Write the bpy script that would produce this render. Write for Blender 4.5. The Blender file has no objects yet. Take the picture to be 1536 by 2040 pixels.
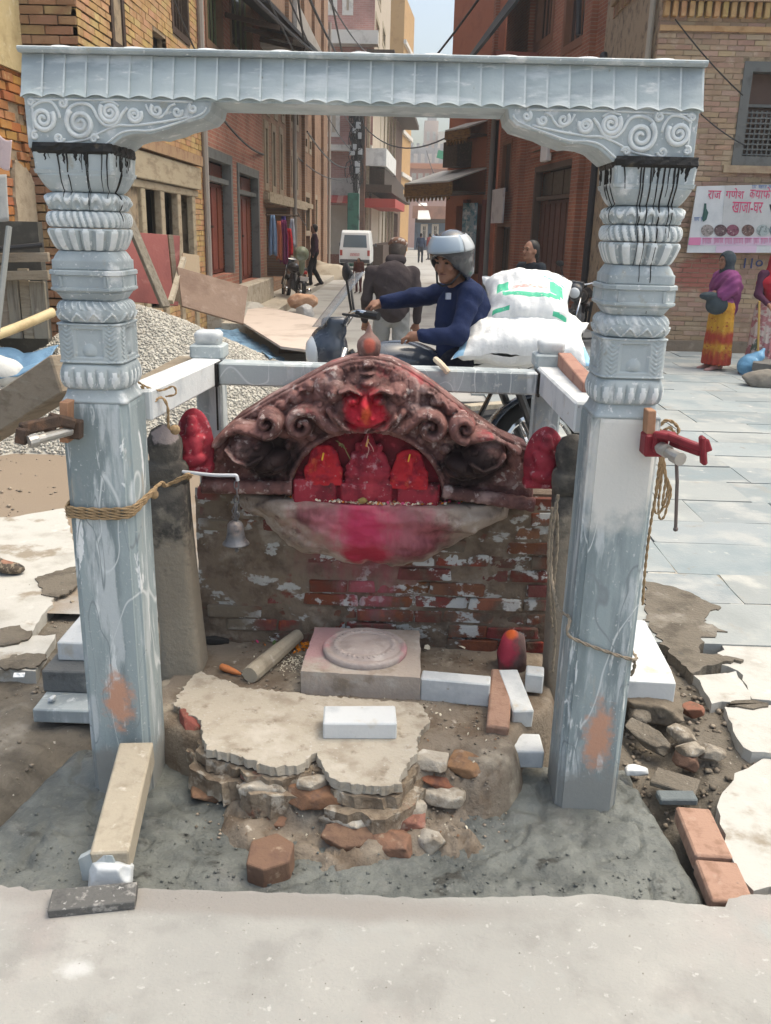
import bpy, math, random
import numpy as np
from mathutils import Vector, Matrix, Euler, noise
random.seed(7); RNG = np.random.default_rng(7)
SC = bpy.context.scene
COL = SC.collection
R = math.radians
# ---------------------------------------------------------------- camera
F = 1750.0; PITCH = R(17.7); ROLL = R(1.45); YAW = R(1.05); CH = 1.65
cam = bpy.data.cameras.new('camera'); camo = bpy.data.objects.new('camera', cam); COL.objects.link(camo)
cam.sensor_fit = 'HORIZONTAL'; cam.sensor_width = 36; cam.lens = 36 * F / 1536
cam.clip_start = .05; cam.clip_end = 2000
camo.location = (0, 0, CH)
camo.rotation_euler = (Matrix.Rotation(YAW, 3, 'Z') @ Matrix.Rotation(math.pi / 2 - PITCH, 3, 'X') @ Matrix.Rotation(ROLL, 3, 'Z')).to_euler()
SC.camera = camo
# ---------------------------------------------------------------- daylight
SUN_DIR = Vector((.38, .12, .95)).normalized()
w = bpy.data.worlds.new('World'); SC.world = w; w.use_nodes = True
nt = w.node_tree; bg = nt.nodes['Background']
sky = nt.nodes.new('ShaderNodeTexSky'); sky.sky_type = 'NISHITA'; sky.sun_disc = False
sky.sun_elevation = math.asin(SUN_DIR.z); sky.sun_rotation = math.atan2(SUN_DIR.x, SUN_DIR.y)
sky.air_density = 1.0; sky.dust_density = 6.5; sky.ozone_density = 0.0
wb = nt.nodes.new('ShaderNodeMix'); wb.data_type = 'RGBA'; wb.blend_type = 'MULTIPLY'; wb.inputs[0].default_value = 1; wb.inputs[7].default_value = (.99, 1.01, .965, 1)   # overcast white balance
nt.links.new(sky.outputs[0], wb.inputs[6]); nt.links.new(wb.outputs[2], bg.inputs[0]); bg.inputs[1].default_value = .15
sl = bpy.data.lights.new('sun', 'SUN'); sl.energy = .6; sl.angle = R(95); sl.color = (.96, 1, .92)
so = bpy.data.objects.new('sun', sl); COL.objects.link(so)
so.rotation_euler = SUN_DIR.to_track_quat('Z', 'Y').to_euler(); so.location = (5, 5, 20)
SC.view_settings.view_transform = 'Standard'; SC.view_settings.look = 'None'
SC.view_settings.exposure = 0.96; SC.view_settings.gamma = 1; SC.view_settings.use_curve_mapping = False
SC.render.engine = 'CYCLES'; SC.cycles.use_denoising = True; SC.cycles.max_bounces = 6
# ---------------------------------------------------------------- photo measurements -> places
def ray(px, py):
    u = (px - 768) / F; v = (py - 1020) / F
    c, s = math.cos(ROLL), math.sin(ROLL); x = c * u + s * v; y = -s * u + c * v
    f = math.cos(PITCH) - y * math.sin(PITCH); z = -math.sin(PITCH) - y * math.cos(PITCH)
    c, s = math.cos(YAW), math.sin(YAW)
    return Vector((c * x - s * f, s * x + c * f, z))
def A(px, py, Y):
    r = ray(px, py); return r * (Y / r.y) + Vector((0, 0, CH))
def G(px, py, z=0.):
    r = ray(px, py); return r * ((z - CH) / r.z) + Vector((0, 0, CH))
def onfac(px, py, P0, P1):
    """(u along the facade line P0->P1, z) where the sight line meets it"""
    r = ray(px, py); d = Vector((P1[0] - P0[0], P1[1] - P0[1])); L = d.length; d /= L
    n = Vector((-d.y, d.x)); k = n.dot(Vector(P0[:2])) / n.dot(Vector((r.x, r.y)))
    p = r * k; return d.dot(Vector((p.x, p.y)) - Vector(P0[:2])), p.z + CH
def pr(P):
    d = np.asarray(P, float) - [0, 0, CH]; c, s = math.cos(YAW), math.sin(YAW)
    x = c * d[..., 0] + s * d[..., 1]; f = -s * d[..., 0] + c * d[..., 1]; z = d[..., 2]
    dep = np.maximum(f * math.cos(PITCH) - z * math.sin(PITCH), .01); dn = -f * math.sin(PITCH) - z * math.cos(PITCH)
    u = x / dep; y = dn / dep; c, s = math.cos(ROLL), math.sin(ROLL)
    return 768 + F * (c * u - s * y), 1020 + F * (s * u + c * y)
# ---------------------------------------------------------------- mesh building
class MB:
    def __init__(s): s.v = []; s.f = []; s.m = []; s.cur = 0
    def add(s, vs, fs):
        o = len(s.v); s.v += [tuple(v) for v in vs]; s.f += [tuple(i + o for i in f) for f in fs]; s.m += [s.cur] * len(fs); return s
    def box(s, c, d, rot=None, ch=0.):
        """centre, full sizes, optional Matrix, chamfer"""
        hx, hy, hz = d[0] / 2, d[1] / 2, d[2] / 2
        if ch <= 0:
            vs = [Vector((x, y, z)) for x in (-hx, hx) for y in (-hy, hy) for z in (-hz, hz)]
            fs = [(0, 1, 3, 2), (4, 6, 7, 5), (0, 4, 5, 1), (2, 3, 7, 6), (0, 2, 6, 4), (1, 5, 7, 3)]
        else:
            vs = []; idx = {}
            for sx in (-1, 1):
                for sy in (-1, 1):
                    for sz in (-1, 1):
                        for k, p in enumerate(((sx * hx, sy * (hy - ch), sz * (hz - ch)), (sx * (hx - ch), sy * hy, sz * (hz - ch)), (sx * (hx - ch), sy * (hy - ch), sz * hz))):
                            idx[sx, sy, sz, k] = len(vs); vs.append(Vector(p))
            I = lambda *a: idx[a]; fs = []
            for q in (-1, 1):
                a = [I(q, -1, -1, 0), I(q, 1, -1, 0), I(q, 1, 1, 0), I(q, -1, 1, 0)]; fs.append(a if q > 0 else a[::-1])
                a = [I(-1, q, -1, 1), I(1, q, -1, 1), I(1, q, 1, 1), I(-1, q, 1, 1)]; fs.append(a if q < 0 else a[::-1])
                a = [I(-1, -1, q, 2), I(1, -1, q, 2), I(1, 1, q, 2), I(-1, 1, q, 2)]; fs.append(a if q > 0 else a[::-1])
            for a1 in (-1, 1):
                for a2 in (-1, 1):
                    t = [I(a1, a2, -1, 0), I(a1, a2, -1, 1), I(a1, a2, 1, 1), I(a1, a2, 1, 0)]; fs.append(t if a1 * a2 > 0 else t[::-1])
                    t = [I(a1, -1, a2, 0), I(a1, -1, a2, 2), I(a1, 1, a2, 2), I(a1, 1, a2, 0)]; fs.append(t[::-1] if a1 * a2 > 0 else t)
                    t = [I(-1, a1, a2, 1), I(-1, a1, a2, 2), I(1, a1, a2, 2), I(1, a1, a2, 1)]; fs.append(t if a1 * a2 > 0 else t[::-1])
                    for a3 in (-1, 1):
                        t = [I(a1, a2, a3, 0), I(a1, a2, a3, 1), I(a1, a2, a3, 2)]; fs.append(t if a1 * a2 * a3 > 0 else t[::-1])
        M_ = rot.to_3x3() if rot is not None else None
        c = Vector(c); return s.add([(M_ @ v if M_ else v) + c for v in vs], fs)
    def beam(s, a, b, wd, ht, ch=0., roll=0.):
        """a square timber from a to b: wd across, ht thick"""
        a = Vector(a); b = Vector(b); d = b - a
        q = d.to_track_quat('X', 'Z').to_matrix() @ Matrix.Rotation(roll, 3, 'X')
        return s.box((a + b) / 2, (d.length, wd, ht), q, ch)
    def tube(s, pts, r, n=8, cap=True, closed=False):
        pts = [Vector(p) for p in pts]; m = len(pts); rr = r if isinstance(r, (list, tuple)) else [r] * m
        vs = []; up = None
        for i, p in enumerate(pts):
            if closed: t = pts[(i + 1) % m] - pts[i - 1]
            else: t = pts[min(i + 1, m - 1)] - pts[max(i - 1, 0)]
            t = t.normalized() if t.length > 1e-9 else Vector((0, 0, 1))
            if up is None: up = t.orthogonal().normalized()
            up = (up - t * up.dot(t)); up = up.normalized() if up.length > 1e-6 else t.orthogonal().normalized()
            b = t.cross(up)
            for k in range(n):
                an = 2 * math.pi * k / n; vs.append(p + (up * math.cos(an) + b * math.sin(an)) * rr[i])
        fs = []
        for i in range(m if closed else m - 1):
            j = (i + 1) % m
            for k in range(n): fs.append((i * n + k, i * n + (k + 1) % n, j * n + (k + 1) % n, j * n + k))
        if cap and not closed: fs.append(tuple(range(n))[::-1]); fs.append(tuple((m - 1) * n + k for k in range(n)))
        return s.add(vs, fs)
    def loft(s, rings, c=(0, 0), cap=True):
        """rings: list of (z, [(x,y)...]) of one length"""
        n = len(rings[0][1]); vs = [(x + c[0], y + c[1], z) for z, ring in rings for x, y in ring]; fs = []
        for i in range(len(rings) - 1):
            for k in range(n): fs.append((i * n + k, i * n + (k + 1) % n, (i + 1) * n + (k + 1) % n, (i + 1) * n + k))
        if cap: fs.append(tuple(range(n))[::-1]); fs.append(tuple((len(rings) - 1) * n + k for k in range(n)))
        return s.add(vs, fs)
    def lathe(s, prof, n=24, c=(0, 0, 0), rot=None):
        rings = [[Vector((r * math.cos(2 * math.pi * k / n), r * math.sin(2 * math.pi * k / n), z)) for k in range(n)] for r, z in prof]
        vs = [(rot.to_3x3() @ v if rot is not None else v) + Vector(c) for rg in rings for v in rg]; fs = []
        for i in range(len(prof) - 1):
            for k in range(n): fs.append((i * n + k, i * n + (k + 1) % n, (i + 1) * n + (k + 1) % n, (i + 1) * n + k))
        fs.append(tuple(range(n))[::-1]); fs.append(tuple((len(prof) - 1) * n + k for k in range(n)))
        return s.add(vs, fs)
    def ball(s, c, r, n=12, m=8, rot=None):
        r = r if isinstance(r, (list, tuple)) else (r, r, r); vs = []; c = Vector(c)
        for i in range(m + 1):
            th = math.pi * i / m
            for k in range(n):
                v = Vector((r[0] * math.sin(th) * math.cos(2 * math.pi * k / n), r[1] * math.sin(th) * math.sin(2 * math.pi * k / n), r[2] * math.cos(th)))
                vs.append((rot.to_3x3() @ v if rot is not None else v) + c)
        fs = [(i * n + k, (i + 1) * n + k, (i + 1) * n + (k + 1) % n, i * n + (k + 1) % n) for i in range(m) for k in range(n)]
        return s.add(vs, fs)
    def prism(s, poly, lo, hi, axis='z'):
        """poly of 2-D points pushed along an axis ('z': xy polygon; 'y': xz polygon)"""
        n = len(poly); ar = sum(poly[i][0] * poly[(i + 1) % n][1] - poly[(i + 1) % n][0] * poly[i][1] for i in range(n))
        if (ar < 0) == (axis == 'z'): poly = poly[::-1]
        mk = (lambda p, h: (p[0], p[1], h)) if axis == 'z' else (lambda p, h: (p[0], h, p[1])) if axis == 'y' else (lambda p, h: (h, p[0], p[1]))
        vs = [mk(p, lo) for p in poly] + [mk(p, hi) for p in poly]
        fs = [tuple(range(n))[::-1], tuple(range(n, 2 * n))] + [(i, (i + 1) % n, n + (i + 1) % n, n + i) for i in range(n)]
        if axis == 'x': fs = [f[::-1] for f in fs]
        return s.add(vs, fs)
    def grid(s, P, flip=False):
        """P: array (n,m,3) of points"""
        n, m = P.shape[:2]; fs = []
        for i in range(n - 1):
            for j in range(m - 1):
                f = (i * m + j, (i + 1) * m + j, (i + 1) * m + j + 1, i * m + j + 1); fs.append(f[::-1] if flip else f)
        return s.add(P.reshape(-1, 3).tolist(), fs)
    def jitter(s, a, sc=8., seed=0):
        o = Vector((seed * 7.1, seed * 3.3, 0))
        s.v = [tuple(Vector(v) + noise.noise_vector(Vector(v) * sc + o) * a) for v in s.v]; return s
    def xf(s, M_): s.v = [tuple(M_ @ Vector(v)) for v in s.v]; return s
    def build(s, name, mats, parent=None, smooth=False, bevel=0, world=True, seg=2):
        off = Vector((0, 0, 0))
        p = parent
        if world:
            while p is not None: off += p.location; p = p.parent
        me = bpy.data.meshes.new(name); me.from_pydata([tuple(Vector(v) - off) for v in s.v] if off.length else s.v, [], s.f)
        return finish(name, me, mats, parent, smooth, bevel, s.m, seg)
def finish(name, me, mats, parent=None, smooth=False, bevel=0, midx=None, seg=2):
    for mt in (mats if isinstance(mats, (list, tuple)) else [mats]): me.materials.append(mt)
    if midx is not None and max(midx, default=0) > 0: me.polygons.foreach_set('material_index', midx)
    if smooth: me.polygons.foreach_set('use_smooth', [True] * len(me.polygons))
    me.update(); o = bpy.data.objects.new(name, me); COL.objects.link(o)
    if parent is not None: o.parent = parent
    if bevel:
        b = o.modifiers.new('bevel', 'BEVEL'); b.width = bevel; b.segments = seg; b.limit_method = 'ANGLE'; b.angle_limit = R(40)
    return o
def np_mesh(name, V, Fq, mats, parent=None, smooth=True, world=True, midx=None):
    me = bpy.data.meshes.new(name); off = Vector((0, 0, 0)); p = parent
    if world:
        while p is not None: off += p.location; p = p.parent
    V = np.asarray(V, np.float32) - np.array(off, np.float32); k = Fq.shape[1]
    me.vertices.add(len(V)); me.vertices.foreach_set('co', V.ravel())
    me.loops.add(Fq.size); me.loops.foreach_set('vertex_index', Fq.astype(np.int32).ravel())
    me.polygons.add(len(Fq)); me.polygons.foreach_set('loop_start', np.arange(0, Fq.size, k, dtype=np.int32))
    for mt in (mats if isinstance(mats, (list, tuple)) else [mats]): me.materials.append(mt)
    if midx is not None: me.polygons.foreach_set('material_index', np.asarray(midx, np.int32))
    if smooth: me.polygons.foreach_set('use_smooth', np.ones(len(Fq), bool))
    me.update(calc_edges=True); me.validate(); o = bpy.data.objects.new(name, me); COL.objects.link(o)
    if parent is not None: o.parent = parent
    return o
def tag(o, label=None, cat=None, group=None, kind=None):
    if label: o['label'] = label
    if cat: o['category'] = cat
    if group: o['group'] = group
    if kind: o['kind'] = kind
    return o
def thing(name, label, cat, loc=(0, 0, 0), group=None, rz=0.):
    o = bpy.data.objects.new(name, None); COL.objects.link(o); o.location = loc; o.rotation_euler = (0, 0, rz)
    o.empty_display_size = .1; return tag(o, label, cat, group)
def struct(o): o['kind'] = 'structure'; return o
def stuff(o): o['kind'] = 'stuff'; return o
def dup(o, parent=None):
    c = o.copy(); COL.objects.link(c); c.parent = parent
    for ch in [x for x in COL.objects if x.parent == o]: dup(ch, c)
    return c
def vnoise(x, y, sc, seed=0, oct=3):
    """cheap numpy value noise in about -1..1"""
    out = np.zeros(np.broadcast(x, y).shape); amp = 1.; tot = 0.
    for o in range(oct):
        rs = np.random.RandomState(seed * 17 + o); T = rs.rand(64, 64) * 2 - 1
        X = x * sc + o * 13.7; Y = y * sc + o * 5.1; xi = np.floor(X).astype(int); yi = np.floor(Y).astype(int); fx = X - xi; fy = Y - yi
        fx = fx * fx * (3 - 2 * fx); fy = fy * fy * (3 - 2 * fy); g = lambda a, b: T[a % 64, b % 64]
        out = out + amp * ((g(xi, yi) * (1 - fx) + g(xi + 1, yi) * fx) * (1 - fy) + (g(xi, yi + 1) * (1 - fx) + g(xi + 1, yi + 1) * fx) * fy)
        tot += amp; amp *= .5; sc *= 2.1
    return out / tot
def hfield(name, fn, x0, x1, y0, y1, step, mat, parent=None, mask=None):
    nx = int((x1 - x0) / step) + 1; ny = int((y1 - y0) / step) + 1
    X, Y = np.meshgrid(np.linspace(x0, x1, nx), np.linspace(y0, y1, ny), indexing='ij'); Z = fn(X, Y)
    V = np.stack([X, Y, Z], -1).reshape(-1, 3); i = np.arange(nx * ny).reshape(nx, ny)
    Fq = np.stack([i[:-1, :-1], i[1:, :-1], i[1:, 1:], i[:-1, 1:]], -1).reshape(-1, 4)
    if mask is not None:
        c = V[Fq].mean(1); Fq = Fq[mask(c[:, 0], c[:, 1])]
    return np_mesh(name, V, Fq, mat, parent)
# ---------------------------------------------------------------- signed-distance solids (one continuous skin)
class SD:
    """smooth union of capsules, ellipsoids and boxes, skinned as ONE mesh"""
    def __init__(s, k=.02): s.p = []; s.k = k
    def cap(s, a, b, ra, rb=None, k=None): s.p.append(('c', np.array(a, float), np.array(b, float), ra, ra if rb is None else rb, k)); return s
    def chain(s, pts, rs, k=None):
        for i in range(len(pts) - 1): s.cap(pts[i], pts[i + 1], rs[i], rs[i + 1], k)
        return s
    def ell(s, c, r, rot=None, k=None): s.p.append(('e', np.array(c, float), np.array(r, float), np.array(rot.to_3x3()) if rot is not None else np.eye(3), None, k)); return s
    def box(s, c, h, rd=.01, rot=None, k=None): s.p.append(('b', np.array(c, float), np.array(h, float), np.array(rot.to_3x3()) if rot is not None else np.eye(3), rd, k)); return s
    def sub(s, *a, **kw):
        n = len(s.p); getattr(s, a[0])(*a[1:], **kw); s.p[n:] = [('-' + q[0],) + q[1:] for q in s.p[n:]]; return s
    def ext(s, q):
        if q[0][-1] == 'c': r = max(q[3], q[4]); return np.minimum(q[1], q[2]) - r, np.maximum(q[1], q[2]) + r
        m = np.linalg.norm(q[2]) if not np.allclose(q[3], np.eye(3)) else q[2]; return q[1] - m, q[1] + m
    def mesh(s, res, clip=None, disp=None):
        E = [s.ext(q) for q in s.p if q[0][0] != '-']; lo = np.min([e[0] for e in E], 0) - 3 * res - s.k; hi = np.max([e[1] for e in E], 0) + 3 * res + s.k
        n = np.ceil((hi - lo) / res).astype(int) + 1; V = np.full(n, 1e3, np.float32)
        for q in s.p:
            a, b = s.ext(q); k = q[5] if q[5] is not None else s.k; pad = k + 3 * res
            i0 = np.maximum(np.floor((a - pad - lo) / res).astype(int), 0); i1 = np.minimum(np.ceil((b + pad - lo) / res).astype(int) + 1, n)
            if (i1 <= i0).any(): continue
            gx = [lo[d] + res * np.arange(i0[d], i1[d]) for d in range(3)]
            P = np.stack(np.meshgrid(*gx, indexing='ij'), -1); t = q[0][-1]
            if t == 'c':
                ab = q[2] - q[1]; h = np.clip(((P - q[1]) @ ab) / max(ab @ ab, 1e-12), 0, 1)
                d = np.linalg.norm(P - q[1] - h[..., None] * ab, axis=-1) - (q[3] + (q[4] - q[3]) * h)
            elif t == 'e':
                L = (P - q[1]) @ q[3]; k0 = np.linalg.norm(L / q[2], axis=-1); k1 = np.linalg.norm(L / q[2] ** 2, axis=-1); d = k0 * (k0 - 1) / np.maximum(k1, 1e-9)
            else:
                L = np.abs((P - q[1]) @ q[3]) - (q[2] - q[4]); d = np.linalg.norm(np.maximum(L, 0), axis=-1) + np.minimum(L.max(-1), 0) - q[4]
            S = tuple(slice(i0[j], i1[j]) for j in range(3)); W = V[S]
            if q[0][0] == '-': h = np.maximum(k - np.abs(W + d), 0) / max(k, 1e-9); V[S] = np.maximum(W, -d) + h * h * k * .25
            else: h = np.maximum(k - np.abs(W - d), 0) / max(k, 1e-9); V[S] = np.minimum(W, d) - h * h * k * .25
        if clip is not None or disp is not None:
            P = np.stack(np.meshgrid(*[lo[d] + res * np.arange(n[d]) for d in range(3)], indexing='ij'), -1)
            if disp is not None: V = V + disp(P)
            if clip is not None: V = np.maximum(V, clip(P))
        return surfnet(V, lo, res)
    def obj(s, name, mats, res, parent=None, world=False, clip=None, disp=None, mfun=None):
        V, Q = s.mesh(res, clip, disp); mi = None
        if mfun is not None: mi = mfun(V[Q].mean(1))
        return np_mesh(name, V, Q, mats, parent, True, world, mi)
def surfnet(V, lo, res):
    S = V < 0; n = V.shape; cnt = np.zeros([k - 1 for k in n], np.int16); pos = np.zeros([k - 1 for k in n] + [3], np.float32)
    sl = lambda a, d: slice(a, d - 1 + a)
    for ax in range(3):
        o = [d for d in range(3) if d != ax]
        for a in (0, 1):
            for b in (0, 1):
                i0 = [None] * 3; i1 = [None] * 3
                i0[ax] = sl(0, n[ax]); i1[ax] = sl(1, n[ax])
                i0[o[0]] = i1[o[0]] = sl(a, n[o[0]]); i0[o[1]] = i1[o[1]] = sl(b, n[o[1]])
                v0 = V[tuple(i0)]; v1 = V[tuple(i1)]; m = (v0 < 0) != (v1 < 0); t = np.where(m, v0 / np.where(m, v0 - v1, 1), 0)
                cnt += m; pos[..., ax] += t * m; pos[..., o[0]] += a * m; pos[..., o[1]] += b * m
    act = cnt > 0; ids = np.full(act.shape, -1, np.int64); ids[act] = np.arange(act.sum()); ii = np.argwhere(act)
    P = (ii + pos[act] / cnt[act][:, None]) * res + lo; Q = []
    for ax in range(3):
        u, v = [(1, 2), (2, 0), (0, 1)][ax]
        i0 = [slice(1, k - 1) for k in n]; i1 = list(i0); i0[ax] = slice(0, n[ax] - 1); i1[ax] = slice(1, n[ax])
        s0 = S[tuple(i0)]; s1 = S[tuple(i1)]; e = np.argwhere(s0 != s1)
        if not len(e): continue
        fl = s0[tuple(e.T)]; c = e.copy(); c[:, u] += 1; c[:, v] += 1
        def g(du, dv): k = c.copy(); k[:, u] -= du; k[:, v] -= dv; return ids[tuple(k.T)]
        q = np.stack([g(1, 1), g(0, 1), g(0, 0), g(1, 0)], 1); q[~fl] = q[~fl][:, ::-1]; Q.append(q)
    return P, np.concatenate(Q)
# ---------------------------------------------------------------- materials
MATS = {}
def M(name, c, layers=(), rough=.8, bump=.2, bs=30., metal=0., spec=.3, var=0., coat=0., det=6, alpha=1., sat=0.):
    """layers: (colour, scale or (sx,sy,sz), lo, hi[, kind[, extra]]) - kinds: noise, vor, ball (extra: centre, radii)"""
    if name in MATS: return MATS[name]
    m = bpy.data.materials.new(name); m.use_nodes = True; N = m.node_tree.nodes; L = m.node_tree.links; b = N['Principled BSDF']
    MATS[name] = m; geo = N.new('ShaderNodeNewGeometry'); pos = geo.outputs['Position']
    def nz(sc, d=det, dist=0.):
        t = N.new('ShaderNodeTexNoise'); t.inputs['Detail'].default_value = d; t.inputs['Roughness'].default_value = .6; t.inputs['Distortion'].default_value = dist
        if isinstance(sc, tuple):
            mp = N.new('ShaderNodeMapping'); mp.inputs['Scale'].default_value = sc[:3]
            if len(sc) > 3: mp.inputs['Rotation'].default_value = sc[3:6]
            L.new(pos, mp.inputs[0]); L.new(mp.outputs[0], t.inputs['Vector']); t.inputs['Scale'].default_value = 1
        else: L.new(pos, t.inputs['Vector']); t.inputs['Scale'].default_value = sc
        return t.outputs['Fac']
    def mr(x, lo, hi):
        k = N.new('ShaderNodeMapRange'); k.interpolation_type = 'SMOOTHSTEP'; k.inputs[1].default_value = lo; k.inputs[2].default_value = hi; L.new(x, k.inputs[0]); return k.outputs[0]
    def mth(op, a, b_=None):
        k = N.new('ShaderNodeMath'); k.operation = op
        for i, q in enumerate((a, b_)):
            if q is None: continue
            if isinstance(q, (int, float)): k.inputs[i].default_value = q
            else: L.new(q, k.inputs[i])
        return k.outputs[0]
    rgb = N.new('ShaderNodeRGB'); rgb.outputs[0].default_value = (*c, 1); cur = rgb.outputs[0]
    if var or sat:
        oi = N.new('ShaderNodeObjectInfo'); r_ = mth('FRACT', mth('ADD', oi.outputs['Random'], geo.outputs['Random Per Island']))
        hs = N.new('ShaderNodeHueSaturation'); L.new(cur, hs.inputs['Color'])
        L.new(mth('ADD', mth('MULTIPLY', r_, 2 * var), 1 - var), hs.inputs['Value'])
        r2 = mth('FRACT', mth('MULTIPLY', r_, 7.31)); L.new(mth('ADD', mth('MULTIPLY', r2, .05 * (1 if sat else .3)), .5 - .025 * (1 if sat else .3)), hs.inputs['Hue'])
        r3 = mth('FRACT', mth('MULTIPLY', r_, 13.7)); L.new(mth('ADD', mth('MULTIPLY', r3, 2 * sat), 1 - sat), hs.inputs['Saturation']); cur = hs.outputs[0]
    for ly in layers:
        col, sc, lo, hi = ly[:4]; kind = ly[4] if len(ly) > 4 else 'noise'
        if kind == 'noise': f = mr(nz(sc, 6, ly[5] if len(ly) > 5 else 0.), lo, hi)
        elif kind == 'vein': f = mr(mth('ABSOLUTE', mth('SUBTRACT', nz(sc, 1.5, ly[5] if len(ly) > 5 else .4), .5)), hi, lo)
        elif kind == 'vor':
            t = N.new('ShaderNodeTexVoronoi'); t.feature = 'DISTANCE_TO_EDGE'; t.inputs['Scale'].default_value = sc; L.new(pos, t.inputs['Vector']); f = mr(t.outputs['Distance'], lo, hi)
        else:
            ce, ra = ly[5]; s_ = N.new('ShaderNodeVectorMath'); s_.operation = 'SUBTRACT'; L.new(pos, s_.inputs[0]); s_.inputs[1].default_value = ce
            d_ = N.new('ShaderNodeVectorMath'); d_.operation = 'DIVIDE'; L.new(s_.outputs[0], d_.inputs[0]); d_.inputs[1].default_value = ra
            l_ = N.new('ShaderNodeVectorMath'); l_.operation = 'LENGTH'; L.new(d_.outputs[0], l_.inputs[0])
            f = mr(mth('ADD', l_.outputs['Value'], mth('MULTIPLY', mth('SUBTRACT', nz(sc), .5), 1.3)), hi, lo)
        mx = N.new('ShaderNodeMix'); mx.data_type = 'RGBA'; L.new(f, mx.inputs[0]); L.new(cur, mx.inputs[6])
        mx.inputs[7].default_value = (*col, 1); cur = mx.outputs[2]
    L.new(cur, b.inputs['Base Color'])
    rn = mth('ADD', mth('MULTIPLY', nz(bs * .4, 3), .25), rough - .12); L.new(rn, b.inputs['Roughness'])
    b.inputs['Metallic'].default_value = metal; b.inputs['Specular IOR Level'].default_value = spec; b.inputs['Coat Weight'].default_value = coat
    if bump:
        bp = N.new('ShaderNodeBump'); bp.inputs['Strength'].default_value = bump; bp.inputs['Distance'].default_value = .6 / (bs if not isinstance(bs, tuple) else max(bs))
        L.new(nz(bs, 8), bp.inputs['Height']); L.new(bp.outputs[0], b.inputs['Normal'])
    return m
VZ = (9, 9, 1.6)
marble = M('marble', (.40, .44, .445), [((.27, .305, .32), (7, 7, 2.2, 0, .5, 0), .42, .62), ((.56, .59, .60), (14, 14, 2.5, 0, .35, 0), .54, .66), ((.72, .73, .72), (5, 5, 1.1, 0, .6, .3), .66, .70, 'noise', 1.2), ((.42, .39, .32), 9, .60, .74), ((.50, .51, .50), 60, .60, .70), ((.58, .61, .61), (5, 5, 3, .5, .7, .2), .0, .007, 'vein')], rough=.6, bump=.18, bs=80, spec=.3)
marble_shaft = M('marble_shaft', (.32, .375, .385), [((.215, .26, .27), (9, 9, 1.3, 0, .4, 0), .44, .58), ((.49, .53, .54), (15, 15, 2.4, 0, .3, 0), .52, .62), ((.66, .69, .69), (26, 26, 4., .2, .5, 0), .60, .66), ((.74, .76, .76), (4, 4, 1.5, .3, .7, .3), .655, .672, 'noise', 2.2), ((.42, .39, .33), (12, 12, 3), .60, .72), ((.55, .57, .57), 90, .62, .72), ((.60, .635, .635), (4, 4, 1.7, .5, .7, .2), .0, .008, 'vein'), ((.235, .27, .28), (7, 7, 2.2, .2, -.5, .1), .0, .006, 'vein'), ((.56, .31, .21), 38, .35, .95, 'ball', ((-.84, 2.34, .27), (.06, .06, .13))), ((.56, .31, .21), 38, .35, .95, 'ball', ((.62, 2.34, .2), (.06, .06, .16))), ((.64, .63, .59), 14, .6, 1.2, 'ball', ((.6, 2.35, 1.05), (.12, .1, .2))), ((.28, .285, .27), 18, .7, 1.3, 'ball', ((-.85, 2.4, -.05), (.3, .4, .14))), ((.28, .285, .27), 18, .7, 1.3, 'ball', ((.6, 2.4, -.05), (.3, .4, .14)))], rough=.62, bump=.2, bs=90)
marble_white = M('marble_white', (.61, .63, .635), [((.46, .49, .51), 6, .48, .68), ((.50, .46, .385), 10, .58, .74), ((.40, .37, .31), 34, .64, .74)], rough=.6, bump=.2, bs=70)
marble_carved = M('marble_carved', (.40, .445, .455), [((.31, .35, .365), (6, 6, 3), .44, .66), ((.62, .64, .64), 14, .54, .68), ((.33, .33, .29), 22, .60, .74), ((.66, .67, .66), 70, .60, .70)], rough=.62, bump=.2, bs=90)
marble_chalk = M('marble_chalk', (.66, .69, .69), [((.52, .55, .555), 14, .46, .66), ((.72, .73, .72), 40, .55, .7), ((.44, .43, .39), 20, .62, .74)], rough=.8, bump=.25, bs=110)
marble_tile = M('marble_tile', (.40, .455, .465), [((.32, .365, .385), (5, 5, 16), .44, .62), ((.53, .57, .58), (4, 4, 22), .54, .66), ((.28, .28, .25), 25, .64, .74), ((.60, .62, .61), (10, 10, 40), .60, .70)], rough=.62, bump=.15, bs=80, var=.05)
tar = M('tar', (.015, .014, .013), [((.10, .08, .05), 30, .6, .75)], rough=.45, bump=.4, bs=60)
wood_old = M('wood_old', (.25, .205, .15), [((.19, .15, .105), (5, 14, 30), .45, .7), ((.31, .27, .21), (4, 9, 40), .55, .72)], rough=.85, bump=.4, bs=50, var=.12)
wood_grey = M('wood_grey', (.21, .185, .145), [((.12, .10, .08), (40, 40, 3), .45, .7), ((.30, .27, .22), 9, .58, .75)], rough=.85, bump=.4, bs=40, var=.12)
wood_pale = M('wood_pale', (.40, .35, .27), [((.28, .24, .18), 14, .48, .72), ((.55, .50, .42), 30, .58, .75), ((.22, .20, .17), 26, .68, .76)], rough=.85, bump=.35, bs=60)
wood_dark = M('wood_dark', (.055, .035, .025), [((.11, .075, .05), 20, .5, .75)], rough=.7, bump=.3, bs=40, var=.15)
door_red = M('door_red', (.20, .055, .03), [((.13, .035, .022), (18, 18, 2), .45, .7), ((.28, .10, .06), 8, .62, .78)], rough=.5, bump=.15, bs=40, var=.12)
rope_m = M('rope', (.36, .25, .14), [((.22, .15, .08), 60, .45, .7)], rough=.95, bump=.6, bs=200)
rope_grey = M('rope_grey', (.30, .25, .19), [((.18, .15, .11), 60, .45, .7)], rough=.95, bump=.6, bs=200)
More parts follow.
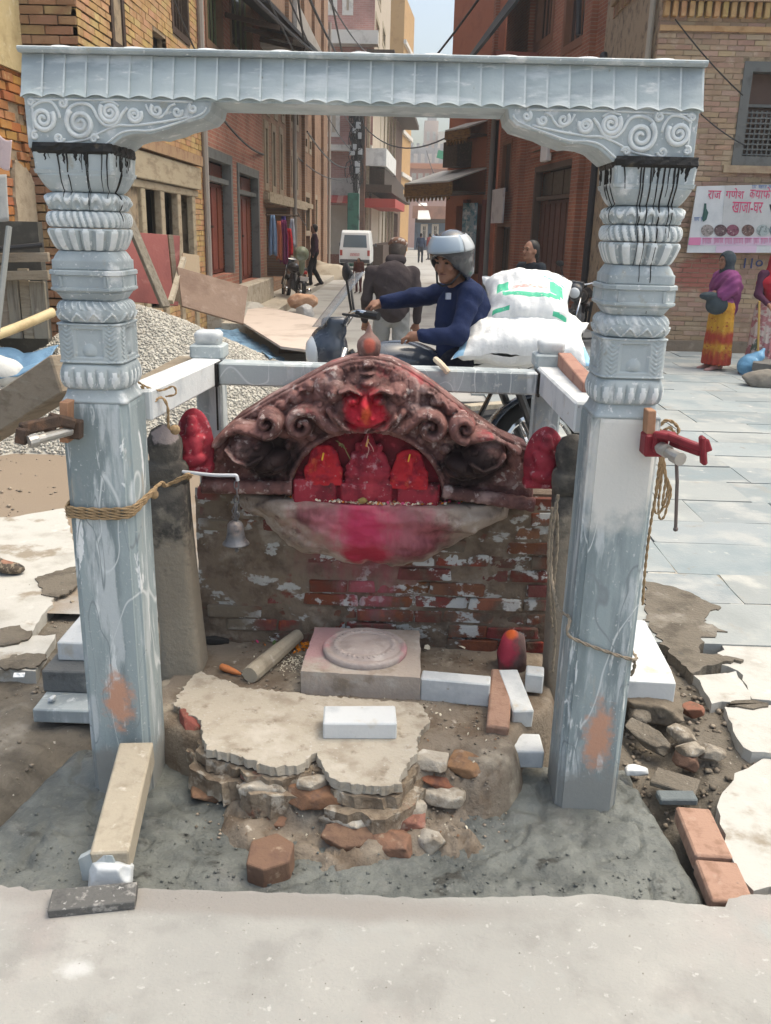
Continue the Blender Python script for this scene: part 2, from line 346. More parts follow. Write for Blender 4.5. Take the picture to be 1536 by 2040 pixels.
# ================================================================= THE SETTING: ground, street, pit
earth_m = M('earth', (.165, .145, .118), [((.098, .086, .07), 7, .45, .7), ((.29, .268, .23), 4, .55, .75), ((.10, .095, .085), 22, .6, .75), ((.42, .39, .34), 45, .66, .72)], rough=.95, bump=.9, bs=60, spec=.1)
street_m = M('street', (.36, .355, .34), [((.27, .265, .25), 1.3, .45, .7), ((.42, .405, .375), .7, .5, .75), ((.22, .20, .17), 9, .62, .8), ((.24, .19, .14), 2.2, .8, 1.3, 'ball', ((-2.6, 5.5, 0), (1.7, 2.4, 1))), ((.20, .18, .155), .25, .5, .75)], rough=.85, bump=.35, bs=90, spec=.2)
wet_m = M('wet_concrete', (.155, .165, .152), [((.095, .103, .097), 5, .42, .62), ((.165, .17, .16), 9, .53, .72), ((.045, .045, .04), (9, 14, 9), .58, .70), ((.205, .195, .17), 2.2, .56, .76), ((.17, .175, .165), 50, .62, .70)], rough=.60, bump=.75, bs=42, spec=.35)
plaster_m = M('old_plaster', (.44, .395, .325), [((.32, .275, .215), 9, .46, .68), ((.54, .50, .43), 6, .52, .72), ((.22, .18, .135), 16, .58, .74), ((.50, .47, .42), 60, .60, .70)], rough=.9, bump=.5, bs=60, spec=.15)
pave_m = M('pale_pavement', (.315, .312, .292), [((.365, .358, .332), 2.2, .45, .7), ((.268, .263, .246), 5, .48, .68), ((.54, .53, .50), 3.1, .66, .74), ((.29, .28, .26), 26, .62, .76), ((.42, .355, .33), 1.3, .5, .8), ((.33, .345, .335), 2.7, .56, .72), ((.43, .42, .40), 45, .62, .72), ((.22, .21, .19), 60, .68, .74), ((.48, .48, .465), 26, .1, .9, 'ball', (tuple(G(150, 1930, .015)), (.06, .045, .05))), ((.27, .255, .235), 5, .5, 1.3, 'ball', (tuple(G(500, 1800, .015)), (.7, .05, .05)))], rough=.85, bump=.45, bs=110, spec=.15)
slab_m = M('paving_stone', (.27, .302, .31), [((.22, .265, .28), 1.7, .45, .7), ((.37, .38, .37), 2.6, .46, .70), ((.30, .27, .225), 2.1, .58, .8), ((.24, .225, .195), 7, .62, .76), ((.56, .55, .52), 11, .62, .8)], rough=.75, bump=.25, bs=60, var=.13, spec=.25)
slabwarm_m = M('warm_paving_stone', (.315, .335, .33), [((.26, .28, .275), 1.7, .45, .7), ((.44, .44, .41), 3, .5, .72), ((.31, .265, .21), 3.5, .62, .8)], rough=.8, bump=.25, bs=60, var=.10, spec=.25)
slabpale_m = M('pale_slab', (.47, .46, .425), [((.37, .355, .32), 5, .48, .72), ((.27, .235, .185), 3.4, .56, .66), ((.62, .60, .56), 8, .58, .78)], rough=.85, bump=.3, bs=60, spec=.15)
brick_red = M('brick_red', (.24, .105, .07), [((.15, .07, .05), 25, .45, .66), ((.32, .17, .115), 40, .58, .74), ((.33, .28, .225), 22, .54, .70)], rough=.9, bump=.5, bs=120, var=.25, sat=.15)
brick_brown = M('brick_brown', (.23, .125, .085), [((.15, .09, .065), 25, .45, .7), ((.33, .24, .17), 22, .58, .74), ((.13, .11, .09), 14, .62, .75)], rough=.95, bump=.6, bs=120, var=.22, sat=.12)
brick_salmon = M('brick_salmon', (.36, .225, .165), [((.26, .155, .11), 22, .45, .7), ((.44, .33, .26), 15, .58, .76), ((.25, .17, .13), 30, .64, .76)], rough=.95, bump=.5, bs=120)
def jag(pts, step=.02, amp=.006, seed=0):
    out = []; n = len(pts)
    for i in range(n):
        a = Vector(pts[i]).to_2d() if len(pts[i]) > 2 else Vector(pts[i]); b = Vector(pts[(i + 1) % n]); b = b.to_2d() if len(b) > 2 else b
        k = max(1, int((b - a).length / step))
        for j in range(k):
            p = a.lerp(b, j / k); q = noise.noise_vector(Vector((p.x * 22, p.y * 22, seed * 3.3))); q2 = noise.noise_vector(Vector((p.x * 70, p.y * 70, seed * 3.3)))
            out.append((p.x + amp * (q.x + .6 * q2.x) * 2, p.y + amp * (q.y + .6 * q2.y) * 2))
    return out
def px_poly(pts, z): return [tuple(G(x, y, z)[:2]) for x, y in pts]
g = MB(); g.grid(np.array([[(-75, -25, -.16), (-75, 145, -.16)], [(75, -25, -.16), (75, 145, -.16)]], float)); struct(g.build('ground', street_m))
# street sheet from behind the shrine to the far end
ys = np.concatenate([np.arange(3.55, 8, .08), np.arange(8, 30, .4), np.arange(30, 131, 4)]); xs = np.arange(-9, 11.01, .125)
X, Y = np.meshgrid(xs, ys, indexing='ij'); Z = -.012 + .012 * vnoise(X, Y, .8, 3) + .004 * vnoise(X, Y, 5, 4)
i = np.arange(X.size).reshape(X.shape)
struct(np_mesh('street', np.stack([X, Y, Z], -1).reshape(-1, 3), np.stack([i[:-1, :-1], i[1:, :-1], i[1:, 1:], i[:-1, 1:]], -1).reshape(-1, 4), street_m))
def sstep(x, a, b): t = np.clip((x - a) / (b - a), 0, 1); return t * t * (3 - 2 * t)
def pitmask(X, Y):
    m = sstep(X, -1.27 + .2 * (Y - 2.3), -1.10 + .2 * (Y - 2.3)) * (1 - sstep(X, .80 - .1 * (Y - 2.3), .90 - .1 * (Y - 2.3))); return m * (1 - sstep(Y, 2.55, 2.75))
def earth_h(X, Y):
    n = vnoise(X, Y, 9, 1, 4); return -.03 + .022 * n + .02 * vnoise(X, Y, 2.2, 2) - .09 * pitmask(X, Y) - .055 * sstep(X, .78, .86) * (1 - sstep(X, .95, 1.05)) * (1 - sstep(Y, 2.9, 3.2))
struct(hfield('earth', earth_h, -3.6, 3.2, 1.6, 3.7, .018, earth_m))
def wet_h(X, Y):
    e = 1 - pitmask(X, Y); lump = vnoise(X, Y, 6, 5, 4) + 1.1 * sstep(vnoise(X, Y, 2.3, 41, 2), -.05, .5) * vnoise(X, Y, 15, 42, 3); cr = np.abs(vnoise(X, Y, 4.5, 8, 3))
    tool = .004 * np.abs(vnoise(X * .5 + Y, Y * .4 - X, 14, 31, 2))
    return -.05 + .018 * lump - tool + .012 * vnoise(X, Y, 1.6, 6) - .014 * np.exp(-(cr / .035) ** 2) + .009 * vnoise(X, Y, 24, 9) - .16 * e
struct(hfield('wet_concrete', wet_h, -1.5, 1.05, 1.7, 2.8, .009, wet_m))
# the pale pavement the photographer stands on
ed = [(-400, 1765), (-30, 1760), (15, 1768), (40, 1764), (60, 1776), (85, 1772), (180, 1776), (285, 1770), (450, 1775), (700, 1783), (850, 1790), (1040, 1785), (1180, 1783), (1300, 1794), (1415, 1806), (1446, 1806), (1452, 1788), (1495, 1782), (1700, 1776), (2100, 1776)]
poly = [tuple(G(x, y, .015)[:2]) for x, y in ed]; top = jag(poly + [(4, -5), (-4, -5)], .02, .0035, 3)
g = MB(); g.prism(top, -.12, .015); struct(g.build('pavement', pave_m))
# earth mound of the old plinth
def mound_h(X, Y):
    wob = .05 * vnoise(X, Y, 6, 12); ye = 2.30 + .05 * np.sin(X * 9) + wob; a = sstep(Y, ye - .10, ye + .03); a2 = sstep(Y, ye - .30, ye - .20 + .03 * np.sin(X * 21)); a3 = sstep(Y, ye - .42, ye - .32)
    lb = -.52 - .33 * sstep(Y, 2.32, 2.62) + wob; rb = .235 + .15 * sstep(Y, 2.2, 2.45) + .2 * sstep(Y, 2.5, 2.8) + wob; b = sstep(X, lb - .06, lb + .03) * (1 - sstep(X, rb - .03, rb + .07))
    st = (.5 * a + .33 * a2 + .17 * a3) * b; rough = vnoise(X, Y, 12, 13, 4); rid = np.abs(vnoise(X, Y, 16, 17, 3)); fr = (1 - sstep(Y, ye, ye + .1)) * b
    return -.14 + .228 * st + (.010 + .030 * fr) * rough - .03 * fr * np.exp(-(rid / .07) ** 2) + .010 * vnoise(X, Y, 3, 15)
mound_m = M('mound_earth', (.225, .188, .148), [((.15, .115, .085), 8, .45, .68), ((.38, .335, .265), 6, .54, .72), ((.46, .42, .36), 22, .62, .75), ((.30, .16, .11), 18, .66, .78), ((.105, .085, .07), 30, .64, .76)], rough=.95, bump=.9, bs=70, spec=.1)
struct(hfield('earth_mound', mound_h, -1., .68, 1.8, 3.45, .012, mound_m))
# paving slabs laid on the street
pv = bpy.data.objects.new('paving', None); COL.objects.link(pv); struct(pv)
xr = .98; rng = random.Random(5); n = 0; y = 3.42
while y < 13.2:
    dy = rng.uniform(.36, .5) if y < 8 else rng.uniform(.5, .7); x = .95 + rng.uniform(-.25, 0) + (0 if y > 4 else .12)
    while x < 6.5:
        dx = rng.uniform(.55, 1.15); gp = .0035
        if pr((x + dx / 2, y + dy / 2, 0))[0] < 1640:
            m = MB(); q = jag([(x + gp, y + gp), (x + dx - gp, y + gp + rng.uniform(-.01, .01)), (x + dx - gp, y + dy - gp), (x + gp, y + dy - gp)], .18, .004, n)
            m.prism(q, -.06, .012 + rng.uniform(-.004, .005)); m.build('paving_slab', slab_m if rng.random() < .62 else slabwarm_m, pv); n += 1
        x += dx
    y += dy
for k, (pts, zt, mt) in enumerate([
    ([(1296, 1160), (1420, 1195), (1640, 1240), (1640, 1150), (1400, 1110), (1292, 1105)], .012, slabpale_m),
    ([(1400, 1270), (1440, 1222), (1640, 1248), (1640, 1395), (1500, 1395), (1470, 1335), (1430, 1320), (1440, 1285)], .008, slabpale_m),
    ([(1385, 1345), (1470, 1338), (1498, 1392), (1418, 1400)], .012, slabpale_m),
    ([(1440, 1408), (1640, 1400), (1640, 1500), (1500, 1500), (1470, 1470)], .010, slabpale_m),
    ([(-120, 1030), (20, 1030), (128, 1012), (148, 1085), (160, 1140), (105, 1195), (62, 1262), (-120, 1258)], .012, slabpale_m),
    ([(-120, 1268), (10, 1270), (112, 1264), (70, 1336), (-120, 1330)], .008, slabpale_m),
    ([(-260, 1000), (-130, 1000), (-130, 1330), (-260, 1330)], .01, slabpale_m),
    ([(1430, 1590), (1470, 1540), (1520, 1512), (1640, 1512), (1640, 1770), (1500, 1772), (1450, 1700)], -.01, slabpale_m)]):
    m = MB(); m.prism(jag(px_poly(pts, zt), .04, .008, k + 40), -.07, zt); m.build('paving_slab', mt, pv)
# ---------------------------------------------------------------- broken plaster topping and rubble of the old plinth
topping = [(345, 1405), (372, 1420), (402, 1440), (405, 1475), (412, 1492), (450, 1500), (485, 1508), (510, 1525), (560, 1530), (600, 1524), (625, 1502), (640, 1520), (660, 1552), (700, 1562), (760, 1568), (800, 1562), (812, 1520), (832, 1495), (830, 1470), (858, 1440), (838, 1402), (600, 1384), (480, 1368), (400, 1338), (370, 1362)]
def jagr(P, step, amp, seed, out=0.):
    """a broken edge: sharp random teeth, optionally pushed outwards"""
    rg_ = random.Random(seed); c = Vector((sum(p[0] for p in P) / len(P), sum(p[1] for p in P) / len(P))); o_ = []; n_ = len(P)
    for i_ in range(n_):
        a, b = Vector(P[i_]), Vector(P[(i_ + 1) % n_]); k_ = max(1, int((b - a).length / step)); nn = Vector((b.y - a.y, a.x - b.x)).normalized()
        if nn.dot((a + b) / 2 - c) < 0: nn = -nn
        for j_ in range(k_): p = a.lerp(b, (j_ + rg_.uniform(-.3, .3)) / k_); q = noise.noise(Vector((p.x * 16, p.y * 16, seed))); o_.append(tuple(p + nn * (out + amp * (rg_.uniform(-.7, .7) + q * 1.6))))
    return o_
tpx = [tuple(Vector(p)) for p in px_poly(topping, .115)]; sl_ = thing('plaster_slab', 'jagged pale plaster slab left on top of the broken plinth', 'plaster slab', (-.2, 2.5, .09))
P_ = jagr(tpx, .010, .0075, 5); g = MB(); g.prism(P_, .088, .118); g.jitter(.0035, 9, 2); g.jitter(.0065, 75, 3); g.v = [(x_, y_, .118 if i_ >= len(P_) else z_) for i_, (x_, y_, z_) in enumerate(g.v)]; g.build('plaster_crust', plaster_m, sl_, bevel=.0025, seg=1)
fr_ = [p for p in tpx if p[1] < 2.62]; back = [(p[0], p[1] + .16) for p in fr_[::-1]]
under_m = M('under_mortar', (.275, .22, .16), [((.16, .12, .085), 14, .44, .62), ((.42, .375, .31), 20, .54, .66), ((.29, .14, .09), 11, .60, .72), ((.09, .07, .055), 26, .60, .70)], rough=.95, bump=.9, bs=80)
g = MB(); g.prism(jagr(fr_ + back, .013, .010, 8, .012), .045, .0815); g.jitter(.006, 22, 4); g.jitter(.007, 70, 6); g.build('mortar_bed', under_m, sl_, bevel=.003, seg=1)
g = MB(); g.prism(jagr(fr_ + back, .016, .014, 9, .045), -.03, .0445); g.jitter(.010, 14, 5); g.jitter(.009, 60, 7); g.build('mortar_bed', under_m, sl_, bevel=.003, seg=1)
CHUNKS = []
def onsurf(px, py):
    lo = None
    for z in np.linspace(.14, -.12, 53):
        p = G(px, py, z); h = max(float(f(np.array([p.x]), np.array([p.y]))[0]) for f in (mound_h, wet_h, earth_h))
        if z <= h: return Vector((p.x, p.y, h))
    return p
def n3(P, sc, seed): return vnoise(P[..., 0] + P[..., 2] * .71, P[..., 1] - P[..., 2] * .53, sc, seed, 3) + .6 * vnoise(P[..., 0] * .8 - P[..., 2], P[..., 1] + P[..., 2] * .9, sc * 1.7, seed + 5, 2)
def chunk(name, px, py, z, dims, rz, mat, label, cat, group=None, tilt=(0, 0), amp=.006, seed=0, up=None):
    p = G(px, py, z) if up is None else onsurf(px, py) + Vector((0, dims[1] * .25, up)); mn = min(dims)
    if mn < .028:
        m = MB(); m.box((0, 0, 0), dims, None, mn * .16); m.jitter(amp, 22, seed + px); o = m.build(name, mat, bevel=mn * .06, world=False)
    else:
        q = SD(.004); q.box((0, 0, 0), [d / 2 - amp * .5 for d in dims], mn * .12); q.sub('ell', (dims[0] * .5, dims[1] * (.4 if px % 2 else -.45), dims[2] * .4), (dims[0] * .22, dims[1] * .3, dims[2] * .5), k=.006)
        rg_ = random.Random(px * 3 + py); D_ = np.array(dims) / 2; pl = [(np.array((sx_ * rg_.uniform(.3, 1), rg_.uniform(-.9, .9), rg_.uniform(-.6, .8))), rg_.uniform(.72, 1.0)) for sx_ in (-1, 1, 1, -1)]
        o = q.obj(name, mat, max(.0042, max(dims) / 40), None, False, clip=lambda P: np.max([((P / D_) @ (v_ / np.linalg.norm(v_)) - d_) * mn * .5 for v_, d_ in pl], 0), disp=lambda P: (amp * .55 * n3(P, 30, px % 37)).astype(np.float32))
    o.location = p; o.rotation_euler = (tilt[0], tilt[1], rz); return tag(o, label, cat, group)
bg_ = 'broken bricks in the front of the old plinth'
mortar_m = M('mortar_lump', (.42, .375, .31), [((.28, .235, .18), 16, .44, .66), ((.54, .51, .45), 24, .54, .70), ((.17, .14, .11), 30, .62, .74)], rough=.95, bump=.7, bs=90)
def rock(name, px, py, z, r, mat, label, cat, group=None, seed=0, n=16, amp=.35):
    p = G(px, py, z) if z is not None else onsurf(px, py) + Vector((0, .01, .0)); r = r if isinstance(r, tuple) else (r, r, r); s = min(r); q = SD(s * .3); rg_ = random.Random(seed + px)
    q.ell((0, 0, 0), r); q.box((r[0] * rg_.uniform(-.2, .2), r[1] * rg_.uniform(-.2, .2), -.1 * s), (r[0] * .72, r[1] * .72, r[2] * .6), s * .1, Euler((rg_.uniform(-.3, .3), rg_.uniform(-.3, .3), rg_.uniform(0, 3))).to_matrix())
    pl = []
    for k_ in range(9): v_ = Vector((rg_.gauss(0, 1), rg_.gauss(0, 1), rg_.gauss(0, .8))).normalized(); pl.append((np.array(v_), rg_.uniform(.60, .86)))
    R_ = np.array(r); cl_ = lambda P: np.max([((P / R_) @ v_ - d_) * s for v_, d_ in pl], 0)
    o = q.obj(name, mat, max(max(r) / 16, .003), None, False, clip=cl_, disp=lambda P: (s * amp * .45 * n3(P, .55 / s, seed) + s * amp * .22 * n3(P, 2. / s, seed + 3)).astype(np.float32)); o.location = p; return tag(o, label, cat, group)
for px, py, dm, rz, mt, lab, tl, up in (
    (425, 1592, (.16, .12, .055), .30, brick_brown, 'brown brick end at the left foot of the crumbling plinth', (.1, .1), .008),
    (632, 1606, (.19, .12, .055), .08, brick_brown, 'dull brown brick in the plinth, left of the dark hollow', (-.1, 0), .012),
    (712, 1582, (.15, .12, .05), -.1, brick_brown, 'dark brick tucked right under the tip of the plaster slab', (.15, .05), .012),
    (872, 1563, (.115, .10, .03), 0, brick_red, 'thin orange brick flush in the mortar, right of the slab tip', (.1, 0), .008),
    (806, 1640, (.13, .12, .05), .05, brick_red, 'reddish brick under a lump of white mortar on the plinth', (.1, 0), .010),
    (692, 1688, (.15, .10, .055), -.35, brick_brown, 'tilted brown brick at the lowest left of the plinth rubble', (.25, .1), .010),
    (775, 1695, (.17, .10, .05), -.08, brick_brown, 'long brown brick lowest in the middle of the plinth rubble', (.1, 0), .010),
    (378, 1452, (.07, .12, .05), .5, brick_red, 'orange brick end under the left corner of plaster slab', (.1, .2), .0),
    (525, 1548, (.16, .10, .05), .15, brick_brown, 'brown brick below the left half of the plaster slab', (.2, 0), .006),
    (930, 1540, (.12, .09, .045), -.4, brick_brown, 'earthy brick at the right shoulder of the plinth rubble', (.1, .1), .006),
    (560, 1640, (.13, .10, .05), -.2, brick_brown, 'half buried brown brick above the six-sided brick lump', (.2, .1), .002)):
    chunk('brick', px, py, 0, dm, rz, mt, lab, 'brick', bg_, tl, .008, 0, up)
for k, (px, py, r, lab) in enumerate(((803, 1612, (.066, .055, .036), 'rounded white mortar lump sitting on the reddish plinth brick'), (700, 1640, (.10, .05, .028), 'long pale mortar patch below the dark hollow in the plinth'), (540, 1580, (.11, .06, .035), 'grey mortar shelf under the left part of the plaster slab'), (890, 1610, (.08, .06, .03), 'pale mortar patch right of the lumpy white mortar'), (462, 1545, (.09, .05, .04), 'pale mortar lump at the left end of the plinth face'), (860, 1525, (.075, .05, .03), 'pale mortar lump right of the slab tip above orange brick'), (620, 1570, (.05, .04, .03), 'small mortar lump above the dull brown plinth brick'))):
    rock('mortar_lump', px, py, None, r, mortar_m, lab, 'mortar', None, k + 4, 22, .45)
rock('stone', 865, 1680, None, (.045, .04, .035), mortar_m, 'pale angular stone at the right foot of the plinth rubble', 'stone', None, 8)
rock('stone', 728, 1612, None, .018, mortar_m, 'small round pale stone inside the dark hollow of the plinth', 'stone', None, 9)
p = G(541, 1740, -.06); m = MB(); m.prism([(-.07, -.03), (-.03, -.065), (.045, -.05), (.068, .01), (.03, .06), (-.045, .05)], 0, .085); m.xf(Matrix.Translation(p) @ Euler((.1, -.05, .3)).to_matrix().to_4x4()); m.jitter(.004, 30)
tag(m.build('brick_chunk', brick_brown, bevel=.006), 'six-sided broken brick lump on the wet concrete below the plinth', 'brick')
tb = 'pair of old bricks laid end to end in the trench'
def laid(name, a, b, wd, ht, mat, label, cat, group=None, seed=0, amp=.004):
    m = MB(); d = b - a; L = d.length; m.box((0, 0, 0), (L, wd, ht), None, .006); m.jitter(amp, 20, seed); m.jitter(amp * .4, 90, seed)
    q = d.to_track_quat('X', 'Z').to_matrix().to_4x4(); m.xf(Matrix.Translation((a + b) / 2) @ q); return tag(m.build(name, mat, bevel=.003), label, cat, group)
laid('brick', G(1378, 1622, -.025), G(1420, 1722, -.03), .105, .055, brick_salmon, 'salmon brick in the trench, the one further from the pavement', 'brick', tb, 1)
laid('brick', G(1424, 1728, -.03), G(1458, 1812, -.03), .112, .055, brick_salmon, 'salmon brick in the trench touching the pavement edge', 'brick', tb, 2)
chunk('brick', 1370, 1515, -.02, (.085, .075, .06), .3, brick_brown, 'broken brick with a mortar crust beside the right column', 'brick', None, (.1, .2))
mud_st = M('muddy_stone', (.31, .275, .225), [((.17, .14, .105), 18, .42, .62), ((.42, .40, .36), 26, .56, .70), ((.12, .10, .08), 9, .56, .72)], rough=.95, bump=.7, bs=80)
rock('mortar_crust', 1375, 1492, .015, (.05, .045, .022), mud_st, 'white mortar crust on the broken brick by the right column', 'mortar', None, 12)
chunk('stone_block', 1300, 1405, .01, (.22, .16, .09), -.15, M('brown_stone', (.15, .125, .095), [((.24, .205, .16), 9, .5, .72), ((.08, .07, .06), 15, .58, .74)], rough=.95, bump=.6, bs=60), 'rough brown stone under the right hand marble slab', 'stone', None, (0, 0), .01)
chunk('stone', 1290, 1468, -.02, (.17, .08, .04), -.6, earth_m, 'thin tilted brown stone right of the right column foot', 'stone', None, (.3, .2), .006)
chunk('stone', 1360, 1462, -.0, (.09, .09, .05), .5, mud_st, 'grey stone wedge above the broken brick in the trench', 'stone', None, (.2, .2), .008)
chunk('stone', 1268, 1535, -.035, (.085, .04, .03), .05, marble_white, 'small pale stone chip against the right column foot', 'stone', None, (0, 0), .006)
chunk('slate', 1345, 1560, -.03, (.14, .09, .02), -.5, earth_m, 'flat dusty brown slate lying in the trench', 'stone', None, (.05, 0), .004)
chunk('tile_piece', 1348, 1590, -.035, (.12, .05, .025), .02, M('blue_slate', (.13, .15, .155), rough=.8, bump=.4), 'bluish grey tile piece in the trench above the two bricks', 'tile', None, (0, 0), .003)
rock('stone', 1380, 1415, .0, (.045, .035, .03), brick_brown, 'brown pebble stone near the corner of the right marble slab', 'stone', None, 15)
rock('stone', 1418, 1500, -.0, (.05, .04, .03), mud_st, 'pale stone at the edge of the cement beside the trench', 'stone', None, 16)
rock('stone', 1270, 1425, .0, (.05, .05, .03), earth_m, 'dark earth coloured stone in the shade behind right column', 'stone', None, 17)
# small loose crumbs
def crumbs(name, n, region, z, smin, smax, mat, seed, hf=None):
    rs = np.random.RandomState(seed); P = []
    while len(P) < n:
        x, y = region(rs)
        s = smin + (smax - smin) * rs.rand() ** 2.5; zz = (hf(np.array([x]), np.array([y]))[0] if hf else z) + s * .25; P.append((x, y, zz, s))
    P = np.array(P); O = np.array([(1, 0, 0), (-1, 0, 0), (0, 1, 0), (0, -1, 0), (0, 0, .7), (0, 0, -.7)]); T = np.array([(0, 2, 4), (2, 1, 4), (1, 3, 4), (3, 0, 4), (2, 0, 5), (1, 2, 5), (3, 1, 5), (0, 3, 5)])
    V = O[None] * P[:, None, 3:4] * .6 * (.55 + .9 * rs.rand(len(P), 6, 1)); an = rs.rand(len(P)) * 6.28; c, s = np.cos(an)[:, None], np.sin(an)[:, None]
    V = np.stack([V[..., 0] * c - V[..., 1] * s, V[..., 0] * s + V[..., 1] * c, V[..., 2]], -1) + P[:, None, :3]
    Fq = (T[None] + 6 * np.arange(len(P))[:, None, None]).reshape(-1, 3); return stuff(np_mesh(name, V.reshape(-1, 3), Fq, mat, None, False))
crumb_m = M('crumb', (.25, .21, .165), [((.15, .12, .09), 20, .45, .7), ((.5, .47, .42), 13, .58, .7)], rough=.95, bump=0, var=.45)
crumbs('rubble', 1500, lambda r: (r.uniform(-.60, .36), 2.14 + .98 * r.rand()), 0, .0015, .013, crumb_m, 3, lambda X, Y: np.maximum(mound_h(X, Y), wet_h(X, Y)))
crumbs('gravel_bits', 1600, lambda r: (r.uniform(.70, 1.5), r.uniform(1.95, 3.6)), 0, .003, .026, crumb_m, 4, earth_h)
crumbs('dirt_crumbs', 900, lambda r: (r.uniform(-2.6, -.9), r.uniform(1.9, 3.7)), 0, .003, .02, crumb_m, 5, earth_h)
crumbs('concrete_lumps', 520, lambda r: (r.uniform(-1.1, .8), 1.86 + abs(r.normal(0, .16))), 0, .003, .014, wet_m, 6, lambda X, Y: np.maximum(mound_h(X, Y), wet_h(X, Y)))
crumbs('street_litter', 700, lambda r: (r.uniform(-3.2, -.9), r.uniform(3.6, 7.5)), -.01, .004, .03, crumb_m, 7)

for k, pts in enumerate(([(1284, 1158), (1340, 1168), (1395, 1190), (1432, 1206), (1398, 1238), (1442, 1256), (1402, 1274), (1396, 1298), (1482, 1312), (1402, 1328), (1385, 1344), (1330, 1300), (1284, 1226)], [(70, 1150), (150, 1128), (158, 1160), (120, 1190), (84, 1182)], [(-60, 1258), (40, 1246), (66, 1262), (40, 1280), (-60, 1290)], [(1440, 1400), (1500, 1392), (1536, 1402), (1500, 1412)], [(0, 1312), (60, 1300), (96, 1302), (70, 1332), (0, 1334)])):
    zc_ = [.021, .0175, .0175, .0165, .0165][k]; m = MB(); m.prism(jag(px_poly(pts, zc_), .02, .012, k + 70), -.03 if k == 0 else zc_ - .008, zc_); struct(m.build('dirt_patch', earth_m))
grit_m = M('grit', (.22, .20, .17), bump=0, var=.6)
crumbs('grit', 900, lambda r: (r.uniform(-1.1, 1.2), r.uniform(.75, 1.88) ** 1.), .015, .0006, .0035, grit_m, 12)
# ================================================================= THE MARBLE GATE
CY = 2.445
def zat(py, px=200): return A(px, py, CY - .02).z
def ringpts(hw, p, n, fn=None, t=0):
    out = []
    for k in range(n):
        a = 2 * math.pi * k / n; c, s = math.cos(a), math.sin(a); r = hw / ((abs(c) ** p + abs(s) ** p) ** (1 / p))
        if fn: r += fn(a, t)
        out.append((r * c, r * s))
    return out
def sq_ring(hw, ch, gr=0.):
    """square with moulded (stepped) corners"""
    q = [(hw, -hw + ch), (hw, hw - ch)]
    if gr: q += [(hw - gr, hw - ch + gr * .2), (hw - gr * 1.6, hw - ch + gr * 1.1), (hw - ch + gr * 1.1, hw - gr * 1.6), (hw - ch + gr * .2, hw - gr)]
    out = []
    for k in range(4):
        c, s = [(1, 0), (0, 1), (-1, 0), (0, -1)][k]; out += [(x * c - y * s, x * s + y * c) for x, y in q]
    return out
def band(col, name, y0, y1, prof, p, n=112, fn=None, rows=12, mat=None, cx=0, smooth=True, thr=None, hi=1.):
    z0, z1 = zat(y0), zat(y1); rings = []
    for i in range(rows + 1):
        t = i / rows; hw = prof(t); pp = p(t) if callable(p) else p
        rings.append((z0 + (z1 - z0) * t, ringpts(hw, pp, n, fn, t)))
    m = MB(); m.loft(rings, (cx, CY)); mats_ = mat or marble_carved
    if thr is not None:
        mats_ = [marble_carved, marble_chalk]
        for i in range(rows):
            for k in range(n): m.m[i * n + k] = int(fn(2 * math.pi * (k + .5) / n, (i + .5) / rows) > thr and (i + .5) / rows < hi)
    return m.build(name, mats_, col, smooth=smooth)
bul = lambda a, b, e=.5: (lambda t: a + (b - a) * math.sin(math.pi * min(max(t, 0), 1)) ** e)
tri = lambda x: abs((x % 1) * 2 - 1)
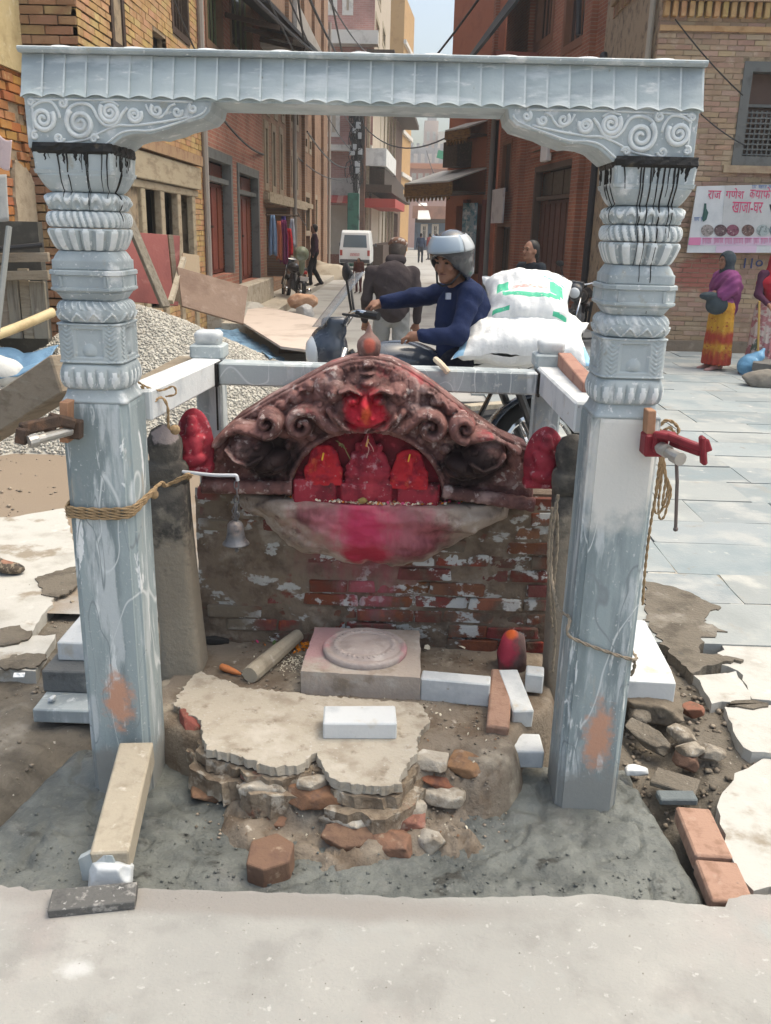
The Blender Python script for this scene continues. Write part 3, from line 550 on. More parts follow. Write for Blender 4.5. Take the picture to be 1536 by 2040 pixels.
def column(cx, label, seed):
    col = thing('marble_column', label, 'column', (cx, CY, -.06), 'carved marble columns of the new gate')
    m = MB(); z1 = zat(795); m.loft([(-.30, sq_ring(.094, .020, .006)), (z1 - .012, sq_ring(.094, .020, .006)), (z1, sq_ring(.0925, .020, .006))], (cx, CY)); m.build('shaft', marble_shaft, col)
    band(col, 'shoulder', 794.5, 768, lambda t: .093 - .012 * t - .004 * math.sin(t * 3.14), lambda t: 14 - 9 * t, rows=5, cx=cx)
    pet = lambda n, a: (lambda an, t: a * (abs(math.cos(n * an / 2)) ** .6 - .75) * math.sin(math.pi * min(1, t * 1.15 + .05)))
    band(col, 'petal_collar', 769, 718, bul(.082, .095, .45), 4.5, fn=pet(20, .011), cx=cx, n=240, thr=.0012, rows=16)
    def panel(an, t):
        u = (an / (math.pi / 2) + .5) % 1; e = abs(u - .5) * 2
        d = -.006 if (e < .52 and .16 < t < .86) else 0.
        if .60 < e < .92: d += .0022 * math.cos(6.283 * (t * 9 - abs(e - .76) * 7)) * (1 - abs((e - .76) / .16)) ** .3 - .001
        if .18 < t < .5 and e < .3: d += .006 * max(0, 1 - (e / .3) ** 2 - ((t - .3) / .2) ** 2)
        return d
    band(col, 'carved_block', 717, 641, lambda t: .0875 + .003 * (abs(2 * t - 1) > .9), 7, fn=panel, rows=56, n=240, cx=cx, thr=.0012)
    zig = lambda an, t: (.005 if abs(tri(an * 14 / (2 * math.pi)) * .42 + .04 - t) < .05 else 0) + (.005 * (tri(an * 30 / 6.283 + t * 1.5) - .5) if t > .62 else 0)
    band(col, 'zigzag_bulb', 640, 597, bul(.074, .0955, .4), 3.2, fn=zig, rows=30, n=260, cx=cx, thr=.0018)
    band(col, 'neck', 597, 581, lambda t: .074 + .014 * t, 5, rows=4, cx=cx)
    m = MB(); za, zb = zat(581), zat(537); h = zb - za
    m.loft([(za, sq_ring(.088, .03)), (za + .006, sq_ring(.096, .028)), (za + .012, sq_ring(.096, .028)), (za + .014, sq_ring(.092, .028)), (zb - .014, sq_ring(.092, .028)), (zb - .012, sq_ring(.097, .028)), (zb - .003, sq_ring(.097, .028)), (zb, sq_ring(.094, .028))], (cx, CY))
    for sx in (-1, 1):
        for k in range(4):  # raised frames on the four faces
            q = Matrix.Rotation(k * math.pi / 2, 3, 'Z'); m.box(Vector((cx, CY, (za + zb) / 2)) + q @ Vector((sx * .058, -.093, 0)), (.006, .006, h - .03), q)
    m.build('square_block', marble_carved, col)
    band(col, 'stepped_cap', 536.5, 500, lambda t: .088 if t < .55 else .086 - .012 * ((t - .55) / .45) ** 1.4, lambda t: 9 if t < .55 else 6, rows=14, cx=cx)
    band(col, 'petal_bowl', 499, 456, lambda t: .074 + .022 * min(1, t * 1.25) ** .6 - (.004 if t > .95 else 0), 4.2, fn=lambda an, t: .011 * (abs(math.cos(9 * an)) ** .5 - .8) * (1 if t < .9 else .3), rows=20, n=260, cx=cx, thr=.0004)
    band(col, 'ribbed_ring', 455, 422, bul(.082, .0965, .35), 4.2, fn=lambda an, t: .0065 * (abs(math.cos(18 * an + t * 2.)) - .6), rows=14, n=300, cx=cx, thr=.0002)
    band(col, 'scroll_ring', 421, 386, bul(.082, .0965, .35), 4.2, fn=lambda an, t: .0062 * math.sin(13 * an) * math.cos(6.28 * t * 1.2 + 2.6 * math.sin(13 * an)) - .001, rows=16, n=300, cx=cx, thr=.0006)
    band(col, 'cup', 385, 351, lambda t: .080 + .020 * t ** .7, lambda t: 4 + 9 * t, rows=10, cx=cx)
    m = MB(); za, zb = zat(351), zat(310)
    m.loft([(za, sq_ring(.1, .006)), (za + .010, sq_ring(.1025, .006)), (za + .0105, sq_ring(.099, .006)), (zb - .016, sq_ring(.1, .006)), (zb, sq_ring(.102, .006))], (cx, CY)); m.build('capital', marble_carved, col)
    m = MB(); rings = []; rg = random.Random(seed)
    for z, hw in ((zb - .003, .1035), (zb + .004, .107), (zb + .014, .106), (zat(291), .104)): rings.append((z, [(x + rg.uniform(-.002, .002), y + rg.uniform(-.002, .002)) for x, y in ringpts(hw, 14, 48)]))
    m.loft(rings, (cx, CY)); m.build('tar_joint', tar, col)
    # black sealant that ran down the stone
    m = MB(); runs = []
    for k in range(14):
        s = rg.choice(['f', 'f', 'i']) if seed == 1 else rg.choice(['f', 'f', 'f', 'i']); o = rg.uniform(-.095, .095); L = rg.choice([.02, .03, .045, .06, .09, .13]) * rg.uniform(.7, 1.3)
        runs.append((s, o, L, rg.uniform(.0012, .0024)))
    if seed == 2: runs += [('f', -.012, .30, .0018), ('f', .02, .36, .0021), ('f', -.03, .24, .0018), ('f', .055, .17, .002)]
    for s, o, L, r in runs:
        pts = []; z = zb + .002; seg = 12 if L < .1 else 26
        for q in range(seg + 1):
            zz = z - L * q / seg
            hw = .1015 if zz > za + .001 else None
            if hw is None:
                for (ya, yb, f_) in ((385, 351, lambda t: .080 + .020 * t ** .7), (421, 386, bul(.082, .0965, .35)), (455, 422, bul(.082, .0965, .35)), (499, 456, lambda t: .074 + .022 * min(1, t * 1.25) ** .6), (536.5, 500, lambda t: .088 if t < .55 else .086 - .012 * ((t - .55) / .45) ** 1.4)):
                    if zat(ya) <= zz <= zat(yb): hw = f_((zz - zat(ya)) / (zat(yb) - zat(ya))) + .001
                hw = hw or .082
            oo = o * (1 - .1 * (q / seg)) + .0007 * math.sin(q * .5 + o * 90)
            if abs(oo) > hw * .9: hw -= (abs(oo) - hw * .9) * .6
            pts.append((cx + oo, CY - hw, zz) if s == 'f' else (cx + (hw if cx < 0 else -hw), CY + oo, zz))
        m.tube(pts, [r * (1.2 - .8 * q / seg) for q in range(seg + 1)], 6)
    for k in range(11):
        o = rg.uniform(-.09, .09); L = rg.uniform(.012, .04); wd = rg.uniform(.008, .02)
        def smear(pt, L_, w_):
            n_ = 9; m.tube([pt + Vector((.0015 * math.sin(q_ * 2 + o * 50), 0, .008 - L_ * q_ / n_)) for q_ in range(n_ + 1)], [w_ * (1 - (q_ / n_) ** 2 * .85) for q_ in range(n_ + 1)], 8)
        smear(Vector((cx + o, CY - .0975, zb)), L * 1.2, wd * .42)
        if rg.random() < .6: smear(Vector((cx + (.0975 if cx < 0 else -.0975), CY + o, zb)), L * 1.8, wd * .42)
    stuff(m.build('tar_run', tar, col)); return col
column(-.850, 'carved marble column at left, rope tied round its shaft', 1)
column(.606, 'carved marble column at right with long black sealant runs', 2)
# ---------------------------------------------------------------- lintel with carved brackets
lin = thing('marble_lintel', 'long carved marble lintel with scroll brackets across two columns', 'lintel', (-.133, 2.45, 1.83))
XL, XR = -.968, .703; ZT = 2.062; ZB = 1.943
m = MB(); m.prism([(2.386, ZT - .012), (2.352, ZB + .004), (2.352, ZB), (2.56, ZB), (2.56, ZT - .012)], XL + .004, XR - .004, 'x'); m.build('beam', marble_tile, lin)
m = MB(); m.prism([(2.366, ZT - .014), (2.360, ZT - .008), (2.360, ZT - .003), (2.366, ZT), (2.575, ZT), (2.575, ZT - .014)], XL - .004, XR + .004, 'x'); m.build('top_moulding', marble_carved, lin)
nT = 31; wT = (XR - XL) / nT; proto = None
for k in range(nT):
    if proto is None:
        m = MB(); nn, mm = 13, 10; P = np.zeros((nn, mm, 3))
        for i in range(nn):
            for j in range(mm):
                u = i / (nn - 1); t = j / (mm - 1); y = .026 * (1 - t) * -1 + .0; z = -(ZT - .016 - ZB - .001) * t
                sc = .012 * math.sin(u * math.pi) * (t > .85) * (t - .85) / .15
                P[i, j] = ((u - .5) * (wT * 1.04) , -.002 - .0045 * (u ** 1.5) - .004 * math.sin(math.pi * u) * t - .033 * t - (.004 if t > .93 else 0), z + sc * .6)
        m.grid(P); m.m = [int(q_ // (mm - 1) >= nn - 2 and q_ % (mm - 1) < mm - 2) for q_ in range(len(m.f))]; m.add([tuple(P[-1, j]) for j in range(mm)] + [(P[-1, j, 0], P[-1, j, 1] + .012, P[-1, j, 2]) for j in range(mm)], [(j, j + 1, mm + j + 1, mm + j) for j in range(mm - 1)])
        m.add([tuple(P[i, -1]) for i in range(nn)] + [(P[i, -1, 0], P[i, -1, 1] + .02, P[i, -1, 2] + .001) for i in range(nn)], [(i, i + 1, nn + i + 1, nn + i) for i in range(nn - 1)])
        proto = m.build('carved_tile', [marble_tile, M('tile_edge', (.53, .575, .58), [((.44, .48, .49), 14, .46, .66)], rough=.75, bump=.2)], lin, smooth=True, world=False); o = proto
    else: o = proto.copy(); COL.objects.link(o)
    o.location = Vector((XL + wT * (k + .5), 2.386, ZT - .015)) - lin.location
m = MB(); pos = [(125, 84), (270, 86), (415, 90), (562, 95), (720, 99), (865, 104), (1010, 108), (1170, 112), (1320, 116)]
for k, (px, py) in enumerate(pos):
    p = A(px, py, 2.46); m = MB(); m.lathe([(.044, 0), (.048, .004), (.043, .009), (.031, .0145), (.010, .0175), (.0, .0175)], 20, (p.x, 2.46, ZT - .001)); m.build('lotus_knob', marble_white, lin, smooth=True)
def bracket(mir):
    prof = [(60, 291), (200, 301), (214, 300), (226, 288), (243, 274), (262, 268), (285, 266), (300, 268), (318, 262), (335, 258), (352, 250), (380, 243), (405, 236), (418, 222), (422, 203), (422, 196), (62, 190)]
    XC = (XL + XR) / 2; P = []
    for px, py in prof:
        q = A(px, py, 2.352); P.append([q.x, q.z])
    P[0][0] = XL + .006; P[-1][0] = XL + .006; P[-1][1] = ZB + .004; P[-2][1] = ZB + .004; P[-3][1] = min(P[-3][1], ZB); P[0][1] = P[1][1] = P[2][1] = 1.8285
    if mir: P = [[2 * XC - x, z] for x, z in P]
    br = MB(); br.prism(P, 2.352, 2.545, 'y'); b = br.build('bracket', marble_carved, lin, bevel=.004)
    m = MB(); yf = 2.352
    def add(pts, r):
        if mir: pts = [(2 * XC - x, z) for x, z in pts]
        m.tube([(x, yf - .0005, z) for x, z in pts], r, 7)
    for cxp, cyp, rp, d, a0 in ((160, 246, 29, 1, 2.2), (86, 237, 23, -1, .6), (219, 224, 20, 1, 2.4), (268, 229, 14, -1, .5), (312, 220, 12, 1, 2.2), (353, 223, 9.5, -1, .4), (384, 216, 8.5, 1, 2), (70, 270, 8, 1, 1), (188, 277, 8, 1, 0), (118, 275, 10, -1, 0), (62, 204, 7, 1, 0), (125, 205, 9, -1, 1)):
        q = A(cxp, cyp, 2.352); r = rp / 800.; pts = []
        for k in range(46):
            t = k / 45; an = a0 + d * t * 2 * math.pi * (2.1 if rp > 12 else 1.4); rr = r * (1 - .88 * t); pts.append((q.x + rr * math.cos(an), q.z + rr * math.sin(an)))
        add(pts, [.0068 * (1 - .35 * k / 45) * min(1, .5 + rp / 40) for k in range(46)])
    def wave(pp, r):
        Q = [A(x, y, 2.352) for x, y in pp]; pts = []
        for i in range(len(Q) - 1):
            a_, b_, c_, d_ = Q[max(i - 1, 0)], Q[i], Q[i + 1], Q[min(i + 2, len(Q) - 1)]
            for t in (0, .25, .5, .75): pts.append(tuple((.5 * ((2 * b_) + (c_ - a_) * t + (2 * a_ - 5 * b_ + 4 * c_ - d_) * t * t + (3 * b_ - a_ - 3 * c_ + d_) * t ** 3)).xz))
        add(pts, r)
    wave([(62, 215), (80, 203), (102, 203), (116, 222), (120, 238)], .0038); wave([(130, 240), (138, 216), (160, 206), (182, 212), (196, 236), (212, 250), (232, 246), (244, 226), (256, 212)], .0042)
    wave([(200, 205), (222, 202), (240, 214)], .003); wave([(290, 208), (300, 226), (318, 234), (330, 224), (338, 212), (352, 206)], .003); wave([(112, 272), (128, 284), (150, 282), (178, 276), (205, 262), (235, 250), (262, 250), (300, 246), (340, 240), (380, 232)], .003)
    wave([(68, 284), (130, 288), (196, 292), (210, 288), (238, 266), (264, 260), (300, 260), (340, 249), (400, 228), (412, 210)], .0026); wave([(66, 198), (150, 198), (260, 199), (412, 204)], .003); wave([(64, 200), (66, 240), (72, 284)], .003)
    m.build('scroll_relief', marble_chalk, b, smooth=True)
bracket(False); bracket(True)
# ---------------------------------------------------------------- side rails, rear rail and posts
def bar(name, a, b, wd, ht, mat, label, cat, group=None, ch=.006, seed=0, parent=None):
    m = MB(); m.beam(a, b, wd, ht, ch)
    o = m.build(name, mat, parent); return tag(o, label, cat, group) if parent is None else o
rg_ = 'marble rails round the shrine'
bar('marble_rail', (-.795, 2.542, 1.145), (-.740, 3.29, 1.138), .105, .092, marble_white, 'white marble rail running back from the left column', 'rail', rg_)
bar('marble_rail', (.550, 2.542, 1.145), (.540, 3.29, 1.142), .105, .092, marble_white, 'white marble rail running back from the right column', 'rail', rg_)
bar('marble_rail', (-.682, 3.245, 1.14), (.483, 3.245, 1.135), .1, .082, marble, 'grey marble rail across the back of the shrine', 'rail', rg_)
for cx, lab in ((-.742, 'short marble post with stepped cap behind the left rail'), (.542, 'short marble post with stepped cap behind the right rail')):
    t = thing('marble_post', lab, 'post', (cx, 3.345, -.05), 'short marble posts at the back of the shrine')
    m = MB(); m.loft([(-.1, sq_ring(.05, .008)), (1.182, sq_ring(.05, .008))], (cx, 3.345)); m.build('post', marble, t)
    m = MB(); m.loft([(1.1825, sq_ring(.058, .006)), (1.188, sq_ring(.062, .008)), (1.226, sq_ring(.062, .008)), (1.232, sq_ring(.056, .012))], (cx, 3.33)); m.build('cap_base', marble_carved, t)
    m = MB(); m.loft([(1.2325, ringpts(.045, 5, 40)), (1.262, ringpts(.049, 5, 40)), (1.270, ringpts(.049, 5, 40)), (1.281, ringpts(.040, 5, 40))], (cx, 3.33)); m.build('cap_top', marble_white, t, smooth=True)
# tar where rails meet posts
m = MB(); m.box((-.690, 3.24, 1.135), (.012, .104, .086), None, .002); m.box((-.7, 3.24, 1.02), (.006, .01, .2)); tag(m.build('sealant_joint', tar), 'black sealant joint at the left rear rail corner', 'sealant')
m = MB(); m.box((.487, 3.24, 1.132), (.010, .104, .088), None, .002); tag(m.build('sealant_joint', tar), 'black sealant joint at the right rear rail corner', 'sealant')
# ---------------------------------------------------------------- clamps
rust = M('rusty_iron', (.095, .065, .05), [((.17, .10, .065), 30, .5, .72), ((.05, .04, .035), 18, .5, .7)], rough=.75, bump=.5, bs=90, metal=.4)
redp = M('red_clamp_paint', (.22, .02, .03), [((.14, .015, .02), 20, .5, .7), ((.36, .12, .12), 45, .64, .74)], rough=.5, bump=.2, bs=90)
steel = M('steel', (.45, .43, .40), [((.30, .27, .24), 30, .5, .7)], rough=.45, bump=.15, metal=.8)
padw = M('pad_wood', (.40, .22, .13), [((.28, .14, .08), (30, 30, 6), .45, .7)], rough=.8, bump=.3)
tag(MB().beam(A(134, 798, 2.335), A(134, 878, 2.335), .052, .024, .002).build('wood_pad', padw), 'small reddish wood pad between the rusty clamp and left column', 'wood pad')
c = thing('clamp', 'rusty iron screw clamp on the left column', 'clamp', A(110, 860, 2.28))
yc = 2.30
m = MB(); m.beam(A(146, 835, 2.318), A(146, 873, 2.318), .03, .05, .004); m.beam(A(150, 845, 2.30), A(96, 832, 2.26), .022, .03, .004); m.beam(A(98, 838, 2.262), A(100, 862, 2.26), .03, .03, .005); m.build('jaw', rust, c, bevel=.002)
m = MB(); m.beam(A(118, 838, 2.27), A(40, 856, 2.20), .02, .034, .004); m.beam(A(46, 852, 2.20), A(42, 884, 2.20), .022, .032, .004); m.build('frame', rust, c, bevel=.002)
m = MB(); m.tube([A(140, 858, 2.3), A(88, 872, 2.22), A(62, 880, 2.19)], .0125, 12); m.tube([A(75, 876, 2.2), A(58, 881, 2.185)], .017, 12); m.build('screw', steel, c, smooth=False)
tag(MB().beam(A(1295, 815, 2.33), A(1292, 862, 2.33), .048, .022, .002).build('wood_pad', padw), 'small brown wood pad above the red clamp on right column', 'wood pad')
c = thing('clamp', 'red painted screw clamp on the right column', 'clamp', A(1300, 890, 2.28))
m = MB(); m.beam(A(1300, 862, 2.325), A(1296, 906, 2.325), .060, .05, .004); m.beam(A(1318, 862, 2.29), A(1312, 900, 2.29), .030, .04, .004); m.build('jaw', redp, c, bevel=.003)
m = MB(); m.beam(A(1310, 864, 2.28), A(1340, 870, 2.25), .045, .018, .003); m.beam(A(1330, 868, 2.25), A(1402, 896, 2.18), .024, .02, .003); m.beam(A(1334, 882, 2.252), A(1396, 904, 2.18), .012, .016, .003); m.build('frame', redp, c, bevel=.002)
m = MB(); m.beam(A(1399, 868, 2.175), A(1402, 926, 2.175), .026, .016, .005); m.beam(A(1404, 876, 2.17), A(1412, 900, 2.17), .012, .02, .003); m.build('end_jaw', redp, c, bevel=.003)
m = MB(); m.tube([A(1306, 888, 2.3), A(1352, 912, 2.16)], .0125, 12); m.tube([A(1318, 893, 2.26), A(1330, 900, 2.22)], .0175, 12); m.tube([A(1342, 908, 2.18), A(1356, 915, 2.15)], .017, 12); m.build('screw', steel, c)
m = MB(); m.tube([A(1347, 905, 2.165), A(1349, 960, 2.165), A(1346, 1052, 2.165)], .0046, 8); m.ball(A(1346, 1054, 2.165), .0068, 8, 6); m.build('handle', M('handle_steel', (.16, .13, .12), rough=.6, metal=.5), c)
# ---------------------------------------------------------------- ropes
def crv(pts, n=6):
    Q = [Vector(p) for p in pts]; out = []
    for i in range(len(Q) - 1):
        a_, b_, c_, d_ = Q[max(i - 1, 0)], Q[i], Q[i + 1], Q[min(i + 2, len(Q) - 1)]
        for k in range(n):
            t = k / n; out.append(.5 * ((2 * b_) + (c_ - a_) * t + (2 * a_ - 5 * b_ + 4 * c_ - d_) * t * t + (3 * b_ - a_ - 3 * c_ + d_) * t ** 3))
    return out + [Q[-1]]
def twist(m, pts, r, turns=40, strands=2, n=5):
    """a laid rope: strands winding round one another along a path"""
    pts = crv(pts, 8)
    L = [0]
    for i in range(1, len(pts)): L.append(L[-1] + (pts[i] - pts[i - 1]).length)
    N_ = max(len(pts), int(L[-1] / (r * 1.1))); res = []
    for k in range(N_ + 1):
        s = L[-1] * k / N_; j = min(max(i for i in range(len(L)) if L[i] <= s), len(pts) - 2); t = (s - L[j]) / max(L[j + 1] - L[j], 1e-9); res.append(pts[j].lerp(pts[j + 1], t))
    for st in range(strands):
        out = []
        for k, p in enumerate(res):
            d = (res[min(k + 1, N_)] - res[max(k - 1, 0)]).normalized(); u = d.orthogonal().normalized(); v = d.cross(u); an = k * .55 + st * 2 * math.pi / strands
            out.append(p + (u * math.cos(an) + v * math.sin(an)) * r * .5)
        m.tube(out, r * .62, n)
hw = .100
def wrapz(cx, zf, zb, side=1):
    return [(cx - hw - .003, CY + .06, zb), (cx - hw - .002, CY - .07, zf), (cx - hw + .02, CY - hw - .001, zf), (cx, CY - hw - .003, zf - .002), (cx + hw - .02, CY - hw - .001, zf + .004)]
m = MB(); zf = A(200, 1025, 2.345).z
for k, dz in enumerate((0, .009, .018, -.008)):
    e = A(345 + 10 * k, 962 - 6 * k, 2.62)
    twist(m, wrapz(-.85, zf + dz, zf + dz + .01) + [(-.85 + hw + .004, CY - .06, zf + dz * .7 + .018), (-.85 + hw + .03, CY + .06, zf + .05), tuple(A(330, 968, 2.60)), tuple(e), tuple(A(384 - k * 3, 946 + 3 * k, 2.66))], .0052)
ke = A(307, 985, 2.5); m.ball(ke, (.014, .014, .014), 10, 8)
tag(m.build('rope', rope_m, smooth=True), 'straw rope wound round the left column and old stone post', 'rope')
m = MB(); twist(m, [A(282, 768, 2.56), A(300, 800, 2.56), A(322, 792, 2.6), A(334, 812, 2.6), A(336, 850, 2.62), A(350, 858, 2.64)], .0045); twist(m, [A(262, 752, 2.5), A(290, 770, 2.56), A(320, 778, 2.60), A(345, 770, 2.63), A(350, 785, 2.62), A(330, 790, 2.62)], .0035)
m.ball(A(349, 856, 2.64), .016, 10, 8); tag(m.build('rope', rope_m, smooth=True), 'loose rope end curling over the left marble rail', 'rope')
m = MB(); z1 = A(1130, 1262, 2.345); z2 = A(1255, 1312, 2.345)
twist(m, [A(1112, 985, 2.62), A(1100, 1060, 2.6), A(1098, 1140, 2.58), A(1112, 1210, 2.45), (.606 - hw - .002, CY - .07, A(1120, 1235, 2.36).z), z1 + Vector((0, -.004, 0)), A(1160, 1280, 2.344), A(1200, 1295, 2.344), z2 + Vector((0, -.003, 0)), (.606 + hw + .004, CY - .08, z2.z - .004), (.606 + hw + .002, CY + .02, z2.z - .02)], .0052)
twist(m, [A(1108, 1000, 2.64), A(1110, 1080, 2.62), A(1102, 1180, 2.6), A(1106, 1260, 2.6), A(1100, 1340, 2.58)], .0055); twist(m, [A(1100, 1010, 2.66), A(1092, 1100, 2.64), A(1096, 1200, 2.62), A(1100, 1250, 2.62)], .0045)
twist(m, [A(1262, 1316, 2.36), A(1264, 1326, 2.38), A(1258, 1345, 2.4)], .0055)
tag(m.build('rope', rope_grey, smooth=True), 'thin rope slanting across the front of the right column shaft', 'rope')
m = MB(); xr_ = 2.38
twist(m, [A(1318, 905, xr_), A(1312, 960, xr_), A(1300, 1020, xr_), A(1290, 1090, xr_), A(1284, 1150, xr_), A(1280, 1205, xr_)], .0042)
for dx, L in ((0, 1022), (8, 1032), (16, 1010)): twist(m, [A(1316 + dx * .3, 905, xr_), A(1310 + dx, 950, xr_), A(1304 + dx, 1000, xr_), A(1306 + dx, L, xr_), A(1318 + dx * .8, L - 6, xr_), A(1330 + dx * .4, 975, xr_), A(1322, 935, xr_), A(1318, 900, xr_)], .0036)
twist(m, [A(1316, 848, 2.42), A(1326, 838, 2.42), A(1342, 842, 2.42), A(1352, 856, 2.42), A(1346, 866, 2.42), A(1334, 852, 2.42), A(1318, 862, 2.42)], .005)
twist(m, [A(1314, 855, 2.41), A(1318, 880, 2.40), A(1320, 905, 2.39)], .006)
tag(m.build('rope', rope_m, smooth=True), 'rope loops hanging below the red clamp on right column', 'rope')
# ================================================================= THE OLD SHRINE
YT = 3.06
redstone = M('red_stone', (.205, .10, .09), [((.10, .05, .046), 11, .43, .62), ((.33, .225, .21), 8, .52, .68), ((.44, .355, .33), 30, .57, .68), ((.36, .05, .06), 6, .58, .76), ((.03, .018, .018), 14, .75, 1.25, 'ball', ((-.47, 3.03, .87), (.10, .2, .085))), ((.03, .018, .018), 14, .75, 1.25, 'ball', ((.25, 3.03, .87), (.11, .2, .09))),
    ((.46, .022, .04), 14, .62, 1.12, 'ball', ((-.128, 3.02, 1.06), (.085, .15, .085))), ((.58, .10, .04), 34, .3, .9, 'ball', ((-.128, 2.98, 1.055), (.026, .15, .05)))], rough=.78, bump=.4, bs=110, spec=.25)
redpig = M('red_pigment', (.30, .022, .04), [((.17, .014, .026), 16, .43, .64), ((.42, .04, .06), 11, .52, .70), ((.46, .20, .23), 30, .57, .70), ((.075, .02, .022), 13, .60, .74), ((.40, .26, .25), 60, .62, .70)], rough=.72, bump=.3, bs=110, spec=.35)
redbright = M('bright_red_pigment', (.46, .02, .03), [((.26, .014, .03), 22, .46, .64), ((.54, .09, .04), 24, .58, .72), ((.46, .16, .18), 50, .60, .70)], rough=.75, bump=.25, bs=110)
sh = thing('brick_shrine', 'old brick shrine with red stained carved stone gable and ball finial', 'shrine', (-.09, 3.2, .09))
# carved gable: relief over a slab
out_px = [(398, 985), (402, 905), (432, 868), (470, 832), (530, 795), (600, 757), (655, 727), (700, 713), (738, 710), (780, 718), (815, 735), (870, 772), (938, 826), (1000, 868), (1052, 890), (1066, 925), (1062, 1005), (884, 998), (733, 992), (580, 988)]
OUT = [A(x, y, YT) for x, y in out_px]; outline = [(p.x, p.z) for p in OUT]
m = MB(); m.prism(outline, YT + .004, 3.19, 'y'); m.build('gable_slab', redstone, sh, bevel=.008)
nx, nz = 440, 190
GX, GZ = np.meshgrid(np.linspace(-.745, .50, nx), np.linspace(.70, 1.27, nz), indexing='ij')
U, V = pr(np.stack([GX, np.full_like(GX, YT), GZ], -1))
def polyd(U, V, pts, closed=False):
    d = np.full(U.shape, 1e9); T = np.zeros(U.shape); n = len(pts)
    for i in range(n if closed else n - 1):
        a = np.array(pts[i], float); b = np.array(pts[(i + 1) % n], float); ab = b - a; t = np.clip(((U - a[0]) * ab[0] + (V - a[1]) * ab[1]) / max(ab @ ab, 1e-9), 0, 1)
        q = np.hypot(U - a[0] - t * ab[0], V - a[1] - t * ab[1]); T = np.where(q < d, (i + t) / max(n - 1, 1), T); d = np.minimum(d, q)
    return d, T
def inpoly(U, V, pts):
    c = np.zeros(U.shape, bool); n = len(pts)
    for i in range(n):
        (x0, y0), (x1, y1) = pts[i], pts[(i + 1) % n]; cond = ((y0 > V) != (y1 > V)); xi = (x1 - x0) * (V - y0) / (y1 - y0 + 1e-12) + x0; c ^= cond & (U < xi)
    return c
ins = inpoly(U, V, out_px); dE, _ = polyd(U, V, out_px, True); dE = np.where(ins, dE, -dE)
Hh = np.zeros(U.shape)
def mirp(x, y): return 2 * 731 - x, y + (2 * 731 - 2 * x) * .0253
def smax(a, b, k=.006): h = np.clip(.5 + .5 * (a - b) / k, 0, 1); return b + (a - b) * h + k * h * (1 - h)
def dome(cx, cy, rx, ry, h, rot=0., both=False, e=.5):
    global Hh
    for q in ((0, 1) if both else (0,)):
        x, y = (cx, cy) if not q else mirp(cx, cy); r_ = rot if not q else -rot; c, s = math.cos(r_), math.sin(r_)
        a = ((U - x) * c + (V - y) * s) / rx; b = (-(U - x) * s + (V - y) * c) / ry; d2 = a * a + b * b
        Hh = np.where(d2 < 1, smax(h * np.clip(1 - d2, 0, 1) ** e, Hh, .004), Hh)
def tub(pts, r0, r1, h, both=False):
    global Hh
    for q in ((0, 1) if both else (0,)):
        P = [mirp(*p) if q else p for p in pts]; d, T = polyd(U, V, P); r = r0 + (r1 - r0) * T; k = 1 - (d / r) ** 2
        Hh = np.where(k > 0, smax(h * np.sqrt(np.clip(k, 0, 1)) * (.6 + .4 * r / max(r0, r1)), Hh, .004), Hh)
def spir(cx, cy, r, turns, w0, w1, h, a0=0., d=1, both=False):
    pts = [(cx + r * (1 - .85 * t) * math.cos(a0 + d * t * turns * 6.283), cy + r * (1 - .85 * t) * math.sin(a0 + d * t * turns * 6.283)) for t in np.linspace(0, 1, 26)]; tub(pts, w0, w1, h, both)
rs_ = np.clip((26 - dE) / 8, 0, 1) * np.clip((dE - 2) / 5, 0, 1); Hh = .010 * rs_ * (V < 940)                                      # raised rim
Hh = np.maximum(Hh, .006 * np.clip((dE - 26) / 10, 0, 1))
# rays of hair over the head
an = np.arctan2(V - 800, U - 733); rr = np.hypot(U - 733, V - 800); ray_ = (rr > 52) & (rr < 96) & (V < 790) & (dE > 14); Hh = np.where(ray_, .012 + .007 * np.abs(np.sin(an * 17)), Hh)
dome(650, 785, 26, 44, .042, -.25, True); dome(640, 812, 18, 26, .05, .3, True); dome(668, 752, 22, 24, .03, .5, True)
tub([(676, 852), (650, 838), (628, 818), (606, 814)], 18, 14, .066, True); spir(604, 842, 27, 1.2, 14, 8, .072, -1.5, -1, True)
dome(604, 842, 14, 13, .012, 0, True)
for x, y, r in ((590, 790, 17), (563, 806, 15), (618, 768, 14), (545, 822, 12), (575, 835, 13), (566, 860, 15), (575, 885, 13), (622, 868, 12)): dome(x, y, r, r * .85, .030, .4, True)
for x, y in ((600, 775), (578, 790), (640, 752), (555, 800)): tub([(x - 10, y + 16), (x, y), (x + 12, y - 2)], 5, 3, .03, True)
# sea beasts at both ends
tub([(436, 876), (452, 856), (480, 846), (510, 850), (532, 856)], 12, 16, .085, True); spir(538, 834, 24, 1.15, 15, 9, .098, 1.6, -1, True); dome(538, 834, 15, 15, .05, 0, True)
dome(500, 892, 46, 38, .088, .2, True); dome(480, 882, 24, 26, .066, 0, True); dome(520, 880, 16, 14, .084, 0, True); dome(542, 914, 38, 21, .080, -.35, True); tub([(462, 882), (478, 902), (504, 912), (528, 900)], 5, 5, .10, True); dome(556, 926, 18, 13, .066, -.2, True); dome(508, 912, 26, 16, .055, .3, True)
tub([(470, 905), (500, 925), (540, 938), (566, 930)], 9, 6, .05, True); dome(440, 900, 16, 26, .03, .2, True); dome(425, 925, 14, 22, .026, 0, True)
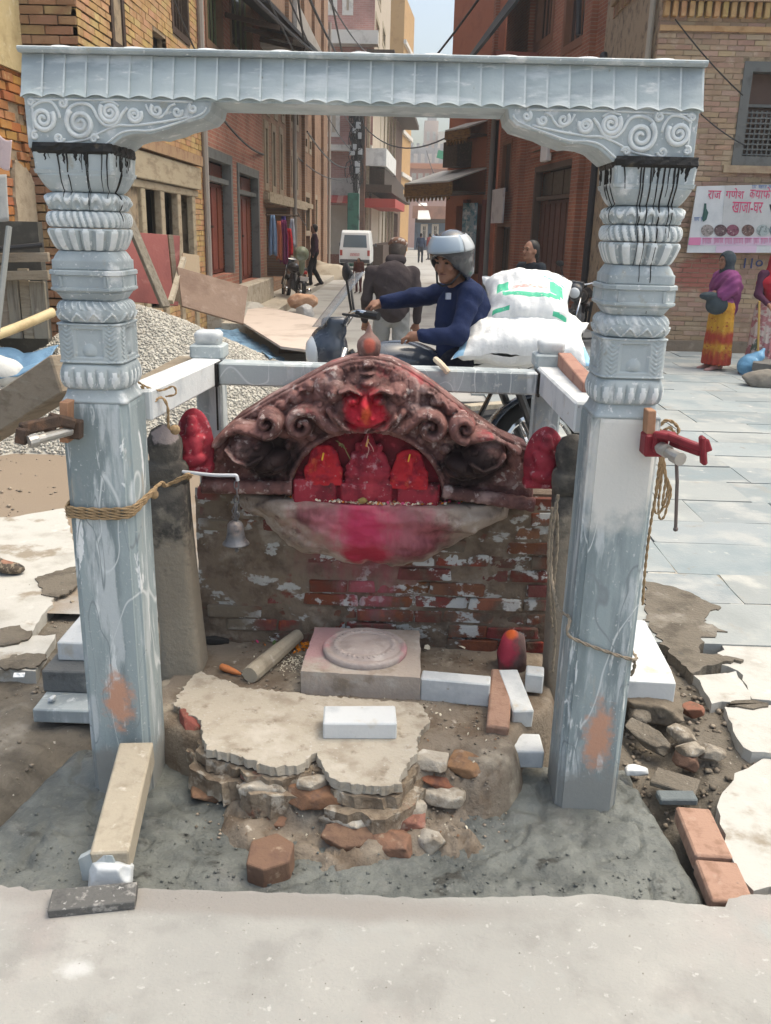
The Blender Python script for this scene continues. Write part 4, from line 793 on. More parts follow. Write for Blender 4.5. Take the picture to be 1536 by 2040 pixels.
# the face
dome(733, 782, 62, 50, .050); dome(729, 826, 56, 42, .082); dome(728, 850, 44, 28, .080); dome(690, 806, 26, 30, .066, .3, True); dome(670, 778, 26, 27, .064, 0, True); dome(668, 776, 13, 13, .074, 0, True)
dome(704, 790, 17, 13, .088, .2, True); dome(729, 806, 17, 28, .100); dome(718, 822, 10, 9, .098, 0, True); dome(733, 758, 21, 15, .062); dome(733, 758, 14, 9, .072); dome(733, 741, 17, 5, .054); dome(734, 725, 12, 9, .036)
tub([(672, 820), (690, 842), (728, 858), (768, 845), (788, 822)], 8, 8, .086); tub([(660, 812), (672, 832), (694, 856), (728, 872)], 10, 7, .072, True); tub([(682, 772), (700, 766), (722, 778)], 8, 5, .094, True)
# mouth cut
dM, _ = polyd(U, V, [(692, 834), (710, 841), (729, 842), (748, 842), (766, 836)]); Hh -= .016 * np.exp(-(dM / 3.5) ** 2)
for x, y in ((640, 800), (655, 780), (600, 842), (520, 880)):
    for q in (0, 1):
        X_, Y_ = (x, y) if not q else mirp(x, y); Hh -= .005 * np.exp(-((np.hypot(U - X_, V - Y_) - 7) / 2) ** 2)
# arched niche
e1 = np.hypot((U - 731) / 150, (V - 985 - (U - 731) * .025) / 128); arch = (V < 995)
Hh = np.where((e1 < 1.10) & (e1 > .985) & arch, np.maximum(Hh * .55, .026 * np.sqrt(np.clip(1 - ((e1 - 1.042) / .06) ** 2, 0, 1))), Hh)
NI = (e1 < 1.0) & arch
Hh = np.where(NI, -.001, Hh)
lo_ = (V > 948 + (U - 731) * .025) & ~NI & (e1 > 1.05); Hh = np.where(lo_, np.minimum(Hh, .006), Hh)
Hh += .0022 * vnoise(GX, GZ, 45, 21) + .0022 * vnoise(GX, GZ, 120, 22) - .0035 * np.exp(-(np.abs(vnoise(GX, GZ, 30, 24, 2)) / .06) ** 2) * (~NI)
edge = np.clip(dE / 7, 0, 1); Yy = YT - np.where(NI, -.003, Hh * 1.3) + (1 - edge) * .03
i = np.arange(nx * nz).reshape(nx, nz); Vv = np.stack([GX, Yy, GZ], -1).reshape(-1, 3)
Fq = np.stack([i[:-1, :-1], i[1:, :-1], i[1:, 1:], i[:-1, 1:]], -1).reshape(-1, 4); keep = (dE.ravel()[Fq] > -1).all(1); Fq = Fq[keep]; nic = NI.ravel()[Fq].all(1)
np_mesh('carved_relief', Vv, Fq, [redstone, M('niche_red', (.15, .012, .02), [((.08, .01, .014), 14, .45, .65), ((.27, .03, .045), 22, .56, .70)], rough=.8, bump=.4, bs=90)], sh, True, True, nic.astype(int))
m = MB(); goldm = M('ochre_stain', (.33, .16, .05), [((.16, .07, .04), 20, .5, .7), ((.45, .30, .14), 40, .6, .74)], rough=.7, bump=.4, bs=100)
pts = []
for k in range(41):
    a = math.pi * (1 - k / 40) ; px = 731 + 153 * math.cos(a); py = 985 - 131 * math.sin(a) + (px - 731) * .025; pts.append(A(px, py, YT - .020))
m.tube(pts[3:38], .0055, 8); m.build('arch_rim', goldm, sh, smooth=True)
# the three seated figures and their stands
def idol(px, top, base, wpx, mat, crown):
    s = 1 / 565.; c = A(px, base, YT - .005); hgt = A(px, top, YT).z - c.z; wd = wpx * s; q = SD(.012)
    B = lambda x, y, z: (c.x + x * wd, YT + .006 - y, c.z + z * hgt)
    q.box(B(0, .022, .09), (wd * .5, .03, hgt * .09), .006); q.ell(B(0, .03, .24), (wd * .5, .028, hgt * .11)); q.ell(B(-.26, .036, .26), (wd * .22, .02, hgt * .08)); q.ell(B(.26, .036, .26), (wd * .22, .02, hgt * .08))
    q.ell(B(0, .02, .48), (wd * .30, .028, hgt * .24)); q.ell(B(0, .034, .44), (wd * .22, .026, hgt * .13)); q.ell(B(0, .03, .74), (wd * .19, .026, hgt * .13)); q.cap(B(-.30, .018, .58), B(-.42, .026, .36), .013, .010); q.cap(B(.30, .018, .58), B(.42, .026, .36), .013, .010)
    q.cap(B(-.42, .026, .36), B(-.15, .048, .34), .010, .008); q.cap(B(.42, .026, .36), B(.15, .048, .34), .010, .008); q.cap(B(0, .052, .76), B(.03, .058, .56), .009, .006)
    if crown: q.cap(B(0, .024, .84), B(0, .02, .98), .02, .010); q.ell(B(-.24, .018, .74), (.012, .008, .016)); q.ell(B(.24, .018, .74), (.012, .008, .016))
    else: q.ell(B(0, .02, .72), (wd * .36, .02, hgt * .26))
    q.obj('idol', mat, .0036, sh, True, disp=lambda P: (.0035 * vnoise(P[..., 0] * 1.3, P[..., 2] + P[..., 1], 55, int(px), 3)).astype(np.float32))
idol(646, 882, 962, 76, redbright, False); idol(733, 860, 968, 92, redpig, True); idol(814, 892, 970, 78, redbright, False)
for k, (x0, x1, y0, y1, dp) in enumerate(((584, 876, 961, 996, .030), (588, 672, 950, 992, .048), (680, 782, 958, 994, .055), (790, 872, 962, 998, .048))):
    p0 = A(x0, y1 + 8, YT); p1 = A(x1, y0, YT); m = MB(); m.box(((p0.x + p1.x) / 2, YT - dp / 2 + .004, (p0.z + p1.z) / 2), (p1.x - p0.x, dp, p1.z - p0.z), None, .005); m.jitter(.003, 60, k); m.build('idol_stand', redpig, sh, bevel=.003)
m = MB(); yw = M('yellow_mark', (.75, .42, .05), rough=.8, bump=.1)
for px, py, w_ in ((646, 902, .006), (733, 875, .007), (727, 812, .006), (815, 905, .005)): p = A(px, py, YT); m.box((p.x, YT - {812: .106, 875: .055}.get(py, .056), p.z), (w_, .004, .028), Matrix.Rotation(.2, 3, 'Y'), .001)
stuff(m.build('paste_mark', yw, sh))
# side stelae
def stele(px, top, bot, wpx, label):
    c = A(px, (top + bot) / 2, 2.99); hz = (A(px, top, 2.99).z - A(px, bot, 2.99).z) / 2; hx = wpx / 1150.; q = SD(.014)
    q.ell((c.x, 3.005, c.z - hz * .2), (hx, .028, hz * 1.2)); q.box((c.x, 2.995, c.z - hz * .86), (hx * .95, .035, hz * .12), .006)
    q.ell((c.x, 2.972, c.z + hz * .38), (hx * .34, .024, hz * .21)); q.ell((c.x, 2.972, c.z + hz * .66), (hx * .22, .016, hz * .16)); q.ell((c.x, 2.972, c.z - hz * .08), (hx * .52, .028, hz * .34)); q.ell((c.x, 2.966, c.z - hz * .52), (hx * .72, .03, hz * .24))
    q.cap((c.x - hx * .5, 2.972, c.z + hz * .12), (c.x - hx * .2, 2.952, c.z - hz * .26), .010, .008); q.cap((c.x + hx * .5, 2.972, c.z + hz * .12), (c.x + hx * .2, 2.952, c.z - hz * .26), .010, .008)
    o = q.obj('carved_stele', redpig, .0042, None, False, clip=lambda P: (c.z - hz) - P[..., 2], disp=lambda P: (.0012 * vnoise(P[..., 0] * 1.3, P[..., 2] + P[..., 1], 60, 5, 3)).astype(np.float32)); tag(o, label, 'stone carving', 'small red stone carvings beside the gable')
stele(386, 815, 942, 78, 'small red stele with seated figure left of the gable'); stele(1086, 852, 972, 84, 'small red stele with seated figure right of the gable')
m = MB(); p = A(735, 690, 3.12); m.lathe([(.030, -.062), (.034, -.045), (.024, -.038), (.038, -.028), (.043, 0), (.040, .018), (.029, .033), (.016, .044), (.009, .058), (.004, .075), (.0, .08)], 24, p); m.build('finial', M('finial_stone', (.20, .115, .10), [((.11, .06, .055), 14, .5, .7), ((.36, .26, .23), 22, .55, .75), ((.40, .10, .07), 18, .6, 1.1, 'ball', (tuple(A(735, 688, 3.08)), (.025, .03, .03)))], rough=.6, bump=.3), sh, smooth=True)
# roped moulding under the beasts
for a, b in (((404, 968), (582, 972)), ((882, 978), (1064, 1006))):
    m = MB(); Aa = A(*a, 3.03); Bb = A(*b, 3.03); n = 50; vs = []; rr_ = []
    for k in range(n + 1): vs.append(Aa.lerp(Bb, k / n)); rr_.append(.023 + .004 * abs(math.sin(k * .55)))
    m.tube(vs, rr_, 14); m.build('roped_moulding', redstone, sh, smooth=True)
# brick base, its bricks laid one by one
brick_sh = M('shrine_brick', (.19, .068, .047), [((.11, .045, .033), 12, .42, .66), ((.40, .105, .04), 9, .60, .72), ((.145, .12, .092), 6, .47, .66), ((.50, .51, .50), (11, 11, 15), .545, .60), ((.12, .09, .07), 22, .60, .70), ((.36, .09, .12), (40, 40, 9), .1, 1.15, 'ball', ((-.11, 3.1, .44), (.14, .2, .28))), ((.19, .155, .115), 7, .6, 1.15, 'ball', ((-.68, 3.1, .38), (.16, .3, .34)))], rough=.9, bump=.6, bs=80, var=.3, sat=.15)
mort_sh = M('shrine_mortar', (.165, .125, .095), [((.09, .065, .05), 12, .45, .7), ((.42, .41, .38), 9, .62, .7)], rough=.95, bump=.7, bs=60)
m = MB(); m.box((-.09, 3.235, .40), (1.34, .15, .66)); m.build('brick_core', mort_sh, sh)
vars_ = []
for k in range(4):
    b = MB(); b.box((0, 0, 0), (1, 1, 1), None, .06)
    b.v = [tuple(Vector(v) + Vector(noise.noise_vector(Vector(v) * 2.3 + Vector((k * 9, 0, 0)))) * .07) for v in b.v]
    me = bpy.data.meshes.new('brick'); me.from_pydata(b.v, [], b.f); me.materials.append(brick_sh); me.update(); vars_.append(me)
rg = random.Random(11); z = .085; row = 0
while z < .70:
    hgt = rg.uniform(.044, .052); x = -.765 - rg.uniform(0, .1)
    while x < .58:
        L = rg.choice([.205, .205, .10, .15]) * rg.uniform(.92, 1.04); x1 = x + L
        if x1 > -.76 and x < .575:
            xa, xb = max(x, -.765), min(x1, .575)
            if xb - xa > .03 and rg.random() < .95:
                o = bpy.data.objects.new('brick', rg.choice(vars_)); COL.objects.link(o); o.parent = sh; o.scale = (xb - xa, .10, hgt); o.rotation_euler = (rg.uniform(-.05, .05), rg.uniform(-.02, .02), rg.uniform(-.04, .04))
                o.location = Vector(((xa + xb) / 2, 3.196 + rg.uniform(-.013, .010), z + hgt / 2)) - sh.location
        x = x1 + rg.uniform(.008, .014)
    z += hgt + rg.uniform(.009, .013); row += 1
plm = M('shrine_plaster', (.38, .31, .255), [((.26, .205, .16), 9, .45, .7), ((.52, .49, .45), 7, .55, .72), ((.45, .47, .46), 20, .62, .74)], rough=.95, bump=.6, bs=60)
wx, wz = np.meshgrid(np.arange(-.775, .585, .0065), np.arange(.075, .722, .0065), indexing='ij')
cov = -.0035 + .011 * np.exp(-((wx + .50) / .20) ** 2 - ((wz - .52) / .20) ** 2) + .008 * np.exp(-((wx + .62) / .22) ** 2 - ((wz - .30) / .22) ** 2) + .007 * np.exp(-((wx + .1) / .5) ** 2 - ((wz - .47) / .07) ** 2) + .006 * np.exp(-((wx - .42) / .12) ** 2 - ((wz - .62) / .09) ** 2)
wy = 3.1455 - cov - .011 * vnoise(wx, wz * 1.5, 6, 81, 3) - .006 * vnoise(wx, wz * 1.3, 24, 82, 3) - .002 * vnoise(wx, wz, 80, 83, 2)
smear_m = M('wall_smear', (.20, .155, .115), [((.115, .085, .063), 9, .44, .64), ((.31, .265, .215), 7, .53, .70), ((.43, .43, .41), (10, 10, 16), .575, .625), ((.17, .06, .045), 15, .60, .72), ((.27, .085, .095), (30, 30, 10), .1, 1.3, 'ball', ((-.11, 3.1, .50), (.26, .2, .20)))], rough=.95, bump=.8, bs=80)
i_ = np.arange(wx.size).reshape(wx.shape); np_mesh('plaster_remains', np.stack([wx, wy, wz], -1).reshape(-1, 3), np.stack([i_[:-1, :-1], i_[1:, :-1], i_[1:, 1:], i_[:-1, 1:]], -1).reshape(-1, 4), smear_m, sh)
# offering ledge: a plastered swelling stained with powder
ledge_m = M('ledge_plaster', (.36, .295, .245), [((.22, .165, .135), 9, .44, .64), ((.50, .44, .39), 7, .52, .68), ((.14, .10, .085), 18, .60, .72), ((.10, .04, .04), (7, 7, 14), .6, 1.25, 'ball', ((-.30, 2.95, .66), (.10, .2, .045))), ((.14, .035, .04), (5, 5, 12), .55, 1.3, 'ball', ((.05, 2.98, .58), (.16, .2, .11))), ((.45, .15, .18), (26, 26, 9), .2, 1.35, 'ball', ((-.11, 3.0, .64), (.27, .3, .15))), ((.54, .045, .12), (30, 30, 7), .2, 1.3, 'ball', ((-.13, 3.0, .62), (.12, .25, .16))), ((.40, .03, .06), 14, .6, 1.2, 'ball', ((-.12, 3.0, .50), (.10, .2, .08)))], rough=.75, bump=.45, bs=70)
q = SD(.03); cl = A(740, 1005, 2.98); q.ell((cl.x - .02, 3.185, .73), (.45, .205, .30)); q.ell((cl.x - .24, 3.16, .685), (.23, .16, .075)); q.ell((cl.x + .26, 3.16, .675), (.24, .19, .085)); q.ell((cl.x + .12, 3.18, .60), (.22, .17, .12)); q.ell((cl.x + .40, 3.17, .66), (.10, .09, .05)); q.ell((cl.x - .40, 3.17, .665), (.12, .08, .05)); q.ell((cl.x - .05, 3.19, .50), (.16, .08, .05)); q.ell((cl.x - .16, 3.19, .62), (.20, .15, .10))
def dsp(P): return (.030 * vnoise(P[..., 0] * 1.2, P[..., 2] * 2.2 + P[..., 1], 9, 33, 4)).astype(np.float32)
q.obj('offering_ledge', ledge_m, .009, sh, True, clip=lambda P: P[..., 2] - .715 - .02 * (3.15 - P[..., 1]) - .006 * vnoise(P[..., 0], P[..., 1], 16, 35), disp=dsp)
# petals, rice and powder lying on the ledge and the floor
def petals(name, n, fn, mats, s0, s1, seed):
    rs = np.random.RandomState(seed); m = MB()
    for k in range(n):
        x, y, z = fn(rs); s = s0 + (s1 - s0) * rs.rand(); m.cur = rs.randint(len(mats)); q = Euler((rs.uniform(-.9, .9), rs.uniform(-.9, .9), rs.uniform(0, 6.3))).to_matrix(); c = Vector((x, y, z + s * .4))
        m.add([c + q @ Vector(v) for v in ((-s, -s * .5, 0), (0, -s * .7, s * .25), (s, -s * .3, 0), (s * .8, s * .5, .1 * s), (0, s * .75, s * .3), (-s * .8, s * .5, 0))], [(0, 1, 4, 5), (1, 2, 3, 4)])
    return stuff(m.build(name, mats))
pm = [M('petal_orange', (.75, .25, .02), rough=.7, bump=0), M('petal_pink', (.60, .07, .18), rough=.7, bump=0), M('petal_cream', (.72, .66, .52), rough=.8, bump=0), M('petal_green', (.10, .16, .05), rough=.7, bump=0), M('petal_brown', (.22, .13, .08), rough=.9, bump=0)]
lz = lambda x, y: .72 + .02 * (3.15 - y)
tag(petals('offering_petals', 420, lambda r: (lambda x: (x, 2.992 + .10 * ((x + .09) / .45) ** 2 + r.uniform(-.004, .03), .722))(-.1 + .32 * np.clip(r.normal(0, .5), -1, 1)), [pm[2], pm[2], pm[2], pm[0], pm[1], pm[4]], .003, .008, 1))
def onm(r, px, py, sp):
    p = G(px + r.normal(0, sp), py + r.normal(0, sp * .45), .1); return p.x, p.y, float(mound_h(np.array([p.x]), np.array([p.y]))[0]) + .003
petals('marigold_petals', 70, lambda r: onm(r, 590, 1284, 12), [pm[0]], .004, .011, 2)
petals('floor_petals', 260, lambda r: onm(r, r.uniform(500, 980), 1268, 20), [pm[2], pm[1], pm[0], pm[3], pm[4]], .004, .011, 3)
petals('leaf_litter', 90, lambda r: onm(r, r.uniform(820, 990), 1275, 14), [pm[3], pm[4], pm[2]], .006, .017, 4)
petals('rice_grains', 260, lambda r: onm(r, 585, 1315, 24), [pm[2]], .0025, .0045, 5)
petals('stone_chips', 240, lambda r: onm(r, r.uniform(450, 980), r.uniform(1360, 1640), 22), [pm[2], pm[4]], .002, .006, 6)
m = MB(); p = A(722, 995, 2.98); m.ball((0, 0, 0), (.018, .014, .012), 12, 8); m.jitter(.006, 80); m.xf(Matrix.Translation((p.x, 2.996, .733))); tag(m.build('wilted_flower', M('wilted', (.30, .22, .08), rough=.9), smooth=True), 'wilted yellow brown flower on the offering ledge', 'flower')
m = MB()
for k in range(7):
    p = A(672 + k * 2.5, 880 + k * 2, 3.03); q = Euler((.5 * k, .4, k * 1.1)).to_matrix(); m.add([p + q @ Vector(v) for v in ((-.008, 0, 0), (0, -.006, .004), (.010, 0, 0), (0, .006, .003))], [(0, 1, 2, 3)])
m.tube([A(684, 886, 3.03), A(690, 900, 3.032), A(698, 915, 3.04)], .0018, 5); tag(m.build('flower_sprig', M('sprig', (.26, .25, .11), rough=.8)), 'yellow green sprig stuck beside the left idol', 'sprig')
m = MB(); m.tube(crv([A(733, 868, 3.0), A(731, 885, 3.0), A(735, 895, 3.0), A(730, 912, 3.0)], 5), .0016, 5); m.tube(crv([A(734, 880, 3.0), A(742, 892, 3.0), A(744, 900, 3.0)], 5), .0014, 5); tag(m.build('thread', M('thread', (.55, .32, .28), rough=.9)), 'pinkish thread hanging from the mouth of the carved face', 'thread')
# ---------------------------------------------------------------- old stone posts
oldst = M('old_stone', (.10, .092, .08), [((.05, .047, .044), 10, .43, .62), ((.19, .17, .14), 18, .53, .68), ((.27, .235, .185), 20, .7, 1.2, 'ball', ((-.80, 2.86, .28), (.25, .3, .36))), ((.30, .265, .21), 9, .6, 1.15, 'ball', ((-.78, 2.80, .12), (.25, .3, .25))), ((.33, .28, .27), 30, .8, 1.1, 'ball', ((-.80, 2.85, .98), (.06, .1, .035))), ((.25, .215, .17), 20, .7, 1.2, 'ball', ((.58, 2.86, .30), (.25, .3, .4)))], rough=.9, bump=.6, bs=50)
def old_post(b, t, hw, label, lean):
    o = thing('stone_post', label, 'stone post', (b.x, b.y, b.z), 'old stone posts in front of the brick shrine'); m = MB(); H_ = t.z - b.z; rings = []
    for z, k, p in ((-.12, 1.25, 7), (.02, 1.16, 7), (.2, 1.08, 7), (.45, 1.02, 7), (.66, .98, 6), (.80, .95, 6)):
        c = b.lerp(t, z / 1.0); rings.append((b.z + z * H_, [(c.x + x, c.y + y) for x, y in ringpts(hw * k, p, 40)]))
    m.loft(rings); m.jitter(.005, 14); m.build('post', oldst, o, smooth=True); m = MB(); rings = []
    for z, k, p in ((.79, .98, 5), (.815, 1.06, 4), (.85, 1.08, 3), (.868, .98, 3), (.872, .82, 3), (.885, .84, 2.5), (.92, .93, 2.2), (.95, .9, 2.), (.985, .62, 2.), (1.0, .2, 2.)):
        c = b.lerp(t, z); rings.append((b.z + z * H_, [(c.x + x, c.y + y) for x, y in ringpts(hw * k, p, 40)]))
    m.loft(rings); m.jitter(.004, 16); m.build('knob', oldst, o, smooth=True)
pb = A(398, 1312, 2.86); ptp = A(350, 866, 2.86); old_post(Vector((pb.x - .072, 2.93, .05)), Vector((ptp.x - .060, 2.93, ptp.z + .015)), .066, 'dark weathered stone post with rounded head, left of the shrine', 0)
pb = A(1094, 1330, 2.86); ptp = A(1112, 880, 2.86); old_post(Vector((pb.x + .075, 2.93, .05)), Vector((ptp.x + .065, 2.93, ptp.z + .01)), .066, 'dark weathered stone post mostly hidden behind right column', 0)
p = G(350, 1340, .06); rock('stone', 340, 1385, .03, (.075, .06, .06), M('pale_earthstone', (.30, .26, .20), [((.2, .17, .13), 9, .5, .7)], rough=.95, bump=.5), 'earthy stone at the foot of the left old stone post', 'stone', None, 21)
# ---------------------------------------------------------------- bell on its arm
b = thing('bell', 'small grey bell hanging by a chain from a silver arm', 'bell', A(470, 1085, 2.86)); YB = 2.86
bell_m = M('bell_metal', (.17, .17, .18), [((.27, .22, .20), 16, .5, .72), ((.09, .09, .10), 24, .5, .7)], rough=.5, bump=.2, metal=.6)
alu = M('silver_paint', (.66, .68, .72), rough=.35, bump=.05, metal=.3)
m = MB(); m.tube(crv([A(350, 938, YB + .03), A(420, 946, YB + .01), A(462, 947, YB), A(471, 948, YB), A(474, 958, YB)], 6), .0062, 10); m.build('arm', alu, b, smooth=True)
m = MB(); s = 1 / 600.; c = A(470, 1083, YB); m.lathe([(.0, .0855), (.011, .0855), (.015, .082), (.022, .078), (.027, .07), (.029, .05), (.031, .03), (.036, .014), (.045, .004), (.047, .0), (.043, -.001), (.038, .004), (.0, .05)], 28, c); m.build('bell_body', bell_m, b, smooth=True)
m = MB(); m.tube([A(470, 1060, YB), A(472, 1092, YB)], .004, 6); m.ball(A(472, 1096, YB), .008, 8, 6); m.build('clapper', bell_m, b)
def link(m, c, r, rx, q): m.tube([c + q @ Vector((r * math.cos(a), 0, rx * math.sin(a))) for a in np.linspace(0, 2 * math.pi, 15)[:-1]], .0022, 5, closed=True)
for k, y in enumerate(range(962, 1040, 15)):
    m = MB(); link(m, A(471 + (k % 2), y + 4, YB), .008, .0155, Matrix.Rotation(.3 + (k % 2) * 1.5, 3, 'Z')); m.build('chain_link', bell_m, b, smooth=True)
m = MB()
for k in range(7): m.tube([A(470, 1000 + k * 5, YB - .005), A(462 + 5 * (k % 4), 1018 + k * 3, YB - .008), A(471, 1040, YB - .004)], .0022, 5)
m.build('chain_bunch', bell_m, b, smooth=True)
# ---------------------------------------------------------------- lotus stone and things on the plinth floor
lot_m = M('lotus_stone', (.42, .36, .335), [((.32, .27, .25), 12, .46, .7), ((.54, .485, .455), 10, .54, .74), ((.46, .235, .255), 16, .45, .95, 'ball', ((-.30, 2.98, .19), (.09, .14, .06))), ((.47, .27, .28), 20, .5, 1.0, 'ball', ((.05, 2.86, .19), (.05, .16, .05)))], rough=.85, bump=.35, bs=80)
lt = thing('lotus_stone', 'round carved lotus disc on a square pale stone block', 'carved stone', (-.12, 2.9, .09))
m = MB(); pl = G(598, 1337, .18); pr_ = G(838, 1350, .18); m.loft([(.07, jag([(pl.x, pl.y), (pr_.x, pr_.y), (pr_.x - .0, pr_.y + .38), (pl.x + .015, pl.y + .36)], .02, .004, 61)), (.18, jag([(pl.x, pl.y), (pr_.x, pr_.y), (pr_.x - .0, pr_.y + .38), (pl.x + .015, pl.y + .36)], .02, .002, 62))]); m.build('block', M('lotus_block', (.42, .36, .31), [((.28, .23, .18), 10, .5, .7), ((.53, .49, .44), 8, .52, .72), ((.47, .29, .29), 12, .6, 1.15, 'ball', ((-.30, 2.98, .19), (.12, .2, .05)))], rough=.9, bump=.5, bs=60), lt)
c = G(727, 1291, .19); m = MB(); m.lathe([(.152, -.008), (.155, -.002), (.155, .012), (.150, .018), (.138, .019), (.134, .015), (.122, .016), (.116, .024), (.098, .026), (.094, .022), (.086, .024), (.06, .030), (.03, .031), (.012, .027), (0, .027)], 64, (c.x, c.y, .184)); m.jitter(.0015, 40)
m.build('disc', lot_m, lt, smooth=True); m = MB()
for k in range(36):
    a = 2 * math.pi * k / 36; m.ball((c.x + .107 * math.cos(a), c.y + .107 * math.sin(a), .208), (.011, .0075, .004), 8, 5, Matrix.Rotation(a, 3, 'Z'))
m.build('petal_ring', lot_m, lt, smooth=True)
wb = 'loose white marble blocks on the plinth'
def blk(a, b, wd, ht, label, seed=0, mat=None, tilt=0.):
    m = MB(); m.beam(a, b, wd, ht, .004, tilt); m.jitter(.0012, 40, seed); return tag(m.build('marble_block', mat or marble_white, bevel=.002), label, 'marble block', wb)
a = G(641, 1474, .115); b_ = G(788, 1474, .115); up = Vector((0, .055, .03)); blk(a + up, b_ + up, .11, .06, 'white marble block lying alone on the pale plaster slab', 1)
a = G(838, 1397, .085); b_ = G(976, 1410, .085); up = Vector((0, .032, .045)); blk(a + up, b_ + up, .065, .09, 'long white marble block standing on edge beside lotus stone', 2)
a = G(1040, 1452, .06); b_ = a + Vector((-.03, .24, .03)); blk(a + Vector((0, 0, .035)), b_ + Vector((0, 0, .035)), .072, .07, 'white marble block pointing at viewer, right of salmon brick', 3)
a = G(1048, 1380, .1); b_ = G(1084, 1384, .1); blk(a + Vector((0, .04, .035)), b_ + Vector((0, .04, .035)), .07, .075, 'small grey white marble block touching the right old post', 4)
a = G(1022, 1522, -.0); b_ = G(1082, 1524, -.0); blk(a + Vector((-.005, .05, .02)), b_ + Vector((.0, .05, .02)), .11, .065, 'white marble block lowest on right, against the right column', 5)
laid('brick', G(990, 1462, .09), G(1000, 1345, .13), .075, .06, brick_salmon, 'salmon brick sloping towards the viewer between two marble blocks', 'brick', None, 31, .005)
rs2 = M('vermilion_stone', (.16, .10, .095), [((.08, .06, .06), 12, .5, .7), ((.50, .05, .085), 26, .5, 1.2, 'ball', (tuple(A(1006, 1290, 2.985)), (.05, .12, .085))), ((.62, .12, .03), 20, .4, 1.0, 'ball', (tuple(A(1018, 1264, 2.99)), (.03, .06, .018)))], rough=.7, bump=.4)
p = G(1022, 1335, .1); m = MB(); m.loft([(z_, [(x_ * (1 + .1 * math.sin(3 * z_ * 40)), y_) for x_, y_ in ringpts(r_, p_, 28)]) for z_, r_, p_ in ((-.07, .058, 3.5), (-.02, .056, 3.2), (.03, .05, 2.8), (.06, .038, 2.4), (.075, .02, 2), (.078, .004, 2))]); m.jitter(.012, 16, 5); m.jitter(.004, 60, 6); m.xf(Matrix.Translation((p.x, p.y + .05, .155))); tag(m.build('sacred_stone', rs2, smooth=True), 'upright rounded stone smeared with red powder behind the blocks', 'stone')
p = G(925, 1284, .1); m = MB(); m.ball((0, 0, 0), (.07, .045, .04), 24, 14); m.jitter(.028, 22, 7); m.jitter(.012, 60, 8); m.xf(Matrix.Translation((p.x, p.y + .03, .12))); tag(m.build('plastic_bag', M('black_plastic', (.012, .012, .013), [((.25, .25, .26), 60, .72, .76)], rough=.3, bump=.3, spec=.5)), 'crumpled black plastic bag among leaves at the brick wall', 'plastic bag')
m = MB(); a = G(498, 1345, .125); b_ = G(594, 1266, .125); m.tube([a, a.lerp(b_, .05), a.lerp(b_, .5), b_], [.030, .033, .031, .026], 12); m.jitter(.004, 30, 4); tag(m.build('log', wood_pale), 'short grey wooden log lying left of the lotus stone', 'log')
m = MB(); a = G(439, 1327, .11); b_ = G(480, 1343, .105); m.tube([a, a.lerp(b_, .06), a.lerp(b_, .3), a.lerp(b_, .7), b_], [.006, .0125, .0135, .010, .004], 12); tag(m.build('carrot', M('carrot', (.62, .22, .08), [((.5, .16, .05), 40, .5, .7)], rough=.6), smooth=True), 'small orange carrot on the dirt left of the log', 'carrot')
tag(chunk('brick_bit', 430, 1275, .1, (.11, .04, .03), .2, M('black_scrap', (.03, .028, .027), rough=.9), 'black scrap lying at the left foot of brick wall', 'scrap', None, (0, 0), .006))
# ---------------------------------------------------------------- timber prop, chips, flat slab in front
m = MB(); a = G(225, 1712, .055); b_ = A(274, 1500, 2.325); m.beam(a + Vector((0, -.02, 0)), b_, .10, .085, .004); m.jitter(.0025, 25); tag(m.build('timber', wood_pale, bevel=.003), 'cement stained timber sloping down from left column foot', 'timber')
chunk('marble_chip', 222, 1735, .03, (.115, .075, .075), .05, marble_white, 'white marble offcut under the low end of the timber', 'marble piece', None, (0, 0), .004)
m = MB(); q = [A(160, 1712, 1.90), A(186, 1695, 1.91), A(228, 1705, 1.90), A(246, 1752, 1.90), A(166, 1760, 1.89)]; m.prism([(v.x, v.z) for v in q], 1.885, 1.905, 'y'); m.xf(Matrix.Translation((0, 0, .012))); tag(m.build('marble_shard', marble, bevel=.002), 'thin grey marble shard leaning on the white offcut', 'marble piece')
m = MB(); a = G(100, 1800, .028); b_ = G(272, 1783, .028); m.beam(a, b_, .075, .024, .002); m.jitter(.002, 30); tag(m.build('stone_strip', M('mortar_slate', (.12, .118, .112), [((.30, .29, .27), 40, .52, .66), ((.07, .07, .07), 16, .5, .7), ((.46, .45, .43), 60, .62, .7)], rough=.85, bump=.6, bs=70), bevel=.002), 'flat grey strip with mortar crumbs on the pavement edge', 'stone strip')
# stacked marble pieces behind the left column, slab behind the right one
sp = 'stacked marble pieces behind the left column'
def sblk(px0, px1, py, z0, ht, dep, mat, label, jit=.002, name='marble_block'):
    a = G(px0, py, z0); b_ = G(px1, py, z0); m = MB(); m.box(((a.x + b_.x) / 2, a.y + dep / 2, z0 + ht / 2), (b_.x - a.x, dep, ht), None, .004); m.jitter(jit, 20, px0); return tag(m.build(name, mat, bevel=.003), label, 'marble block', sp)
sblk(66, 240, 1440, -.02, .055, .50, marble, 'lowest and widest grey marble piece behind the left column')
sblk(86, 240, 1378, .036, .085, .42, M('sooty_marble', (.13, .135, .135), [((.30, .30, .28), 8, .55, .72), ((.07, .07, .07), 14, .5, .7)], rough=.8, bump=.4), 'dark dusty middle piece of the marble stack behind left column')
sblk(116, 250, 1316, .122, .075, .36, marble_white, 'top white marble piece of the stack behind the left column')
rock('stone', 103, 1392, .05, (.016, .014, .014), marble_white, 'tiny white stone on the marble stack behind left column', 'stone', None, 23)
